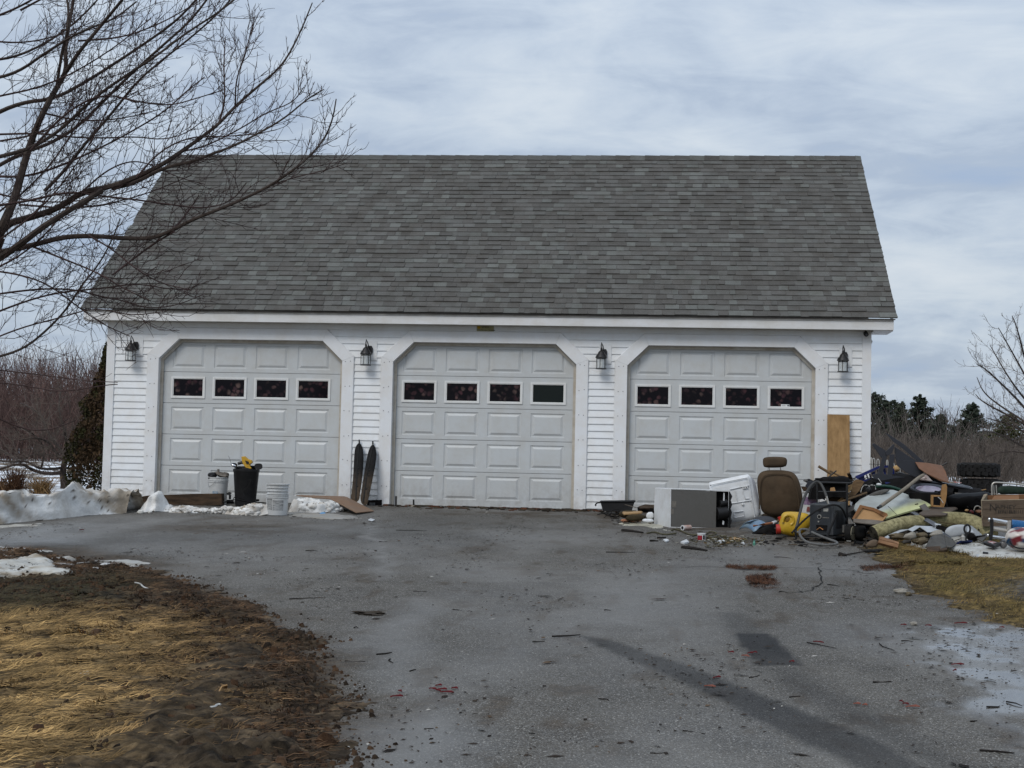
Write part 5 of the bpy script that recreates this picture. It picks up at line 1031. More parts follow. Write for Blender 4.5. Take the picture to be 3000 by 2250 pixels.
for k in range(4):
    z0 = hh*.62+.005+k*(hh*.38-.03)/3.2; s_ = MB(); ra = rt_*(.965+.008*k)
    s_.lathe([(ra-.012, -.03), (ra-.012, .004), (ra+.006, .005), (ra+.006, .017), (ra-.002, .018)] if k < 3 else [(ra-.012, -.03), (ra-.012, .004), (ra+.007, .005), (ra+.007, .020), (ra-.003, .020), (ra-.012, -.02), (.02, -.05), (0, -.05)], 32, sb+V(.001*k, 0, z0)).build('pail_rim', m_wpl, t, smooth=True)
lbm = MB()
def arc_label(a0, a1, z0, z1, r, o):
    r = r if isinstance(r, tuple) else (r, r)
    m = MB(); G = [[o+V(q*math.cos(a), q*math.sin(a), z) for q, z in zip(r, (z0, z1))] for a in np.linspace(a0, a1, 9)]; return m.grid(G)
A0 = -math.pi/2
lab_m = mat('label_grey', (.17, .175, .18), .5, c2=(.48, .49, .49), sc=45, stretch=(.35, .35, 2.2), det=2)
arc_label(A0-.88, A0-.22, hh*.16, hh*.49, (rt_*.912, rt_*.965), sb).build('label', lab_m, t, smooth=True); arc_label(A0-.16, A0+.85, hh*.15, hh*.47, (rt_*.910, rt_*.962), sb).build('label', lab_m, t, smooth=True); arc_label(A0-.88, A0-.24, hh*.485, hh*.505, (rt_*.966, rt_*.969), sb).build('label_bar', m_ink, t)
plate('board', 'thin brown board resting on the snow mound by the left door', 'board', m_brd, [(1005,797,-1.35),(1060,794,-1.05),(1455,806,-.75),(1330,830,-1.2),(1180,818,-1.3)], -1., .012, b4)
plate('board', 'rusty brown sheet sloping down to the drive beside the skis', 'board', m_brd, [(1320,826,-1.25),(1465,808,-.9),(1725,941,-1.35),(1562,956,-1.95)], -1., .012, b4)
def ski(label, pts, tipx, tipy, crest):
    Yf = lambda y: -.06-.34*(y-260)/1000
    P = dens([at(*r7(x, y), Yf(y)) for x, y in pts], 2); t = thing('snowmobile_ski', label, 'ski', P[P[:, 2].argmin()], None); mb = ringed(P, .035, rings=(1, .98, .9, .6, .3))
    v = np.array(mb.v); zz_ = v[:, 2]; w_ = np.clip((.50-zz_)/.3, 0, 1)[:, None]; n_ = fbm(v[:, 0]*20, v[:, 2]*9, 3)[:, None]; c = V(.014, .014, .015)*(1-w_)+(V(.11, .075, .045)*n_*1.3+V(.03, .03, .03)*(1-n_))*w_
    mb.build('blade', mat('worn_black', (1, 1, 1), .6, var=.5, sc=18, attr=True, bump=.3, spec=.1), t, smooth=True, cols=np.clip(c, .004, 1))
    MB().tube([at(*r7(x, y), Yf(y)-.02) for x, y in crest], .008, 5).build('keel', mat('worn_grey', (.03, .03, .03), .6, c2=(.015, .015, .015), sc=10, spec=.2), t)
    a = at(*r7(tipx, tipy), -.05); MB().tube([a, at(*r7(tipx, tipy+55), -.06)], .012, 7).build('tip_loop', m_blk, t)
    bl = MB()
    for fr in (.42, .52, .76): q = crest[0]; x = crest[0][0]+(crest[-1][0]-crest[0][0])*fr; y = crest[0][1]+(crest[-1][1]-crest[0][1])*fr; bl.ell(at(*r7(x+14, y), Yf(y)-.022), (.012, .008, .012), None, 8, 5)
    bl.build('bolt', m_blk, t)
ski('left one of two worn black snowmobile skis leaning between the doors', [(553,262),(500,330),(485,450),(472,750),(445,1050),(425,1190),(560,1240),(590,1010),(630,720),(640,450),(622,330),(578,262)], 566, 212, [(560,300),(545,500),(530,800),(510,1180)])
ski('right one of two worn black snowmobile skis, tilted to the right', [(778,290),(738,330),(700,450),(655,700),(610,1000),(575,1230),(690,1300),(738,1080),(790,820),(850,500),(842,370),(806,290)], 786, 233, [(785,330),(745,500),(690,800),(630,1220)])
plate('crawl_opening', 'black opening in the foundation to the right of the skis', 'opening', m_blkm, [(690,1190),(935,1186),(935,1325),(700,1325)], -.035, .03, r7); plate('concrete_block', 'grey block sitting inside the black opening beside the skis', 'block', mat('block_grey', (.09, .095, .10), .7), [(735,1232),(820,1232),(820,1305),(735,1310)], -.09, .06, r7)
pipe('stake', 'taller dark stake standing at the left foot of the middle door', 'stake', m_blk, [(1163,1125),(1160,1310)], -.12, .014, r7, 8); pipe('stake', 'shorter dark stake standing in front of the middle door', 'stake', m_blk, [(1447,1180),(1450,1300)], -.14, .014, r7, 8)
m_stone = mat('pale_stone', (.30, .27, .23), .85, c2=(.18, .16, .13), sc=12, bump=.5); m_stone2 = mat('brown_stone', (.15, .12, .075), .85, c2=(.08, .065, .045), sc=9, bump=.6)
soft('cloth_lump', 'pale pointed heap of dirt around the shorter stake', 'dirt', m_stone, [(1340,1310),(1440,1262),(1480,1290),(1530,1310),(1430,1330)], -.22, .10, r7); soft('cloth_lump', 'flat pale scrap between the two stakes by the middle door', 'scrap', m_stone, [(1165,1310),(1250,1292),(1320,1300),(1290,1325),(1180,1330)], -.25, .06, r7)
soft('wood_splinter', 'pale splintered strip of wood at the foot of the frame beside the crawl opening', 'wood', wood_l, [(850,1352),(930,1338),(1090,1350),(1080,1368),(940,1362)], -.45, .03, r7)
soft('blue_glove', 'crumpled light blue glove on the slush near the boards', 'glove', mat('glove_blue', (.12, .33, .60), .5, var=.3, sc=20), [(1212,968,-2.0),(1245,955,-1.95),(1285,965,-1.9),(1270,990,-2.1),(1225,996,-2.15)], -2, .05, b4, jit=.03)

# ---- leaning plank
plate('plank', 'wide light wooden plank leaning on the wall right of the right door', 'plank', mat('plank_wood', (.36, .225, .105), .7, c2=(.24, .145, .065), sc=5, stretch=(4, 4, .5), bump=.2), [(2424,1214,-.09),(2489,1217,-.09),(2490,1500,-.42),(2424,1494,-.42)], 0, .03)

# ---- right group, back to front
def anchor(px, py): return gnd(px, py)
# black tub and things by the third pier
P = pts3([(28,1012),(345,1008),(318,1095),(52,1098)], -.75, r1); q = [p+V(0, .34, 0) for p in P]; t = thing('plastic_tub', 'long black plastic tub on the ground left of the right door', 'tub', (P[3]+P[2])/2)
tbm = MB(); tbm.add(P+q, [(0, 3, 2, 1), (3, 0, 4, 7), (1, 2, 6, 5), (4, 5, 6, 7), (3, 7, 6, 2)]); tbm.build('shell', m_blk, t); rm = MB(); a_, b_ = P[0], P[1]
for u_, v_ in ((P[0]+V(-.01, -.01, 0), P[1]+V(.01, -.01, 0)), (q[0]+V(-.01, .01, 0), q[1]+V(.01, .01, 0)), (P[0], q[0]), (P[1], q[1])): rm.tube([u_, v_], .012, 4)
rm.build('rim', m_blk, t); MB().tube(smooth_line(pts3([(30,1020),(0,1018),(-20,1040),(-12,1050)], -.8, r1)), .012, 6).build('handle', m_blk, t)
for k, (pp, rr_) in enumerate([([(0,1130),(80,1110),(170,1090),(210,1120),(130,1150),(60,1120),(20,1100)], .007), ([(110,1140),(150,1075),(210,1080),(180,1120),(260,1105)], .006), ([(60,1160),(120,1120),(125,1170),(200,1180)], .005)]): pipe('cable', ['long tangled black cable in front of the plastic tub', 'black cable looping up behind the shoe pile', 'short dark cable lying nearest the drive under the plastic tub'][k], 'cable', m_rub, pp, -1.3-.1*k, rr_, r1, 5)
plate('board', 'dark warped board half hidden left of the white washer', 'board', wood_d, [(380,1060,-1.2),(440,1040,-1.),(525,1045,-.9),(525,1075,-1.2),(400,1075,-1.4)], 0, .02, r1); plate('board', 'black panel tipped against the bottom of the right door', 'board', m_blkm, [(370,1060),(525,1075),(525,1110),(375,1105)], -1.25, .02, r1); plate('stick', 'thin grey stick reaching from the tub toward the washer', 'stick', wood_g, [(250,1038),(260,1034),(420,1078),(415,1084)], -1.05, .012, r1)
soft('work_shoe', 'dark olive shoe at the left of the pile beside the washer', 'shoe', mat('shoe_olive', (.055, .042, .022), .8, c2=(.03, .024, .016), sc=14, bump=.5), [(190,1130),(215,1095),(330,1085),(350,1120),(330,1170),(230,1165)], -1.9, .16, r1, jit=.04, seed=3)
soft('work_shoe', 'dark olive shoe in front of the tan board beside the washer', 'shoe', MATS['shoe_olive'], [(250,1160),(290,1125),(420,1130),(455,1150),(430,1185),(290,1190)], -2.15, .14, r1, jit=.04, seed=7)
plate('board', 'short tan board lying across the pile of shoes', 'board', wood_l, [(232,1115,-2.1),(240,1104,-1.9),(405,1102,-1.9),(420,1110,-1.9),(405,1118,-2.1),(245,1128,-2.2)], 0, .018, r1)
R = np.random.RandomState(12); m_br = mat('broken_brick', (.36, .13, .06), .85, c2=(.5, .3, .2), sc=25, bump=.5)
for k, (x, y, s) in enumerate([(255, 1200, .055), (300, 1190, .05), (345, 1195, .045), (385, 1198, .045), (325, 1204, .035)]): p = gnd(*r1(x, y)); tag(MB().ell(p+V(0, 0, s*.4), (s, s*.7, s*.5), rz(k), 6, 4, .4, k+3).build('brick_chunk', m_br, None), ['largest orange brick fragment, at the left end of the row', 'second orange brick fragment from the left beside the washer', 'orange brick fragment third from the left, below the shoe', 'orange brick fragment nearest the white foam beside the washer', 'smallest orange brick fragment, in front of the row'][k], 'brick')
soft('foam_piece', 'bluish white foam block standing against the washer', 'foam', m_wht, [(458,1108),(520,1104),(522,1170),(448,1168)], -2.3, .06, r1, k=1); soft('foam_piece', 'rounded white foam cap on the ground left of the washer', 'foam', m_wht, [(410,1185),(430,1165),(520,1170),(525,1205),(430,1205)], -2.55, .10, r1)
sheet('paper_sheet', 'pale flattened sheet on the ground running under the washer', [(1822,1532),(1850,1528),(1920,1535),(1960,1548),(2000,1556),(1960,1556),(1890,1546)], .012, 63, (.52, .50, .40), step=.02, soft=.03, dirt=.15, cat='paper', m=m_ice)

# washer cabinet on its side
wc = gnd(1964, 1546); ang = math.radians(19); wu = V(math.cos(ang), math.sin(ang), -.012); ww_ = V(-math.sin(ang), math.cos(ang), .0); Hh = .505; Ll = .835; Dd = .64
t = thing('washing_machine', 'white appliance cabinet lying on its side with its dark underside showing', 'appliance', wc)
def wp(a, d, h): return wc+wu*a+ww_*d+V(0, 0, h)
def wplate(m, pl, th, nm, bev=.004): return MB().plate([wp(*p) for p in pl], th).build(nm, m, t, bevel=bev)
wplate(m_wht, [(0, 0, 0), (0, Dd, 0), (0, Dd, Hh), (0, 0, Hh)], .012, 'side_panel'); wplate(m_wht, [(.006, 0, Hh), (.006, Dd, Hh), (Ll-.10, Dd, Hh), (Ll, 0, Hh)], .012, 'side_panel'); wplate(m_wht, [(.006, 0, .006), (Ll, 0, .006), (Ll, Dd, .006), (.006, Dd, .006)], .012, 'side_panel'); wplate(m_wht, [(.0, Dd, 0), (Ll-.1, Dd, 0), (Ll-.1, Dd, Hh), (0, Dd, Hh)], .012, 'top_panel')
wplate(m_dgr, [(.012, .006, .012), (.635, .006, .012), (.635, .006, Hh-.012), (.012, .006, Hh-.012)], .012, 'bottom_panel'); wplate(m_blkm, [(.62, .10, .012), (Ll, .08, .012), (Ll, .08, Hh-.012), (.62, .10, Hh-.012)], .012, 'base_tray')
MB().tube([wp(.66, .05, .2), wp(.80, .05, .22)], .085, 14).tube([wp(.70, .04, .33), wp(.80, .05, .35)], .045, 10).build('motor', m_blk, t, smooth=True)
wplate(m_wht, [(.735, .02, .34), (.758, .02, .335), (.756, .02, .475), (.742, .02, .48)], .004, 'bracket', 0); wplate(m_wht, [(.73, .02, .06), (.752, .02, .055), (.757, .02, .10), (.735, .02, .11)], .004, 'bracket', 0)
jag = [(Ll-.02, 0, 0), (Ll+.01, 0, 0)]+[(Ll+(.018 if k % 2 else -.004), 0, .05+k*.055) for k in range(8)]+[(Ll-.02, 0, Hh-.01)]; wplate(m_blk, jag, .03, 'edge_strip', 0)
m_lb = mat('old_label', (.20, .185, .16), .6, c2=(.13, .12, .11), sc=30)
wplate(m_lb, [(.005, -.003, .265), (.075, -.003, .265), (.075, -.003, .350), (.005, -.003, .350)], .002, 'sticker', 0); wplate(m_lb, [(.005, -.003, .175), (.042, -.003, .175), (.042, -.003, .245), (.005, -.003, .245)], .002, 'sticker', 0)
# white lid behind
t = thing('moulded_plastic_cover', 'white moulded plastic lid standing tilted between washer and car seat', 'appliance part', at(2155, 1530, -2.3))
Yl = -1.95; soft('shell', None, None, m_wht, [(1198,135),(1215,118),(1600,36),(1640,38),(1665,80),(1720,300),(1755,480),(1700,520),(1440,562),(1400,560),(1250,350)], Yl, .10, a8, parent=t)
lr = MB()
for pl in ([(1215,150),(1620,70)], [(1430,200),(1650,150)], [(1450,350),(1665,315)], [(1475,445),(1578,430),(1585,485),(1480,505),(1475,445)], [(1490,215),(1515,330)], [(1570,210),(1600,300),(1640,295)], [(1630,60),(1700,500)]): lr.tube(pts3(pl, Yl-.058, a8), .007, 5)
lr.build('rib', m_wht, t, smooth=True); MB().plate(pts3([(1568,172),(1622,162),(1626,185),(1572,195)], Yl-.062, a8), .01).build('bracket', m_wht, t); 
for x, y in ((1585, 180), (1610, 176), (1225, 155)): MB().ell(at(*a8(x, y), Yl-.068), (.008, .004, .008), None, 8, 5).build('screw_hole', m_blk, t)
t = t; MB().ell(at(*a8(1572, 360), Yl-.06), (.017, .012, .022), None, 10, 6).build('knob', m_wht, t, smooth=True)
soft('side_strip', None, None, mat('grey_side', (.34, .35, .38), .5, c2=(.26, .27, .30), sc=6), [(1640,60),(1690,80),(1725,200),(1770,440),(1760,480),(1700,490),(1670,250)], Yl+.03, .06, a8, parent=t, k=1)
# car seat
m_seat = mat('seat_velour', (.095, .066, .042), .95, c2=(.062, .045, .03), sc=4, bump=.25, bsc=120)
st_ = at(2290, 1500, -2.35); st_[2] = float(gz(0, -2.2)); t = thing('car_seat', 'brown velour car seat with its headrest raised, seen from behind', 'car seat', st_)
soft('backrest', None, None, m_seat, [(1478,850),(1482,775),(1520,728),(1600,716),(1760,720),(1835,750),(1878,840),(1900,960),(1905,1050),(1880,1120),(1700,1150),(1530,1130),(1500,1020)], -2.0, .17, r1, parent=t)
MB().tube(smooth_line(pts3([(1500,1080),(1500,900),(1515,790),(1580,750),(1760,752),(1820,800),(1860,950),(1870,1080)], -2.09, r1)), .008, 6).build('piping', m_seat, t, smooth=True)
soft('headrest', None, None, m_seat, [(1532,640),(1534,608),(1570,596),(1640,593),(1730,597),(1757,615),(1757,660),(1740,690),(1640,697),(1550,694),(1534,675)], -2.0, .12, r1, parent=t, k=1)
for x in (1588, 1693): MB().tube(pts3([(x,688),(x+6,726)], -2.0, r1), .007, 6).build('headrest_post', m_steel, t)
soft('seat_cushion', None, None, m_seat, [(1510,1110),(1700,1120),(1870,1110),(1860,1180),(1700,1200),(1540,1190)], -1.75, .36, r1, parent=t, k=1)
# lid, shovel, jug
p = at(*a8(1812, 540), -2.75); tag(MB().ell(p+V(0, .1, -.03), (.17, .15, .095), None, 20, 10).build('plastic_dome', mat('slate_plastic', (.045, .047, .055), .5), None, smooth=True), 'dark domed lid lying in front of the car seat', 'lid')
bs = gnd(*a8(1640, 660)); t = thing('snow_shovel', 'blue snow shovel with an orange handle lying in front of the car seat', 'shovel', bs)
c0, c1, c2_, c3 = gnd(*a8(1535, 632)), gnd(*a8(1640, 546), .13), gnd(*a8(1838, 578), .10), gnd(*a8(1700, 668), .0); G = []
for i in range(9):
    u = i/8; row = []
    for j in range(7): v_ = j/6; p = (c0*(1-u)+c3*u)*(1-v_)+(c1*(1-u)+c2_*u)*v_; p = p+V(0, 0, .045*math.sin(u*math.pi)+.03*math.sin(v_*3.14)); row.append(p)
    G.append(row)
sh = MB().grid(G).build('scoop', mat('shovel_blue', (.10, .20, .36), .45, c2=(.20, .27, .32), sc=5), t, smooth=True); md = sh.modifiers.new('t', 'SOLIDIFY'); md.thickness = .008
MB().tube([gnd(*a8(1690, 592), .13), gnd(*a8(1800, 575), .17), gnd(*a8(1880, 562), .15), gnd(*a8(1965, 540), .13)], .014, 7).build('handle', mat('orange_wood', (.38, .13, .05), .6, c2=(.28, .12, .06), sc=12), t, smooth=True)
MB().tube([gnd(*a8(1900, 556), .15), gnd(*a8(2060, 505), .16)], .017, 8).build('shaft', wood, t); MB().tube([gnd(*a8(1895, 557), .152), gnd(*a8(1925, 549), .152)], .019, 8).build('band', m_wht, t)
soft('black_sheet', 'crumpled black plastic under the shovel and the jug', 'plastic sheet', m_blkm, [(1640,680),(1750,620),(1850,590),(1950,640),(2050,690),(1950,700),(1800,700)], -3.2, .16, a8, jit=.08, seed=5)
t = thing('fuel_jug', 'yellow plastic fuel jug with a red cap tipped on its side', 'jug', gnd(*r1(1800, 1325))); Yj = -3.45; m_jug = mat('jug_yellow', (.62, .40, .025), .4, c2=(.50, .31, .03), sc=6)
soft('body', None, None, m_jug, [(1690,1170),(1712,1112),(1760,1100),(1880,1106),(1975,1128),(1980,1250),(1850,1335),(1760,1325),(1690,1300),(1672,1250)], Yj, .26, r1, parent=t)
MB().tube(smooth_line(pts3([(1715,1200),(1725,1150),(1765,1130),(1810,1150),(1820,1200),(1790,1225)], Yj-.125, r1)), .018, 8).build('handle', m_jug, t, smooth=True); MB().ell(at(*r1(1768, 1182), Yj-.118), (.045, .012, .04), None, 12, 6).build('recess_shade', mat('jug_recess_shade', (.22, .12, .01), .6), t, smooth=True)  # darker yellow ellipse paints the shade inside the handle hole
a_ = at(*r1(1672, 1262), Yj-.02); MB().tube([a_+V(.03, 0, 0), a_+V(-.022, 0, -.003)], .060, 16).build('cap', mat('cap_red', (.50, .035, .02), .45), t, smooth=True); a_ = at(*r1(1685, 1165), Yj); MB().tube([a_+V(.02, 0, -.03), a_+V(-.005, 0, .02)], .022, 10).build('spout', MATS['cap_red'], t, smooth=True)

# welder cart
wb = gnd(*a5(430, 1490)); t = thing('welder', 'grey black welding machine with knobs on its front face', 'welder', wb)
an = math.radians(-38); fu = V(math.cos(an), -math.sin(an)*-1, 0); fu = V(math.cos(math.radians(28)), -math.sin(math.radians(28)), 0); sv = V(math.sin(math.radians(28)), math.cos(math.radians(28)), 0)
p00 = gnd(*a5(395, 1475), .04); p00 = at(*a5(395, 1470), -4.0); Wf_, Hf_, Df_ = .30, .40, .44
def wq(a, d, h): return p00+fu*a+sv*d+V(0, 0, h)
wbm = MB(); body = [wq(0, 0, 0), wq(Wf_, 0, 0), wq(Wf_, Df_, 0), wq(0, Df_, 0), wq(0, .0, Hf_-.03), wq(Wf_, .0, Hf_-.03), wq(Wf_, Df_, Hf_), wq(0, Df_, Hf_)]
wbm.add(body, [(0, 3, 2, 1), (4, 5, 6, 7), (0, 1, 5, 4), (1, 2, 6, 5), (2, 3, 7, 6), (3, 0, 4, 7)]); m_wld = mat('welder_grey', (.045, .050, .056), .45, c2=(.03, .033, .037), sc=6); wbm.build('case', m_wld, t, bevel=.012)
fp = MB().plate([wq(.02, -.004, .03), wq(Wf_-.03, -.004, .03), wq(Wf_-.03, -.004, Hf_-.05), wq(.02, -.004, Hf_-.05)], .008); fp.build('front_panel', mat('welder_panel', (.03, .034, .04), .4), t)
def disc(m_, c, n_, r, th, nm, par, k=14):
    u = unit(np.cross(n_, V(0, 0, 1))); w_ = np.cross(u, n_); return MB().plate([c+u*r*math.cos(2*math.pi*j/k)+w_*r*math.sin(2*math.pi*j/k) for j in range(k)], th).build(nm, m_, par)
for (a, h, r, m_) in ((.13, .30, .020, m_blk), (.13, .22, .026, m_alu), (.13, .22, .018, m_blk), (.12, .16, .009, m_alu)): disc(m_, wq(a, -.014-(.006 if m_ is m_blk else 0), h), -sv, r, .012, 'knob', t)
MB().plate([wq(.18, -.010, .285), wq(.24, -.010, .285), wq(.24, -.010, .320), wq(.18, -.010, .320)], .004).build('name_plate', mat('plate_pale', (.45, .44, .40), .5, c2=(.1, .1, .1), sc=60), t); MB().plate([wq(.17, -.010, .205), wq(.25, -.010, .205), wq(.25, -.010, .215), wq(.17, -.010, .215)], .003).build('print', m_lb, t)
vn = MB()
for k in range(6): vn.plate([wq(Wf_+.002, .08+k*.045, .08), wq(Wf_+.002, .10+k*.045, .08), wq(Wf_+.002, .10+k*.045, .30), wq(Wf_+.002, .08+k*.045, .30)], .008)
vn.build('vent', m_blk, t); MB().plate([wq(.10, -.012, .05), wq(.22, -.012, .05), wq(.23, -.012, .12), wq(.09, -.012, .12)], .012).build('wire_door', m_blkm, t); MB().tube([wq(.1, -.02, .06), wq(.14, -.02, .09), wq(.18, -.02, .065)], .006, 5).build('copper_wire', mat('copper', (.5, .22, .08), .4, .7), t)
MB().plate([wq(Wf_+.01, .30, .03), wq(Wf_+.01, .40, .03), wq(Wf_+.01, .40, .12), wq(Wf_+.01, .30, .12)], .02).build('socket_box', m_alu, t)
t = thing('welding_cart', 'black tubular cart frame standing around the welding machine', 'cart', gnd(*a5(1000, 1530))); Yc = -3.75
fr = MB(); fr.tube(pts3([(1003,640),(1003,1290),(1000,1480)], Yc, a5), .014, 8); fr.build('upright', m_blk, t, smooth=True); MB().tube(pts3([(518,640),(520,1000)], Yc, a5), .011, 8).build('upright', m_blk, t, smooth=True)
MB().tube(pts3([(485,625),(1070,640)], Yc, a5), .012, 8).build('cross_bar', m_blk, t, smooth=True); MB().tube(pts3([(540,778),(995,778)], Yc, a5), .009, 8).build('cross_bar', m_blk, t, smooth=True)
MB().plate([wq(-.03, -.05, -.02), wq(Wf_+.05, -.05, -.02), wq(Wf_+.05, Df_+.1, -.02), wq(-.03, Df_+.1, -.02)], .02).build('deck', m_blk, t); MB().tube(pts3([(165,1400),(175,1470),(180,1545)], -4.35, a5), .014, 7).build('foot', m_blk, t); MB().tube(pts3([(165,1432),(215,1432)], -4.36, a5), .014, 7).build('foot_collar', m_alu, t)
wh = at(*a5(1066, 1450), -3.95); MB().tube([wh+V(-.045, .02, 0), wh+V(.02, -.01, 0)], .110, 24).build('wheel', m_rub, t, smooth=True); MB().tube([wh+V(.018, -.012, 0), wh+V(.030, -.018, 0)], .085, 20).build('hub', mat('hub_beige', (.30, .28, .21), .6), t, smooth=True)
pipe('welding_hose', 'thick grey welding lead arching high over the front of the machine', 'hose', mat('hose_grey', (.055, .055, .055), .5), [(160,1430,-4.4),(205,1290,-4.35),(240,1120,-4.3),(300,890,-4.2),(390,710,-4.1),(490,610,-4.05),(565,625,-4.05),(625,730,-4.1),(670,850,-4.15)], 0, .017, a5, 8)
pipe('hose_connector', 'brass and silver coupling at the end of the arching welding lead', 'connector', m_alu, [(668,848),(680,880),(695,950),(705,975)], -4.15, .013, a5, 8)
pipe('power_cable', 'black cable bowed across the front of the welding machine', 'cable', m_rub, [(110,1445,-4.5),(250,1290,-4.4),(430,1130,-4.3),(600,1035,-4.25),(760,985,-4.2),(870,1000,-4.15),(950,1080,-4.1),(985,1190,-4.0)], 0, .012, a5, 7)
pipe('coiled_hose', 'grey scuffed hose looped on the ground below the welding machine', 'hose', mat('hose_pale', (.16, .16, .155), .6, c2=(.08, .08, .08), sc=40), [(360,1390,-4.35),(235,1378,-4.4),(232,1480,-4.5),(330,1590,-4.75),(480,1628,-4.85),(700,1640,-4.9),(850,1625,-4.85),(840,1590,-4.75),(700,1545,-4.6),(560,1490,-4.5),(430,1430,-4.4)], 0, .014, a5, 7)
pipe('welding_torch', 'dark torch handle propped upright against the welding machine', 'torch', m_blk, [(690,1500),(720,1400),(790,1250),(830,1120)], -4.35, .014, a5, 7)
# behind the cart
t = thing('printed_carton', 'small carton with a purple picture behind the welding machine', 'box', at(*a5(400, 1130), -3.1)); plate('picture_side', None, None, mat('purple_print', (.16, .09, .20), .5, c2=(.35, .28, .36), sc=26), [(312,858),(505,878),(505,995),(300,985)], -3.1, .12, a5, parent=t); plate('lower_side', None, None, m_wpl, [(275,990),(520,998),(515,1120),(265,1112)], -3.12, .12, a5, parent=t); plate('printed_mark', None, None, mat('faded_red', (.25, .08, .07), .6), [(360,1020),(400,1022),(398,1100),(345,1098),(350,1060)], -3.19, .004, a5, parent=t)
soft('black_bag', 'lumpy black bag draped over the top bar of the cart', 'bag', m_blkm, [(480,555),(520,560),(570,560),(620,540),(700,540),(760,530),(850,530),(900,515),(980,520),(1050,570),(1090,640),(1000,690),(800,680),(600,660),(490,620)], -3.35, .30, a5, jit=.07, seed=2, k=1)
plate('black_crate', 'black open crate seen through the frame of the cart', 'crate', m_blkm, [(500,650),(990,650),(990,880),(760,860),(540,900),(380,900),(420,720)], -3.3, .25, a5)
plate('plastic_wedge', 'dark wedge of plastic sticking up left of the cart frame', 'panel', m_gpl, [(330,680),(370,615),(440,600),(490,640),(470,700),(340,715)], -2.6, .03, a5); plate('board', 'dark board under the wedge of plastic beside the car seat', 'board', wood_d, [(255,690),(480,700),(500,760),(300,770)], -2.5, .03, a5); plate('board', 'brown board standing behind the welding machine', 'board', wood_d, [(690,870),(840,810),(1000,800),(1000,980),(760,1000)], -3.2, .04, a5)
plate('torn_card', 'orange brown scrap of board seen between the cart bars', 'scrap', m_card, [(735,715),(800,705),(820,775),(730,770)], -3.5, .01, a5)
pipe('broken_stick', 'round brown handle jutting up left above the black bag', 'stick', wood, [(540,365),(640,425),(760,495)], -3.2, .017, a5, 8); pipe('broken_stick', 'brown stick crossing behind the jutting round handle', 'stick', wood, [(725,435),(800,480),(890,525)], -3.1, .012, a5, 7); pipe('iron_rod', 'short dark rod crossing over the brown handles', 'rod', m_blk, [(700,545),(760,495),(832,436)], -3.3, .010, a5, 6)
t = thing('notched_plank', 'tan notched plank leaning up behind the cart upright', 'plank', at(*a5(900, 980), -3.0)); plate('edge_face', None, None, mat('pale_cut_wood', (.50, .33, .16), .7, c2=(.42, .26, .12), sc=8), [(820,960),(960,815),(1065,655),(1085,665),(1085,730),(985,830),(900,965)], -3.3, .02, a5, parent=t); plate('broad_face', None, None, wood, [(1085,665),(1110,600),(1170,575),(1285,612),(1200,760),(1130,840),(1000,900),(1085,740)], -3.15, .03, a5, parent=t)
pipe('long_stick', 'long brown stick running back from the welding machine', 'stick', wood, [(790,978,-3.6),(1050,890,-3.3),(1320,795,-3.0)], 0, .013, a5, 7)

# the heap itself ------------------------------------------------
soft('black_tarp', 'big crumpled black tarp added as dark filler in the core of the junk heap', 'tarp', m_blkm, [(2500,1440),(2540,1405),(2620,1385),(2720,1400),(2790,1420),(2870,1430),(2900,1450),(2895,1500),(2860,1540),(2700,1560),(2560,1568),(2490,1530)], -2.1, 1.0, jit=.12, seed=4, k=1)  # dark mass added to fill the gaps beneath the heaped items
m_blue = mat('blue_plastic', (.018, .028, .16), .4, var=.35, sc=5); t = thing('blue_crate', 'dark blue perforated plastic crate side on top of the heap', 'crate', at(*a4(300, 600), -2.0))
plate('rim', None, None, m_blue, [(28,528),(400,362),(560,352),(565,385),(412,400),(60,572)], -2.0, .04, a4, parent=t)
for k, (x0, x1) in enumerate([(60, 175), (205, 222), (250, 268), (292, 350), (385, 440), (470, 520), (560, 660)]): y0 = 562-(x0-60)*.40 if x0 < 400 else 400; y1 = 562-(x1-60)*.40 if x1 < 400 else 400; plate('slat', None, None, m_blue, [(x0, y0), (x1, y1), (x1+20, 625), (x0+60 if k else 150, 620)], -1.98+.004*k, .015, a4, parent=t, bevel=0)
plate('lower_band', None, None, m_blue, [(140,585),(640,500),(665,545),(420,640),(220,640)], -1.965, .02, a4, parent=t)
m_wire = mat('white_wire', (.55, .55, .53), .5)
for k, (x, y, w_, h_) in enumerate([(290, 230, 22, 190), (330, 240, 40, 160), (400, 255, 40, 130), (550, 270, 22, 110), (590, 290, 24, 90), (650, 320, 28, 90), (745, 400, 30, 70)]):
    if k == 0: t = thing('wire_rack', 'white wire rack with hooped bars behind the blue crate', 'rack', at(*a4(400, 420), -1.7))
    MB().tube(smooth_line(pts3([(x-w_/2, y+h_), (x-w_/2, y+12), (x, y-8), (x+w_/2, y+12), (x+w_/2, y+h_)], -1.7, a4)), .006, 5).build('hoop', m_wire, t, smooth=True)
MB().tube(pts3([(262,330),(450,335),(640,360),(780,430)], -1.7, a4), .006, 5).build('rail', m_blk, t)
p = at(*a4(697, 402), -1.85); tag(MB().ell(p, (.046, .045, .046), None, 14, 9, .1, 3).build('tan_ball', mat('tan', (.55, .36, .17), .7, c2=(.4, .26, .12), sc=12), None, smooth=True), 'tan rounded lump caught between the grey plastic legs', 'ball')
t = thing('plastic_wreckage', 'broken dark grey plastic frame with a raised fin crowning the heap', 'plastic frame', at(*r2(1000, 830), -2.2)); Yg = -2.3
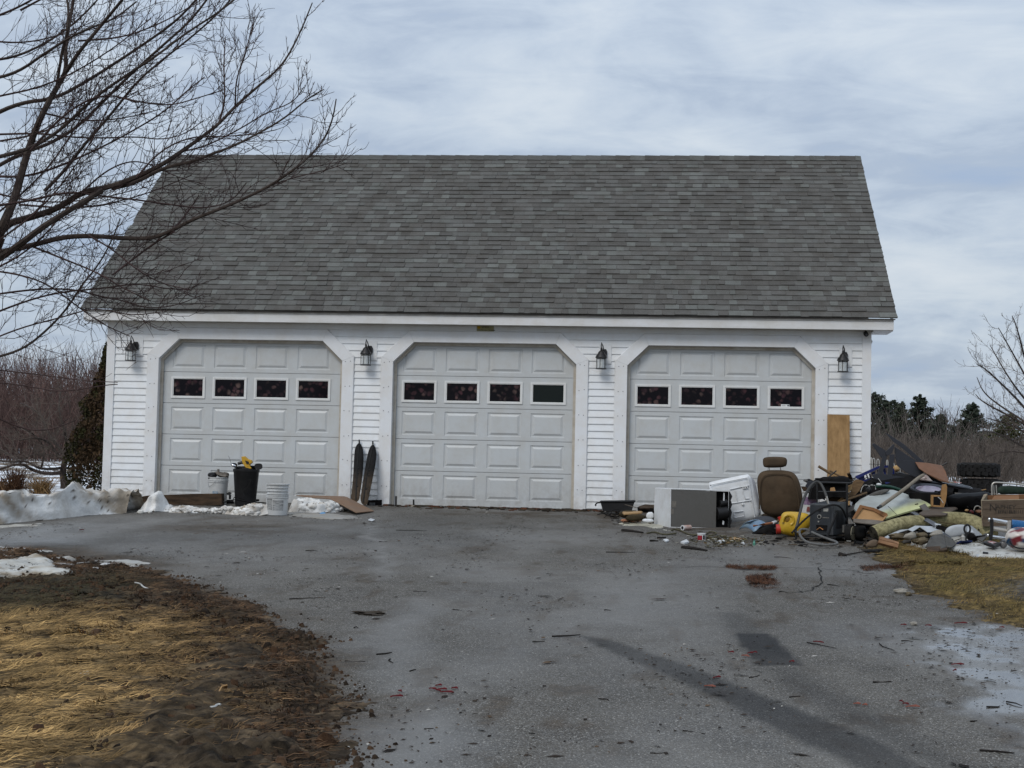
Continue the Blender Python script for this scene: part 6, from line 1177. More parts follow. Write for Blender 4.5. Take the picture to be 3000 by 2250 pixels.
for nm, pl, yy in [('wing', [(803,482),(822,468),(940,545),(938,608),(890,605)], 0), ('wing', [(930,548),(1002,476),(1014,492),(990,560),(942,590)], -.02), ('fin', [(925,372),(960,388),(1100,478),(1295,650),(1235,648),(1090,520),(1000,455)], .06), ('fin_face', [(1012,500),(1100,560),(1210,630),(1290,650),(1210,655),(1090,630),(1020,600)], .03), ('body', [(1015,595),(1085,628),(1205,630),(1290,735),(1210,790),(1120,740),(1040,680)], -.03), ('leg', [(905,585),(942,592),(900,755),(858,745)], -.05), ('leg', [(968,572),(1015,572),(988,800),(945,790)], -.06), ('base_beam', [(803,765),(870,742),(960,765),(1180,792),(1185,825),(1100,845),(950,830),(820,795)], -.08)]: plate(nm, None, None, m_gpl, pl, Yg+yy, .022, r2, parent=t)
soft('black_bin', 'black scoop shaped bin between the legs and the brown panel', 'bin', m_blk, [(650,470),(760,450),(900,520),(930,550),(800,560),(690,540)], -2.1, .10, a4, k=1)
t = thing('hardboard_sheet', 'curved brown hardboard panel with a grey back on top of the heap', 'panel', at(*a4(1300, 600), -2.4)); plate('face', None, None, m_hard, [(1003,298,-2.35),(1200,315,-2.3),(1432,355,-2.2),(1490,445,-2.3),(1552,635,-2.5),(1400,600,-2.5),(1200,492,-2.5),(1065,402,-2.45)], 0, .010, a4, parent=t); plate('back', None, None, m_gcl, [(1190,492,-2.48),(1400,600,-2.49),(1460,642,-2.45),(1350,645,-2.3),(1250,585,-2.3)], 0, .010, a4, parent=t)
pipe('iron_rod', 'thin dark rod pointing up right of the brown panel', 'rod', m_blk, [(1400,372),(1522,308)], -2.0, .010, a4, 6)
soft('clear_bag', 'crumpled translucent brownish bag under the brown panel', 'bag', mat('pinkish', (.20, .13, .11), .25, c2=(.45, .40, .38), sc=16), [(1065,560),(1110,510),(1190,498),(1240,560),(1300,620),(1180,615),(1070,600)], -2.5, .10, a4, jit=.05, seed=9)
t = thing('car_trim', 'stack of glossy black curved trim pieces across the heap', 'car part', at(*a4(1400, 760), -2.3)); m_gloss = mat('gloss_black', (.012, .012, .014), .15, var=.2, coat=.5)
for k, pl in enumerate([[(1080,605),(1300,625),(1500,660),(1700,700),(1880,730)], [(1070,640),(1300,660),(1500,690),(1750,740),(1930,745)], [(1450,690),(1650,690),(1850,700),(1936,745),(1800,770)], [(1500,760),(1700,790),(1930,760)]]): MB().tube(smooth_line(pts3(pl, -2.45+.03*k, a4)), .022, 8, flat=1).build('strip', m_gloss, t, smooth=True)
soft('door_skin', None, None, m_gloss, [(1480,640),(1700,635),(1900,700),(1990,760),(1850,790),(1600,780),(1480,720)], -2.3, .07, a4, parent=t, k=1)
plate('red_strip', 'thin red and white strip lying behind the glossy trim', 'strip', mat('red_white', (.45, .05, .04), .5, c2=(.6, .55, .55), sc=12), [(1620,605),(1700,625),(1760,628),(1740,640),(1640,630)], -2.0, .02, a4)
plate('blue_tub', 'dark blue plastic tub edge below the grey frame', 'tub', m_blue, [(510,620),(700,640),(900,690),(880,740),(700,690),(520,660)], -2.45, .05, a4)
pipe('garden_hose', 'dark green hose curving over the grey cloth', 'hose', mat('hose_green', (.012, .055, .035), .35), [(360,692),(480,682),(640,705),(780,758)], -2.75, .020, a4, 8)
pipe('cord', 'thin pale cord curling above the green hose', 'cord', m_wire, [(400,560),(440,610),(455,640)], -2.7, .004, a4, 5); soft('white_lump', 'small white rag beside the end of the green hose', 'rag', m_wht, [(365,650),(410,635),(460,650),(450,680),(385,680)], -2.75, .05, a4)
t = thing('wire_basket', 'small bent wire basket with pale ribs behind the grey cloth', 'basket', at(*a4(300, 760), -2.7))
for k in range(6): MB().tube(smooth_line(pts3([(60+k*60,800-k*12),(90+k*55,700-k*5),(140+k*50,665),(200+k*50,680)], -2.75, a4)), .005, 5).build('rib', m_wire if k % 2 else m_blk, t, smooth=True)
soft('black_motor', 'black motor lump behind the end of the long stick', 'motor', m_blk, [(200,710),(270,690),(300,760),(260,830),(200,800)], -2.8, .12, a4, jit=.05)
# the spray painted panel
def spray(v):
    pxs = np.array([[ (p-EYE)@RT/((p-EYE)@FW)*FOC+IW/2, IH/2-(p-EYE)@UP/((p-EYE)@FW)*FOC] for p in v]); zx = (pxs[:, 0]-2500)/.1808; zy = (pxs[:, 1]-1300)/.1808
    d = ((zx-480)*(1010-1250)+(zy-1250)*(480-1255)*-1)/800; t_ = np.clip((zy-(1130-.28*(zx-300)))/90, 0, 1)[:, None]*.9; n_ = fbm(v[:, 0]*9, v[:, 2]*14, 4)[:, None]
    band = np.exp(-((zy-(1010-.1*(zx-600)))/60)**2)[:, None]*np.clip((zx-650)/150, 0, 1)[:, None]
    c = V(.40, .43, .42)*(.7+.4*n_); c = c*(1-t_)+V(.55, .57, .27)*t_*(.75+.4*n_); return c*(1-.45*band*n_*1.5)
Pn = dens(pts3([(0,1120,-3.6),(40,960,-3.2),(300,830,-3.0),(560,745,-2.85),(900,850,-3.0),(1150,950,-3.2),(1258,1015,-3.35),(1250,1036,-3.4),(1040,1075,-3.5),(720,1168,-3.7),(480,1252,-3.9),(300,1200,-3.8)], 0, a4), 1)
mb = MB(); P = np.array(Pn); c = P.mean(0); nn = len(P); rings = 9; vs = [c]; 
for r_ in range(1, rings+1): vs += [c+(p-c)*r_/rings for p in P]
fs = [(0, 1+j, 1+(j+1) % nn) for j in range(nn)]
for r_ in range(rings-1): fs += [(1+r_*nn+j, 1+(r_+1)*nn+j, 1+(r_+1)*nn+(j+1) % nn, 1+r_*nn+(j+1) % nn) for j in range(nn)]
mb.add(vs, fs); sp = mb.build('painted_sheet', mat('sprayed', (1, 1, 1), .5, var=.08, sc=8, attr=True), None, cols=spray(np.array(mb.v))); md = sp.modifiers.new('t', 'SOLIDIFY'); md.thickness = .02; tag(sp, 'pale panel sprayed yellow green along its lower edge, folded across the heap', 'panel')
pipe('panel_crease', 'dark crease strip crossing the pale sprayed panel', 'strip', m_gcl, [(560,1010,-3.60),(640,1090,-3.72),(705,1150,-3.83)], 0, .004, a4, 4)
soft('grey_cloth', 'rumpled grey cloth draped over the top of the pale panel', 'cloth', m_gcl, [(100,930),(200,850),(400,760),(560,728),(600,760),(450,830),(250,880),(140,950)], -3.02, .12, a4, jit=.05, seed=6)
pipe('wooden_pole', 'long weathered pole slanting across the sprayed panel', 'pole', mat('grey_pole', (.26, .22, .17), .7, c2=(.17, .15, .12), sc=12), [(440,1015,-3.95),(640,870,-3.6),(870,705,-3.2),(1070,540,-2.8),(1130,512,-2.7)], 0, .022, a4, 8); pipe('pole_tip', 'black worn tip of the long weathered pole', 'pole', m_blk, [(400,1040,-4.02),(445,1012,-3.95)], 0, .019, a4, 8)
t = thing('cardboard_tray', 'shallow open cardboard tray tipped toward the drive', 'box', at(*a4(250, 1240), -4.0)); Yt_ = -3.98
plate('base', None, None, m_card, [(10,1232,-4.0),(150,1042,-3.85),(330,1090,-3.85),(500,1188,-3.9),(455,1252,-4.0)], 0, .008, a4, parent=t); plate('side', None, None, m_cards, [(108,992,-3.86),(330,1040,-3.86),(545,1130,-3.9),(560,1158,-3.92),(500,1190,-3.93),(330,1092,-3.88),(150,1045,-3.88)], 0, .010, a4, parent=t); plate('side', None, None, m_cards, [(-20,1215,-4.03),(106,990,-3.88),(150,1042,-3.89),(12,1234,-4.04)], 0, .010, a4, parent=t); plate('side', None, None, m_card, [(500,1190,-3.94),(560,1158,-3.94),(470,1256,-4.03),(452,1254,-4.03)], 0, .010, a4, parent=t)
plate('grey_shelf', 'thin grey board the cardboard tray rests on', 'board', wood_g, [(0,1222,-4.1),(300,1236,-4.05),(620,1272,-4.0),(655,1280,-4.0),(560,1308,-4.15),(300,1306,-4.2),(0,1272,-4.2)], 0, .012, a4)
soft('dark_wheel_part', 'black round machine part in the shade under the grey shelf board', 'machine part', m_rub, [(20,1330),(180,1310),(220,1400),(200,1540),(40,1560),(0,1450)], -3.9, .25, a4)
soft('black_box', 'low black box beside the wheel under the grey shelf board', 'box', m_blkm, [(-60,1330),(40,1330),(60,1540),(-40,1560)], -3.8, .2, a4, k=1)
m_carp = mat('carpet_moss', (.40, .36, .20), .95, c2=(.13, .115, .06), sc=24, bump=.8, bsc=90); m_carpd = mat('carpet_under', (.05, .045, .035), .95, bump=.5)
t = thing('carpet_roll', 'mossy yellow green carpet roll with a dark coiled end toward the welder', 'carpet', at(*a4(500, 1500), -4.1)); MB().tube(smooth_line(pts3([(330,1450,-4.3),(480,1390,-4.25),(700,1320,-4.1),(900,1275,-4.0),(1090,1270,-3.9)], 0, a4)), .085, 18).build('pile', m_carp, t, smooth=True)
a_ = at(*a4(330, 1450), -4.3); pr = MB(); u_ = unit(at(*a4(480, 1390), -4.25)-a_)
for k in range(5): cc_ = a_-u_*(.003+.002*k); n1_ = unit(np.cross(u_, V(0, 0, 1))); n2_ = np.cross(n1_, u_); pr.tube([cc_+n1_*(.082-.016*k)*math.cos(b)+n2_*(.082-.016*k)*math.sin(b) for b in np.linspace(0, 6.283, 15)], .006, 5)
pr.build('coiled_end', m_carpd, t, smooth=True)
t = thing('carpet_roll', 'long mossy carpet roll sagging behind the pale bent sheet', 'carpet', at(2800, 1560, -3.6)); MB().tube(smooth_line([at(2690,1530,-3.7), at(2740,1523,-3.65), at(2790,1521,-3.6), at(2840,1526,-3.6), at(2875,1542,-3.75), at(2905,1570,-3.9)]), .095, 18).build('pile', m_carp, t, smooth=True)
plate('dark_board', 'flat dark brown board lying on top of the long carpet roll', 'board', mat('damp_board', (.11, .085, .065), .7, c2=(.075, .06, .05), sc=5), [(1060,1135,-3.9),(1240,1042,-3.3),(1650,1035,-3.2),(1692,1055,-3.2),(1490,1165,-3.8),(1130,1172,-3.95)], 0, .018, a4)
t = thing('speaker_cabinet', 'black speaker box with an oval ring on its top', 'speaker', at(*a4(1200, 1000), -3.0)); sp_ = pts3([(905,790),(1420,800),(1420,1010),(930,1000)], -3.15, a4); sb_ = [p+V(.03, .5, 0) for p in sp_]
MB().add(sp_+sb_, [(0, 3, 2, 1), (0, 1, 5, 4), (4, 5, 6, 7), (1, 2, 6, 5), (2, 3, 7, 6), (3, 0, 4, 7)]).build('box', m_blkm, t, bevel=.01)
oc = at(*a4(1215, 728), -2.95); MB().lathe([(.165, 0), (.20, .012), (.205, .0)], 26, oc, rx(.35), (1.12, .8)).build('ring', m_gpl, t, smooth=True); MB().lathe([(0, .0), (.09, .004), (.165, -.002)], 24, oc, rx(.35), (1.12, .8)).build('cone', mat('purple_cone', (.12, .08, .14), .2, c2=(.3, .28, .32), sc=5), t, smooth=True)
t = thing('wood_bracket', 'tan wooden bracket frame standing on end beside the speaker box', 'wood frame', at(*a4(1380, 1030), -3.35)); Yb = -3.4; m_tan = mat('tan_ply', (.36, .21, .09), .7, c2=(.27, .15, .065), sc=8)
for pl in ([(1260,830),(1292,830),(1288,1018),(1258,1015)], [(1292,830),(1420,835),(1418,858),(1292,858)], [(1288,992),(1440,1005),(1460,1030),(1258,1020)], [(1440,668),(1500,655),(1512,700),(1508,820),(1490,940),(1460,1030),(1412,1005),(1422,800)]): plate('strut', None, None, m_tan, pl, Yb, .06, a4, parent=t)
pipe('white_cable', 'short pale cable curling inside the tan wooden bracket', 'cable', m_wire, [(1370,865),(1420,900),(1455,960)], -3.47, .005, a4, 5)
soft('black_tarp', 'smooth sagging black tarp right of the tan bracket', 'tarp', mat('tarp_black', (.005, .005, .006), .6, bump=.3, bsc=8, spec=.12), [(130,760),(110,640),(150,560),(300,520),(600,520),(760,495),(830,520),(850,620),(720,700),(720,800),(500,830),(300,810)], -3.0, .45, a3, jit=.06, seed=8, k=1)
# channel, pale sheets
t = thing('metal_channel', 'long grey metal channel sliding down the front of the heap with an open end', 'metal channel', at(*a4(1300, 1400), -4.3)); plate('web', None, None, mat('channel_grey', (.13, .135, .15), .4, .4), [(925,1115,-3.6),(985,1105,-3.55),(1345,1285,-4.2),(1320,1345,-4.3)], 0, .012, a4, parent=t); plate('flange', None, None, m_frost, [(1318,1290,-4.22),(1425,1310,-4.25),(1410,1325,-4.27),(1345,1320,-4.27),(1330,1380,-4.3),(1315,1370,-4.3)], 0, .010, a4, parent=t); plate('open_end', None, None, m_blkm, [(1338,1375),(1378,1312),(1512,1352),(1472,1422)], -4.28, .06, a4, parent=t)
t = thing('bent_sheet', 'pale grey bent plastic sheet arching over the rocks', 'sheet', at(*a4(1000, 1500), -4.5))
plate('arm', None, None, m_frost, [(480,1530,-4.7),(600,1465,-4.5),(760,1398,-4.3),(905,1388,-4.3),(740,1440,-4.45),(570,1535,-4.7)], 0, .008, a4, parent=t); plate('arch', None, None, m_frost, [(880,1392,-4.45),(1000,1332,-4.3),(1080,1348,-4.4),(960,1425,-4.55)], 0, .008, a4, parent=t); plate('arch', None, None, m_frost, [(1000,1332,-4.28),(1310,1342,-4.2),(1480,1450,-4.4),(1200,1432,-4.5),(1080,1348,-4.38)], 0, .008, a4, parent=t)
soft('pale_fender', 'rounded pale grey fender shaped panel behind the grey shingle pile', 'panel', m_frost, [(1478,1425),(1530,1350),(1650,1312),(1810,1308),(1850,1350),(1830,1460),(1700,1500),(1560,1525),(1500,1480)], -4.45, .05, a4)
plate('pale_fin', 'pointed pale wing of plastic right of the connecting rod', 'panel', m_frost, [(470,1038,-4.2),(540,1060,-4.1),(700,1198,-4.0),(640,1262,-4.3),(570,1170,-4.3),(460,1150,-4.3)], 0, .010, a3); plate('grey_flap', 'grey flat flap beside the pale wing of plastic', 'panel', m_gcl, [(620,1265,-4.4),(760,1175,-4.1),(810,1200,-4.2),(700,1310,-4.6)], 0, .012, a3)
soft('black_drum', 'black half hidden drum under the pale wing', 'drum', m_blkm, [(455,1190),(510,1165),(580,1190),(625,1270),(600,1300),(470,1300)], -4.25, .15, a3)
t = thing('connecting_rod', 'dark steel connecting rod standing upright with its ring at the top', 'metal part', at(*a3(440, 1290), -4.6)); rc = at(*a3(462, 1105), -4.6); MB().tube([rc+V(.034*math.cos(b), 0, .05*math.sin(b)) for b in np.linspace(0, 6.283, 17)], .012, 7).build('ring', m_blk, t, smooth=True); MB().tube(pts3([(455,1160),(445,1230),(435,1295)], -4.6, a3), .014, 7).build('shank', m_blk, t, smooth=True)
p = at(*a3(392, 1292), -4.7); tag(MB().lathe([(0, 0), (.026, 0), (.026, .045), (.012, .06), (.012, .075), (0, .075)], 12, p).build('spark_plug_can', m_alu, None, smooth=True), 'small grey can standing left of the connecting rod', 'can')
# rocks
m_pale = mat('pale_rock', (.33, .31, .27), .85, c2=(.21, .195, .17), sc=9, bump=.5); R = np.random.RandomState(9)
for k, (x, y, w_, h_, m_, Y, lb) in enumerate([(920, 1500, 110, 75, m_pale, -4.75, 'rounded pale grey rock in the middle of the rock pile'), (710, 1495, 150, 60, m_stone2, -4.7, 'long brown rock under the arm of the pale sheet'), (1100, 1480, 100, 45, m_stone2, -4.65, 'tan rock right of the pale grey one'), (1100, 1580, 150, 70, m_stone2, -4.95, 'big brown rock at the front of the rock pile'), (1350, 1440, 120, 40, m_pale, -4.6, 'pale flat rock below the open end of the channel'), (860, 1590, 90, 35, mat('dark_rock', (.06, .055, .05), .85, bump=.4), -4.95, 'small dark rock between firewood and the big brown rock'), (620, 1590, 60, 26, MATS['dark_rock'], -5.0, 'flat dark rock behind the firewood')]):
    p = at(*a4(x, y), Y); s = .1808/(FOC/(Y-CY)); tag(MB().ell(p, (w_*s*.85, w_*s*.6, h_*s*.85), ry(R.uniform(-.2, .2)), 12, 8, .35, k+2).build('rock', m_, None, smooth=True), lb, 'rock')
t = thing('old_roofing', 'slumped dark grey sheet of old roofing folded over the rock pile', 'roofing', at(*r2(1430, 1450), -5.0)); plate('left_fold', None, None, m_gcl, [(1298,1432,-5.2),(1345,1345,-4.95),(1400,1325,-4.9),(1470,1306,-4.75),(1490,1438,-5.2),(1420,1455,-5.3)], 0, .02, r2, parent=t); plate('right_fold', None, None, m_gcl, [(1471,1306,-4.75),(1530,1345,-4.8),(1582,1405,-5.0),(1546,1438,-5.15),(1491,1438,-5.2)], 0, .02, r2, parent=t); plate('edge_strip', None, None, m_gpl, [(1350,1342,-4.97),(1475,1300,-4.76),(1540,1342,-4.8),(1525,1352,-4.85),(1470,1315,-4.8),(1356,1354,-5.0)], 0, .012, r2, parent=t); soft('green_bits', 'pale greenish stones edge behind the old roofing', 'stone', m_pale, [(1330,1310),(1400,1290),(1470,1300),(1440,1325),(1350,1335)], -4.8, .08, r2)
plate('wood_block', 'dark brown wood offcut lying before the old roofing', 'wood', wood_d, [(1310,1445,-5.3),(1400,1452,-5.2),(1500,1438,-5.1),(1498,1472,-5.3),(1420,1488,-5.4),(1312,1492,-5.4)], 0, .05, r2)
t = thing('firewood', 'split orange brown firewood stick at the edge of the drive', 'firewood', gnd(*r2(950, 1430))); m_fw = mat('split_wood', (.30, .165, .09), .8, c2=(.16, .09, .05), sc=7, stretch=(.5, 2, 5), bump=.4)
plate('upper_face', None, None, m_fw, [(870,1343,-5.15),(900,1345,-5.1),(1050,1395,-5.15),(1050,1412,-5.2),(870,1366,-5.2)], 0, .03, r2, parent=t); plate('lower_face', None, None, m_fw, [(865,1370,-5.22),(1048,1416,-5.22),(1040,1446,-5.25),(858,1396,-5.25)], 0, .04, r2, parent=t)
soft('bark_slab', 'grey brown slab of bark left of the firewood', 'bark', mat('bark_slab', (.15, .11, .08), .9, c2=(.09, .07, .05), sc=10, bump=.6), [(735,1425),(775,1375),(820,1358),(862,1368),(862,1425),(800,1440)], -5.2, .07, r2, k=1)
# tyres
def tyre(loc, R_, W_, label, rot):
    t = thing('tyre', label, 'tyre', loc, None); o = V(*loc); MB().lathe([(R_*.52, .01), (R_*.6, 0), (R_*.80, .0), (R_*.93, W_*.16), (R_*.965, W_*.5), (R_*.93, W_*.84), (R_*.80, W_), (R_*.6, W_), (R_*.52, W_-.01), (R_*.5, W_*.5), (R_*.52, .01)], 36, o).build('carcass', m_rub, t, smooth=True)
    lg = MB(); nl = 17
    for k in range(nl):
        for row, z in enumerate((.24, .5, .76)): a = 2*math.pi*(k+.5*(row % 2))/nl+rot; lg.box(o+V(math.cos(a)*R_*.955, math.sin(a)*R_*.955, W_*z), (R_*.09, R_*.30, W_*.27), rz(a)@rx(.25*(1 if row % 2 else -1)))
    tag(lg.build('tread_lugs', m_rub, t, bevel=.006), kind='stuff'); return t
tp_ = at(2867, 1398, -.6); tyre(tp_, .295, .205, 'topmost knobby black tyre of the stack at the back of the heap', 0)
tyre(tp_+V(.04, .02, -.225), .29, .205, 'second knobby black tyre of the stack, just under the topmost', .3); tyre(tp_+V(0, .0, -.44), .29, .205, 'lowest tyre of the stack, mostly hidden by the tarp and chair', .6)
pipe('hose_loop', 'black rubber loop hanging in front of the tyres', 'hose', m_rub, [(790,510),(760,450),(765,390),(800,355),(835,400),(830,470),(805,515)], -1.6, .012, a3, 6)
plate('thin_lath', 'thin pale lath lying on the tarp below the tyres', 'lath', wood_l, [(600,490),(765,455),(770,468),(620,500)], -2.3, .02, a3); 
t = thing('lawn_chair', 'folded lawn chair with a tarnished tube frame and dark green webbing', 'chair', at(*a3(950, 560), -2.5)); Yq = -2.4
MB().tube(smooth_line(pts3([(862,560),(858,420),(872,368),(915,348),(1100,362),(1500,402),(1560,440)], Yq, a3)), .011, 8).build('frame', m_alu, t, smooth=True)
for x in (900, 940): MB().tube(pts3([(x-10,390),(x,550)], Yq+.03, a3), .008, 6).build('leg', m_alu, t)
soft('webbing', None, None, mat('green_web', (.014, .03, .022), .7, c2=(.03, .045, .035), sc=12, bump=.4), [(950,410),(1200,408),(1500,440),(1500,545),(1200,545),(950,545)], Yq+.05, .09, a3, jit=.04, parent=t, k=1)
# wooden crate with faded lettering
t = thing('wooden_crate', 'weathered wooden crate with faded black lettering at the right edge', 'crate', at(*a3(1300, 1060), -3.9)); Yw = -4.0
m_cr = mat('crate_wood', (.15, .115, .085), .85, c2=(.085, .065, .05), sc=6, stretch=(.5, 2, 6), bump=.5)
yb = [645, 785, 925, 1062]
for k in range(3): plate('slat', None, None, m_cr, [(702,yb[k]+1),(1900,yb[k]-24),(1900,yb[k+1]-24),(712+k*4,yb[k+1]+1)], Yw+.004*k, .022, a3, parent=t)
plate('end_board', None, None, mat('crate_edge', (.30, .25, .18), .8, c2=(.2, .16, .11), sc=8), [(700,640,Yw+.02),(742,545,Yw+.45),(778,535,Yw+.5),(782,640,Yw+.5),(760,1000,Yw+.5),(712,1055,Yw+.02)], 0, .02, a3, parent=t)
plate('back_board', None, None, mat('crate_inner', (.20, .10, .05), .75), [(785,560),(1120,548),(1900,535),(1900,660),(785,660)], Yw+.50, .02, a3, parent=t); plate('top_edge', None, None, MATS['crate_edge'], [(702,645,Yw-.013),(1900,620,Yw-.013),(1900,612,Yw+.012),(702,637,Yw+.012)], 0, .004, a3, parent=t)
plate('divider', None, None, m_cards, [(860,630,Yw+.1),(900,575,Yw+.42),(1300,565,Yw+.42),(1300,640,Yw+.1)], 0, .012, a3, parent=t)
m_fade = mat('faded_ink', (.022, .02, .018), .8, c2=(.055, .046, .04), sc=30); q = at(*a3(815, 805), Yw-.014); text('lettering', 'N', .115, q, m_fade, t, sx=1.05, ext=.0008); q = at(*a3(925, 772), Yw-.014); text('lettering', 'APHEY', .062, q, m_fade, t, sx=1.25, ext=.0008)
sm = MB(); R = np.random.RandomState(4)
for k in range(13): x = 925+k*36; sm.plate(pts3([(x, 800), (x+R.choice((8, 22)), 800), (x+R.choice((8, 22)), 850), (x, 850)], Yw-.0125, a3), .002)
sm.build('worn_print', m_fade, t)
# fork tubes, spring and helmet
t = thing('motorcycle_fork', 'chrome fork tubes clamped together in front of the wooden crate', 'motorcycle part', at(*a3(980, 1300), -4.9)); Yk = -5.0
MB().tube(pts3([(870,955),(1130,1003)], Yk, a3), .021, 12).build('upper_tube', m_chr, t, smooth=True); MB().tube(pts3([(860,1225),(1110,1262)], Yk, a3), .019, 12).build('lower_tube', m_chr, t, smooth=True); MB().tube(pts3([(868,1095),(1010,1120),(1120,1142)], Yk+.02, a3), .024, 12).build('damper', m_alu, t, smooth=True)
plate('left_clamp', None, None, m_blk, [(835,945),(882,945),(880,1120),(862,1290),(822,1290),(838,1120)], Yk, .05, a3, parent=t); plate('right_clamp', None, None, m_alu, [(1108,975),(1168,970),(1165,1030),(1150,1270),(1110,1300),(1100,1140)], Yk, .05, a3, parent=t); MB().ell(at(*a3(820, 952), Yk), (.016, .016, .022), None, 10, 6).build('bolt', m_chr, t, smooth=True); MB().ell(at(*a3(800, 1205), Yk), (.016, .016, .016), None, 10, 6).build('bolt', m_chr, t, smooth=True)
hx = []; a_ = at(*a3(1185, 1035), Yk); b_ = at(*a3(1560, 1075), Yk); u_ = unit(b_-a_); n1_ = unit(np.cross(u_, V(0, 0, 1))); n2_ = np.cross(n1_, u_); Ln = np.linalg.norm(b_-a_)
for k in range(17*12): f_ = k/(17*12); hx.append(a_+u_*Ln*f_+(n1_*math.cos(k*math.pi/6)+n2_*math.sin(k*math.pi/6))*.050)
m_sp = mat('spring_blue', (.02, .13, .34), .35); tag(MB().tube(hx, .0095, 6).tube([a_, b_], .040, 12).build('coil_spring', m_sp, None, smooth=True), 'blue coil spring at the right edge above the patterned helmet', 'spring')
t = thing('helmet', 'white helmet patterned in dark red and blue lying on the ice sheet', 'helmet', at(*a3(1290, 1430), -5.15)); hm = MB().ell(at(*a3(1330, 1265), -5.2), (.165, .15, .135), ry(.2), 24, 16, .06, 2); v = np.array(hm.v)
a1_ = fbm(v[:, 0]*13, v[:, 2]*13+v[:, 1]*5, 3, 2); a2_ = fbm(v[:, 0]*15+4, v[:, 2]*12+v[:, 1]*5, 8, 2); cc_ = np.where((a1_ > .60)[:, None], V(.16, .015, .02), V(.62, .58, .54)); cc_ = np.where((a2_ > .62)[:, None], V(.02, .06, .12), cc_)
hm.build('shell', mat('helmet_paint', (1, 1, 1), .3, var=.1, sc=4, attr=True), t, smooth=True, cols=cc_); MB().tube(smooth_line(pts3([(1150,1300),(1200,1390),(1330,1425),(1480,1420)], -5.33, a3)), .010, 6).build('edge_trim', m_blk, t, smooth=True)
t = thing('battery_case', 'flat black case with a red and white label in front of the fork', 'case', gnd(*a3(880, 1415))); q = pts3([(720,1318,-5.2),(850,1290,-5.0),(1015,1330,-5.0),(905,1372,-5.3)], 0, a3); q2 = pts3([(728,1362,-5.2),(850,1340,-5.0),(1010,1382,-5.0),(900,1422,-5.3)], 0, a3)
MB().add(q+q2, [(0, 3, 2, 1), (4, 5, 6, 7), (0, 4, 7, 3), (3, 7, 6, 2), (2, 6, 5, 1), (1, 5, 4, 0)]).build('shell', m_blk, t, bevel=.004); plate('label', None, None, mat('red_label', (.35, .05, .05), .5, c2=(.5, .48, .48), sc=25), [(790,1312,-5.15),(850,1298,-5.05),(940,1325,-5.08),(880,1340,-5.18)], 0, .004, a3, parent=t)
p = at(*a3(1045, 1350), -4.95); tag(MB().ell(p, (.045, .04, .05), None, 12, 8, .1, 1).build('plastic_jar', mat('jar', (.20, .20, .21), .2), None, smooth=True), 'small cloudy plastic jar between the black case and the helmet', 'jar')
soft('red_block', 'dark red handle lying at the left end of the wooden crate', 'handle', mat('dark_red', (.10, .02, .02), .5), [(490,810),(530,790),(580,830),(570,868),(510,850)], -3.4, .05, a3, k=1); soft('tan_block', 'small tan offcut at the end of the dark red handle', 'wood', wood_l, [(420,800),(450,778),(492,795),(470,828),(425,815)], -3.4, .05, a3, k=1); pipe('wire_bail', 'thin bent pale handle arching beside the wooden crate', 'handle', m_alu, [(570,800),(590,740),(640,728),(715,775)], -3.45, .007, a3, 5); soft('brown_pot', 'rusty brown pot half hidden behind the crate corner', 'pot', m_hard, [(585,810),(640,790),(715,795),(715,920),(640,880)], -3.4, .15, a3)
t = thing('plastic_clip', 'bent grey plastic clip with a square end on the ice sheet', 'plastic part', gnd(*r2(1790, 1550))); plate('strap', None, None, m_frost, [(1705,1552,-5.85),(1760,1505,-5.7),(1800,1496,-5.6),(1870,1515,-5.6),(1785,1556,-5.85)], 0, .010, r2, parent=t); plate('tab', None, None, m_gpl, [(1832,1472),(1882,1478),(1874,1518),(1828,1508)], -5.62, .02, r2, parent=t)

# ---- litter in front of the washer
p = gnd(2005, 1553)+V(0, 0, .03); t = thing('cardboard_tube', 'short white lined tube lying on its side in front of the washer', 'tube', p); ax = unit(V(.75, .66, .03)); MB().tube([p-ax*.03, p+ax*.10], .034, 16).build('shell', mat('tube_pink', (.38, .20, .16), .6, c2=(.5, .45, .42), sc=14), t, smooth=True); MB().tube([p-ax*.034, p-ax*.03], .035, 16).build('rim', m_wht, t, smooth=True); MB().tube([p-ax*.036, p-ax*.034], .022, 12).build('bore', m_blk, t)
p = gnd(2055, 1585); t = thing('paper_cup', 'white tub with a dark red label standing on the drive below the washer', 'cup', p); MB().lathe([(0, 0), (.042, 0), (.048, .085), (.054, .086), (.054, .094), (.046, .094), (.04, .01), (0, .01)], 20, p).build('cup', m_wht, t, smooth=True); arc_label(A0-1.3, A0+.15, .012, .068, .0475, p).build('label', mat('cup_red', (.30, .02, .03), .5), t, smooth=True); arc_label(A0+.35, A0+.9, .02, .07, .0478, p).build('mark', m_ink, t, smooth=True)
m_rope = mat('rope', (.11, .10, .055), .9, c2=(.06, .055, .035), sc=30)
for k, pl in enumerate([[(535,670),(620,655),(720,690),(850,672)], [(800,640),(840,625),(920,650),(1000,690),(1090,690)], [(1170,680),(1220,650),(1300,670),(1240,700),(1180,690),(1230,730),(1330,690),(1400,720)]]): P = [gnd(*a8(*q), .012) for q in pl]; tag(MB().tube(smooth_line(P), .009, 5).build('rope', m_rope, None, smooth=True), ['olive rope end lying left of the white lined tube', 'olive rope running from the white lined tube to the red cup', 'knotted olive rope heaped right of the red labelled cup'][k], 'rope')
R = np.random.RandomState(14); mb = MB(); cs = []
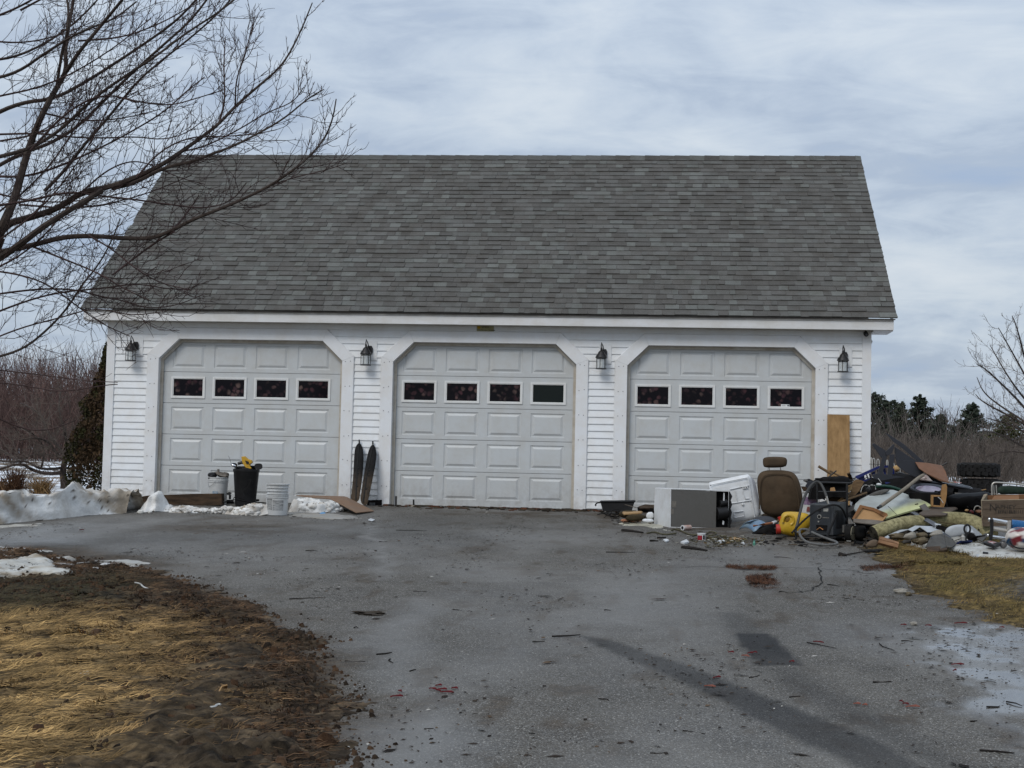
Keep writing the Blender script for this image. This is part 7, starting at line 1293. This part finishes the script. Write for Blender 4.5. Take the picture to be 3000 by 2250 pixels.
for k in range(300):
    x = R.normal(1400, 190); y = 690+abs(R.normal(0, 1))*45+R.uniform(0, 60); 
    if not (600 < x < 1850 and y < 830): continue
    p = gnd(*a8(x, y), .01+R.uniform(0, .02)); s = R.uniform(.01, .045); mb.box(p, (s, s*.6, .006), rz(R.uniform(0, 3.1))@rx(R.uniform(-.6, .6))); c = [V(.09, .08, .045), V(.05, .045, .03), V(.42, .41, .36), V(.13, .11, .06), V(.18, .12, .06)][R.choice(5, p=[.35, .25, .13, .17, .10])]; cs += [c]*8
tag(mb.build('shredded_litter', m_brush, None, cols=np.array(cs)), 'strewn shreds of cloth, foam and leaves below the washer', 'litter', kind='stuff')
soft('green_rag', 'folded olive green rag lying at the right of the shredded litter', 'rag', mat('olive_rag', (.10, .10, .04), .9, c2=(.06, .06, .03), sc=20, bump=.5), [(1480,835,-4.6),(1520,800,-4.5),(1715,800,-4.5),(1720,860,-4.8),(1690,872,-4.8)], 0, .06, a8, jit=.03)
for k, (pl, m_, hh_) in enumerate([([(1420,730),(1500,722),(1590,732),(1560,745),(1440,745)], wood_l, .015), ([(1700,735),(1690,760),(1705,790),(1680,790)], mat('teal_scrap', (.10, .30, .22), .5), .03), ([(710,745),(750,738),(775,752),(740,765)], m_wht, .015), ([(900,770),(960,745),(990,768),(940,782)], m_wht, .02), ([(1260,770),(1340,745),(1400,760),(1330,780)], m_wht, .02), ([(1550,775),(1580,768),(1590,788)], m_wht, .015)]): P = [gnd(*a8(*q), .012) for q in pl]; tag(MB().plate(P, hh_).build('scrap', m_, None), ['tan wood chip on the shredded litter', 'small teal plastic scrap standing by the olive rag', 'small white scrap at the left end of the litter', 'curled white scrap left of the dark clump in the litter', 'white foam scrap in the middle of the litter', 'tiny white scrap right of the tan chip'][k], 'scrap')
m_char = mat('black_stick', (.018, .015, .013), .9, bump=.5)
def stick(p, q, r, label, grp=None, h=.01, m_=None):
    a, b = gnd(*p, h), gnd(*q, h); mid = (a+b)/2+np.random.RandomState(int(p[0])).normal(0, .012, 3)*V(1, 1, .3); return tag(MB().tube([a, a*.6+mid*.4, mid, b], [r, r*1.1, r*.9, r*.5], 5).build('stick', m_ or m_char, None, smooth=True), label, 'stick', grp)
stick(a8(265,642), a8(495,664), .022, 'thick black stick lying left below the washer'); stick(a8(915,825), a8(1185,858), .022, 'thick curved black stick in front of the litter'); stick(a8(565,752), a8(660,755), .012, 'short black stick at the left end of the litter'); stick(a8(650,722), a8(740,715), .014, 'black forked stick above the left end of the litter')
p0 = gnd(*r2(545, 1500)); stick(r2(500,1500), r2(570,1505), .03, 'black lump of stick on the drive below the welder'); stick(r2(570,1500), r2(800,1462), .008, 'thin twig reaching from the black lump toward the firewood')
# twigs and red splinters on the drive
tw = [((848,1755),(942,1751)), ((1617,1864),(1700,1859)), ((1560,1880),(1596,1879)), ((1103,1917),(1148,1911)), ((1200,1966),(1219,1961)), ((1143,1930),(1152,1942)), ((2558,1998),(2612,1996)), ((2870,2198),(2972,2206)), ((1905,2206),(1956,2205)), ((1243,2136),(1270,2134)), ((1211,1732),(1250,1733)), ((2000,2140),(2066,2150)), ((1753,2047),(1784,2052)), ((2364,1882),(2450,1899)), ((2313,2042),(2345,2039)), ((2640,1877),(2675,1879)), ((2890,2070),(2930,2068)), ((2948,2055),(2995,2068)), ((2472,1752),(2532,1758)), ((2424,1712),(2460,1717)), ((2268,1632),(2318,1635)), ((1775,1617),(1860,1618)), ((1110,1586),(1135,1586)), ((1010,1936),(1070,1937)), ((2843,2113),(2863,2111)), ((2576,1885),(2620,1905)), ((1036,1839),(1050,1840)), ((1326,1785),(1346,1787)), ((1770,1787),(1790,1788)), ((2195,1985),(2225,1978)), ((895,1613),(930,1614)), ((1160,1553),(1250,1555))]
TWL = ['long straight black twig on the left of the drive near the lawn tip', 'thickest black twig in the middle of the drive below the middle door', 'short twig just left below the thick middle twig', 'knobbly black twig on the left of the drive right of the churned mud', 'tiny twig right below the knobbly one on the left', 'tiny upright twig just below the knobbly one', 'black twig right of the dark patch toward the puddle', 'long black twig near the bottom right corner', 'black twig at the bottom of the drive right of centre', 'short black twig low on the left half of the drive', 'short straight twig above the mud clump', 'faint twig on the lowest dark band of the drive', 'faint forked twig right of the red splinter cluster', 'curved thin twig right of the square dark patch', 'short twig between the two dark bands', 'small twig at the left edge of the puddle', 'twig inside the puddle at the lower right', 'twig at the right edge inside the puddle', 'small twig beside the tan stone on the right', 'curved dark twig near the crack, above the tan stone', 'flat twig on the wet asphalt below the welder', 'long thin twig below the left end of the litter', 'small twig in front of the skis and boards', 'long thin twig touching the edge of the churned mud', 'tiny twig at the lower edge of the puddle', 'slanting twig at the top left of the puddle', 'tiny twig on the pale streak right of the lawn', 'tiny twig right of the mud clump in the left half', 'tiny twig midway between the middle twig and the litter', 'slanting twig between the two dark bands, left one', 'thin twig on the upper left of the drive below the buckets', 'long thin twig right of the boards in front of the middle door']
for k, (p, q) in enumerate(tw): stick(p, q, .0042 if k not in (0, 1, 3, 6, 7) else .006, TWL[k], 'twigs fallen on the drive', .006)
m_red = mat('red_splinter', (.15, .018, .022), .75, c2=(.08, .02, .02), sc=20); m_pink = mat('pink_wood', (.26, .10, .075), .8)
rd = [(1268,2018,24),(1285,2008,20),(1295,2018,30),(1310,2026,40),(1332,2015,20),(1284,2022,16),(1162,2040,38),(1172,2024,12),(2142,1912,18),(2184,1921,24),(2198,1912,18),(2212,1912,14),(2320,1938,16),(2100,1984,24),(2080,2010,34),(2398,1881,32),(2511,2063,22),(2534,2063,16),(2641,2055,14),(2654,2062,20),(2674,2068,42),(2647,1829,18),(2720,1832,20),(2815,1825,40),(2806,1945,38),(2797,1964,12),(239,1552,14),(2935,1838,16)]
RDL = ['left arm of the dark red splinter cluster low on the drive', 'uppermost splinter of the dark red cluster', 'middle splinter of the dark red cluster', 'longest lower splinter of the dark red cluster', 'right upper splinter of the dark red cluster', 'left lower splinter of the dark red cluster', 'red splinter left of the dark red cluster', 'tiny red splinter just above the one left of the cluster', 'red splinter left of the square dark patch', 'pale pink splinter at the lower left of the square dark patch', 'upper red splinter on the square dark patch', 'tiny red splinter at the right of those on the dark patch', 'lone red splinter at the bottom right of the square dark patch', 'orange red splinter below and left of the square dark patch', 'pale splinter on the long dark band, lowest on the left', 'red splinter above right of the square dark patch', 'pink splinter left one of a pair on the lower right drive', 'pink splinter right one of a pair on the lower right drive', 'small red splinter above the long pink one at the lower right', 'middle red splinter above the long pink one at the lower right', 'long pink splinter below two red ones at the lower right', 'red splinter at the top left of the puddle', 'red splinter above the middle of the puddle', 'long thin red splinter at the right under the brown grass', 'red splinter lying in the puddle', 'tiny red splinter just below the one in the puddle', 'orange scrap on the upper left of the drive near the snow bank', 'bright red scrap at the right edge of the drive above the puddle']
for k, (x, y, l) in enumerate(rd):
    a, b = gnd(x-l/2, y+R.uniform(-2, 2), .008), gnd(x+l/2, y+R.uniform(-2, 2), .012); mid = (a+b)/2+V(0, 0, .01); n_ = V(0, .012, 0); mb = MB().plate([a, (a+mid)/2-n_, b, (b+mid)/2+n_], .007)
    tag(mb.build('splinter', m_pink if k in (9, 14, 16, 17, 20) else m_red, None), RDL[k], 'splinter', 'red splinters scattered on the drive')
for k, (x, y, w_, m_, lb) in enumerate([(2640, 1740, 22, m_pale, 'flat tan stone on the drive near the brown grass'), (2662, 1746, 16, m_stone2, 'small brown stone tucked right of the flat tan stone'), (2678, 1831, 14, m_pale, 'pale chip of stone at the top edge of the puddle')]): p = gnd(x, y); s = w_/(FOC/(p[1]-CY)); tag(MB().ell(p+V(0, 0, s*.3), (s, s*.6, s*.42), rz(k), 9, 6, .3, k+5).build('stone', m_, None, smooth=False), lb, 'stone')
p = gnd(1088, 1800); tag(MB().ell(p+V(0, 0, .004), (.12, .09, .022), None, 18, 8, .6, 5).build('mud_clump', mat('mud', (.06, .05, .04), .9, bump=.8, bsc=60), None, smooth=True), 'flattened clump of mud and leaves on the left of the drive', 'mud')
sheet('paper_scrap', 'torn white paper lying on the matted grass', [(172,2006),(215,1990),(245,1985),(282,1994),(240,2004),(215,2012),(180,2012)], .07, 73, (.62, .60, .55), step=.015, soft=.02, dirt=.1, cat='paper')
for k, (pl, c_, lb) in enumerate([([(395,1707),(410,1709),(420,1720),(435,1725)], V(.5, .47, .42), 'curled white strip on the mud near the snow heap'), ([(616,2072),(630,2070),(638,2063),(646,2064)], V(.5, .45, .38), 'curled pale strip on the churned mud'), ([(500,2115),(512,2120),(525,2116)], V(.45, .40, .32), 'short pale strip on the mud at the lower left')]): tag(MB().tube(smooth_line([gnd(*q, .07) for q in pl]), .007, 5).build('strip', m_wire, None), lb, 'strip')
tag(MB().plate([gnd(642, 2024, .09), gnd(650, 2010, .11), gnd(666, 2006, .12), gnd(664, 2016, .09)], .008).build('wood_chip', wood_l, None), 'tan wood chip on the churned mud of the lawn', 'wood chip')
tag(MB().plate([gnd(1078, 1524, .01), gnd(1085, 1519, .02), gnd(1098, 1522, .02), gnd(1090, 1527, .01)], .006).build('white_scrap', m_wht, None), 'white scrap on the drive below the skis', 'scrap')
# loose litter nobody could count
R = np.random.RandomState(77); n = 34000; x = R.uniform(-6.5, 8, n); y = -R.uniform(0, 1, n)**.8*18-.2; dn = fbm(x*1.3, y*.8, 97, 4); k = R.rand(n) < np.clip((dn-.45)*3, .04, 1)+pmask(x, y, puddle, .3)*.8; k &= ~(pmask(x, y, lawnL, .1) > .5); x, y = x[k], y[k]; n = len(x); z = gz(x, y)+.006
s = R.gamma(1.3, .0032, n)+.002; el = R.uniform(1, 3.5, n); an = R.uniform(0, 3.14, n); dx, dy = np.cos(an), np.sin(an)
v = np.stack([np.stack([x-dx*s*el, y-dy*s*el, z], 1), np.stack([x+dy*s, y-dx*s, z+.002], 1), np.stack([x+dx*s*el, y+dy*s*el, z+.004], 1), np.stack([x-dy*s, y+dx*s, z+.006], 1)], 1).reshape(-1, 3)
t_ = R.rand(n)[:, None]; c = np.where(t_ < .8, V(.035, .026, .02)*(.4+1.2*R.rand(n)[:, None]), np.where(t_ < .96, V(.12, .08, .05), V(.5, .48, .44))); o = fast_mesh('leaf_litter', v, np.arange(n*4).reshape(n, 4), m_brush, c[:, None, :].repeat(4, 1).reshape(-1, 3), smooth=False); tag(o, 'crumbs of bark, leaves and grit scattered over the drive', 'litter', kind='stuff')
# debris line at the foot of the doors
mb = MB(); cs = []
for k in range(420):
    x = R.choice((R.uniform(-1.4, 2.2), R.uniform(-.9, 3.2), R.uniform(4.6, 8)), p=(.5, .25, .25)); y = -abs(R.normal(0, .22))-.03 if x < 4 else R.uniform(-5, -3); l = R.uniform(.02, .12); mb.box(V(x, y, float(gz(x, y))+.012), (l, R.uniform(.01, .03), R.uniform(.006, .018)), rz(R.uniform(-.6, .6))@rx(R.uniform(-.3, .3))); cs += [[V(.05, .035, .025), V(.03, .025, .02), V(.14, .06, .035), V(.09, .075, .055)][R.randint(4)]]*8
tag(mb.build('wood_debris', m_brush, None, cols=np.array(cs)), 'splinters and dirt gathered along the foot of the doors', 'debris', kind='stuff')

R = np.random.RandomState(123); mb = MB(); cs = []
pal = [V(.010, .010, .011), V(.016, .015, .015), V(.04, .035, .03), V(.09, .06, .035), V(.16, .15, .14), V(.40, .40, .38), V(.02, .03, .10)]
for k in range(330):
    zone = R.rand(); px = R.uniform(2480, 2890) if zone < .7 else R.uniform(2360, 2500); py = R.uniform(1395, 1590) if zone < .7 else R.uniform(1400, 1500)
    if px > 2760 and py < 1440 or px > 2600 and py < 1415: continue
    Yq_ = np.interp(py, [1395, 1590], [-2.2, -4.5])+R.uniform(-.1, .35); p = at(px, py, Yq_); s_ = R.gamma(2, .022)+.012
    if R.rand() < .75: mb.box(p, (s_*R.uniform(.8, 3), s_*R.uniform(.4, 1), R.uniform(.004, .02)), rz(R.uniform(0, 3.1))@ry(R.uniform(-.9, .9))@rx(R.uniform(-.8, .8))); q_ = 8
    else: n0 = len(mb.v); e = p+V(R.normal(0, .12), R.normal(0, .05), R.normal(0, .06)); mb.tube([p, (p+e)/2+R.normal(0, .03, 3), e], R.uniform(.004, .010), 4); q_ = len(mb.v)-n0
    cs += [pal[R.choice(7, p=[.38, .25, .15, .12, .06, .01, .03])]]*q_
tag(mb.build('heap_scraps', m_brush, None, cols=np.array(cs)), 'small black, brown and grey scraps tangled through the junk heap', 'scraps', kind='stuff')
R = np.random.RandomState(321); mb = MB(); cs = []
for k in range(240):
    p = gnd(R.uniform(1760, 2600), 0) if False else gnd(*( (R.uniform(1780, 1960), R.uniform(1505, 1535)) if R.rand() < .3 else ((R.uniform(2230, 2560), R.uniform(1560, 1600)) if R.rand() < .6 else (R.uniform(2540, 2800), R.uniform(1590, 1625)))), .01)
    s_ = R.gamma(1.6, .012)+.006; mb.box(p, (s_*R.uniform(1, 3), s_, .008), rz(R.uniform(0, 3.1))@rx(R.uniform(-.5, .5))); cs += [pal[R.choice(7, p=[.3, .25, .2, .15, .05, .04, .01])]]*8
tag(mb.build('ground_scraps', m_brush, None, cols=np.array(cs)), 'small dark scraps on the asphalt along the front of the junk', 'scraps', kind='stuff')
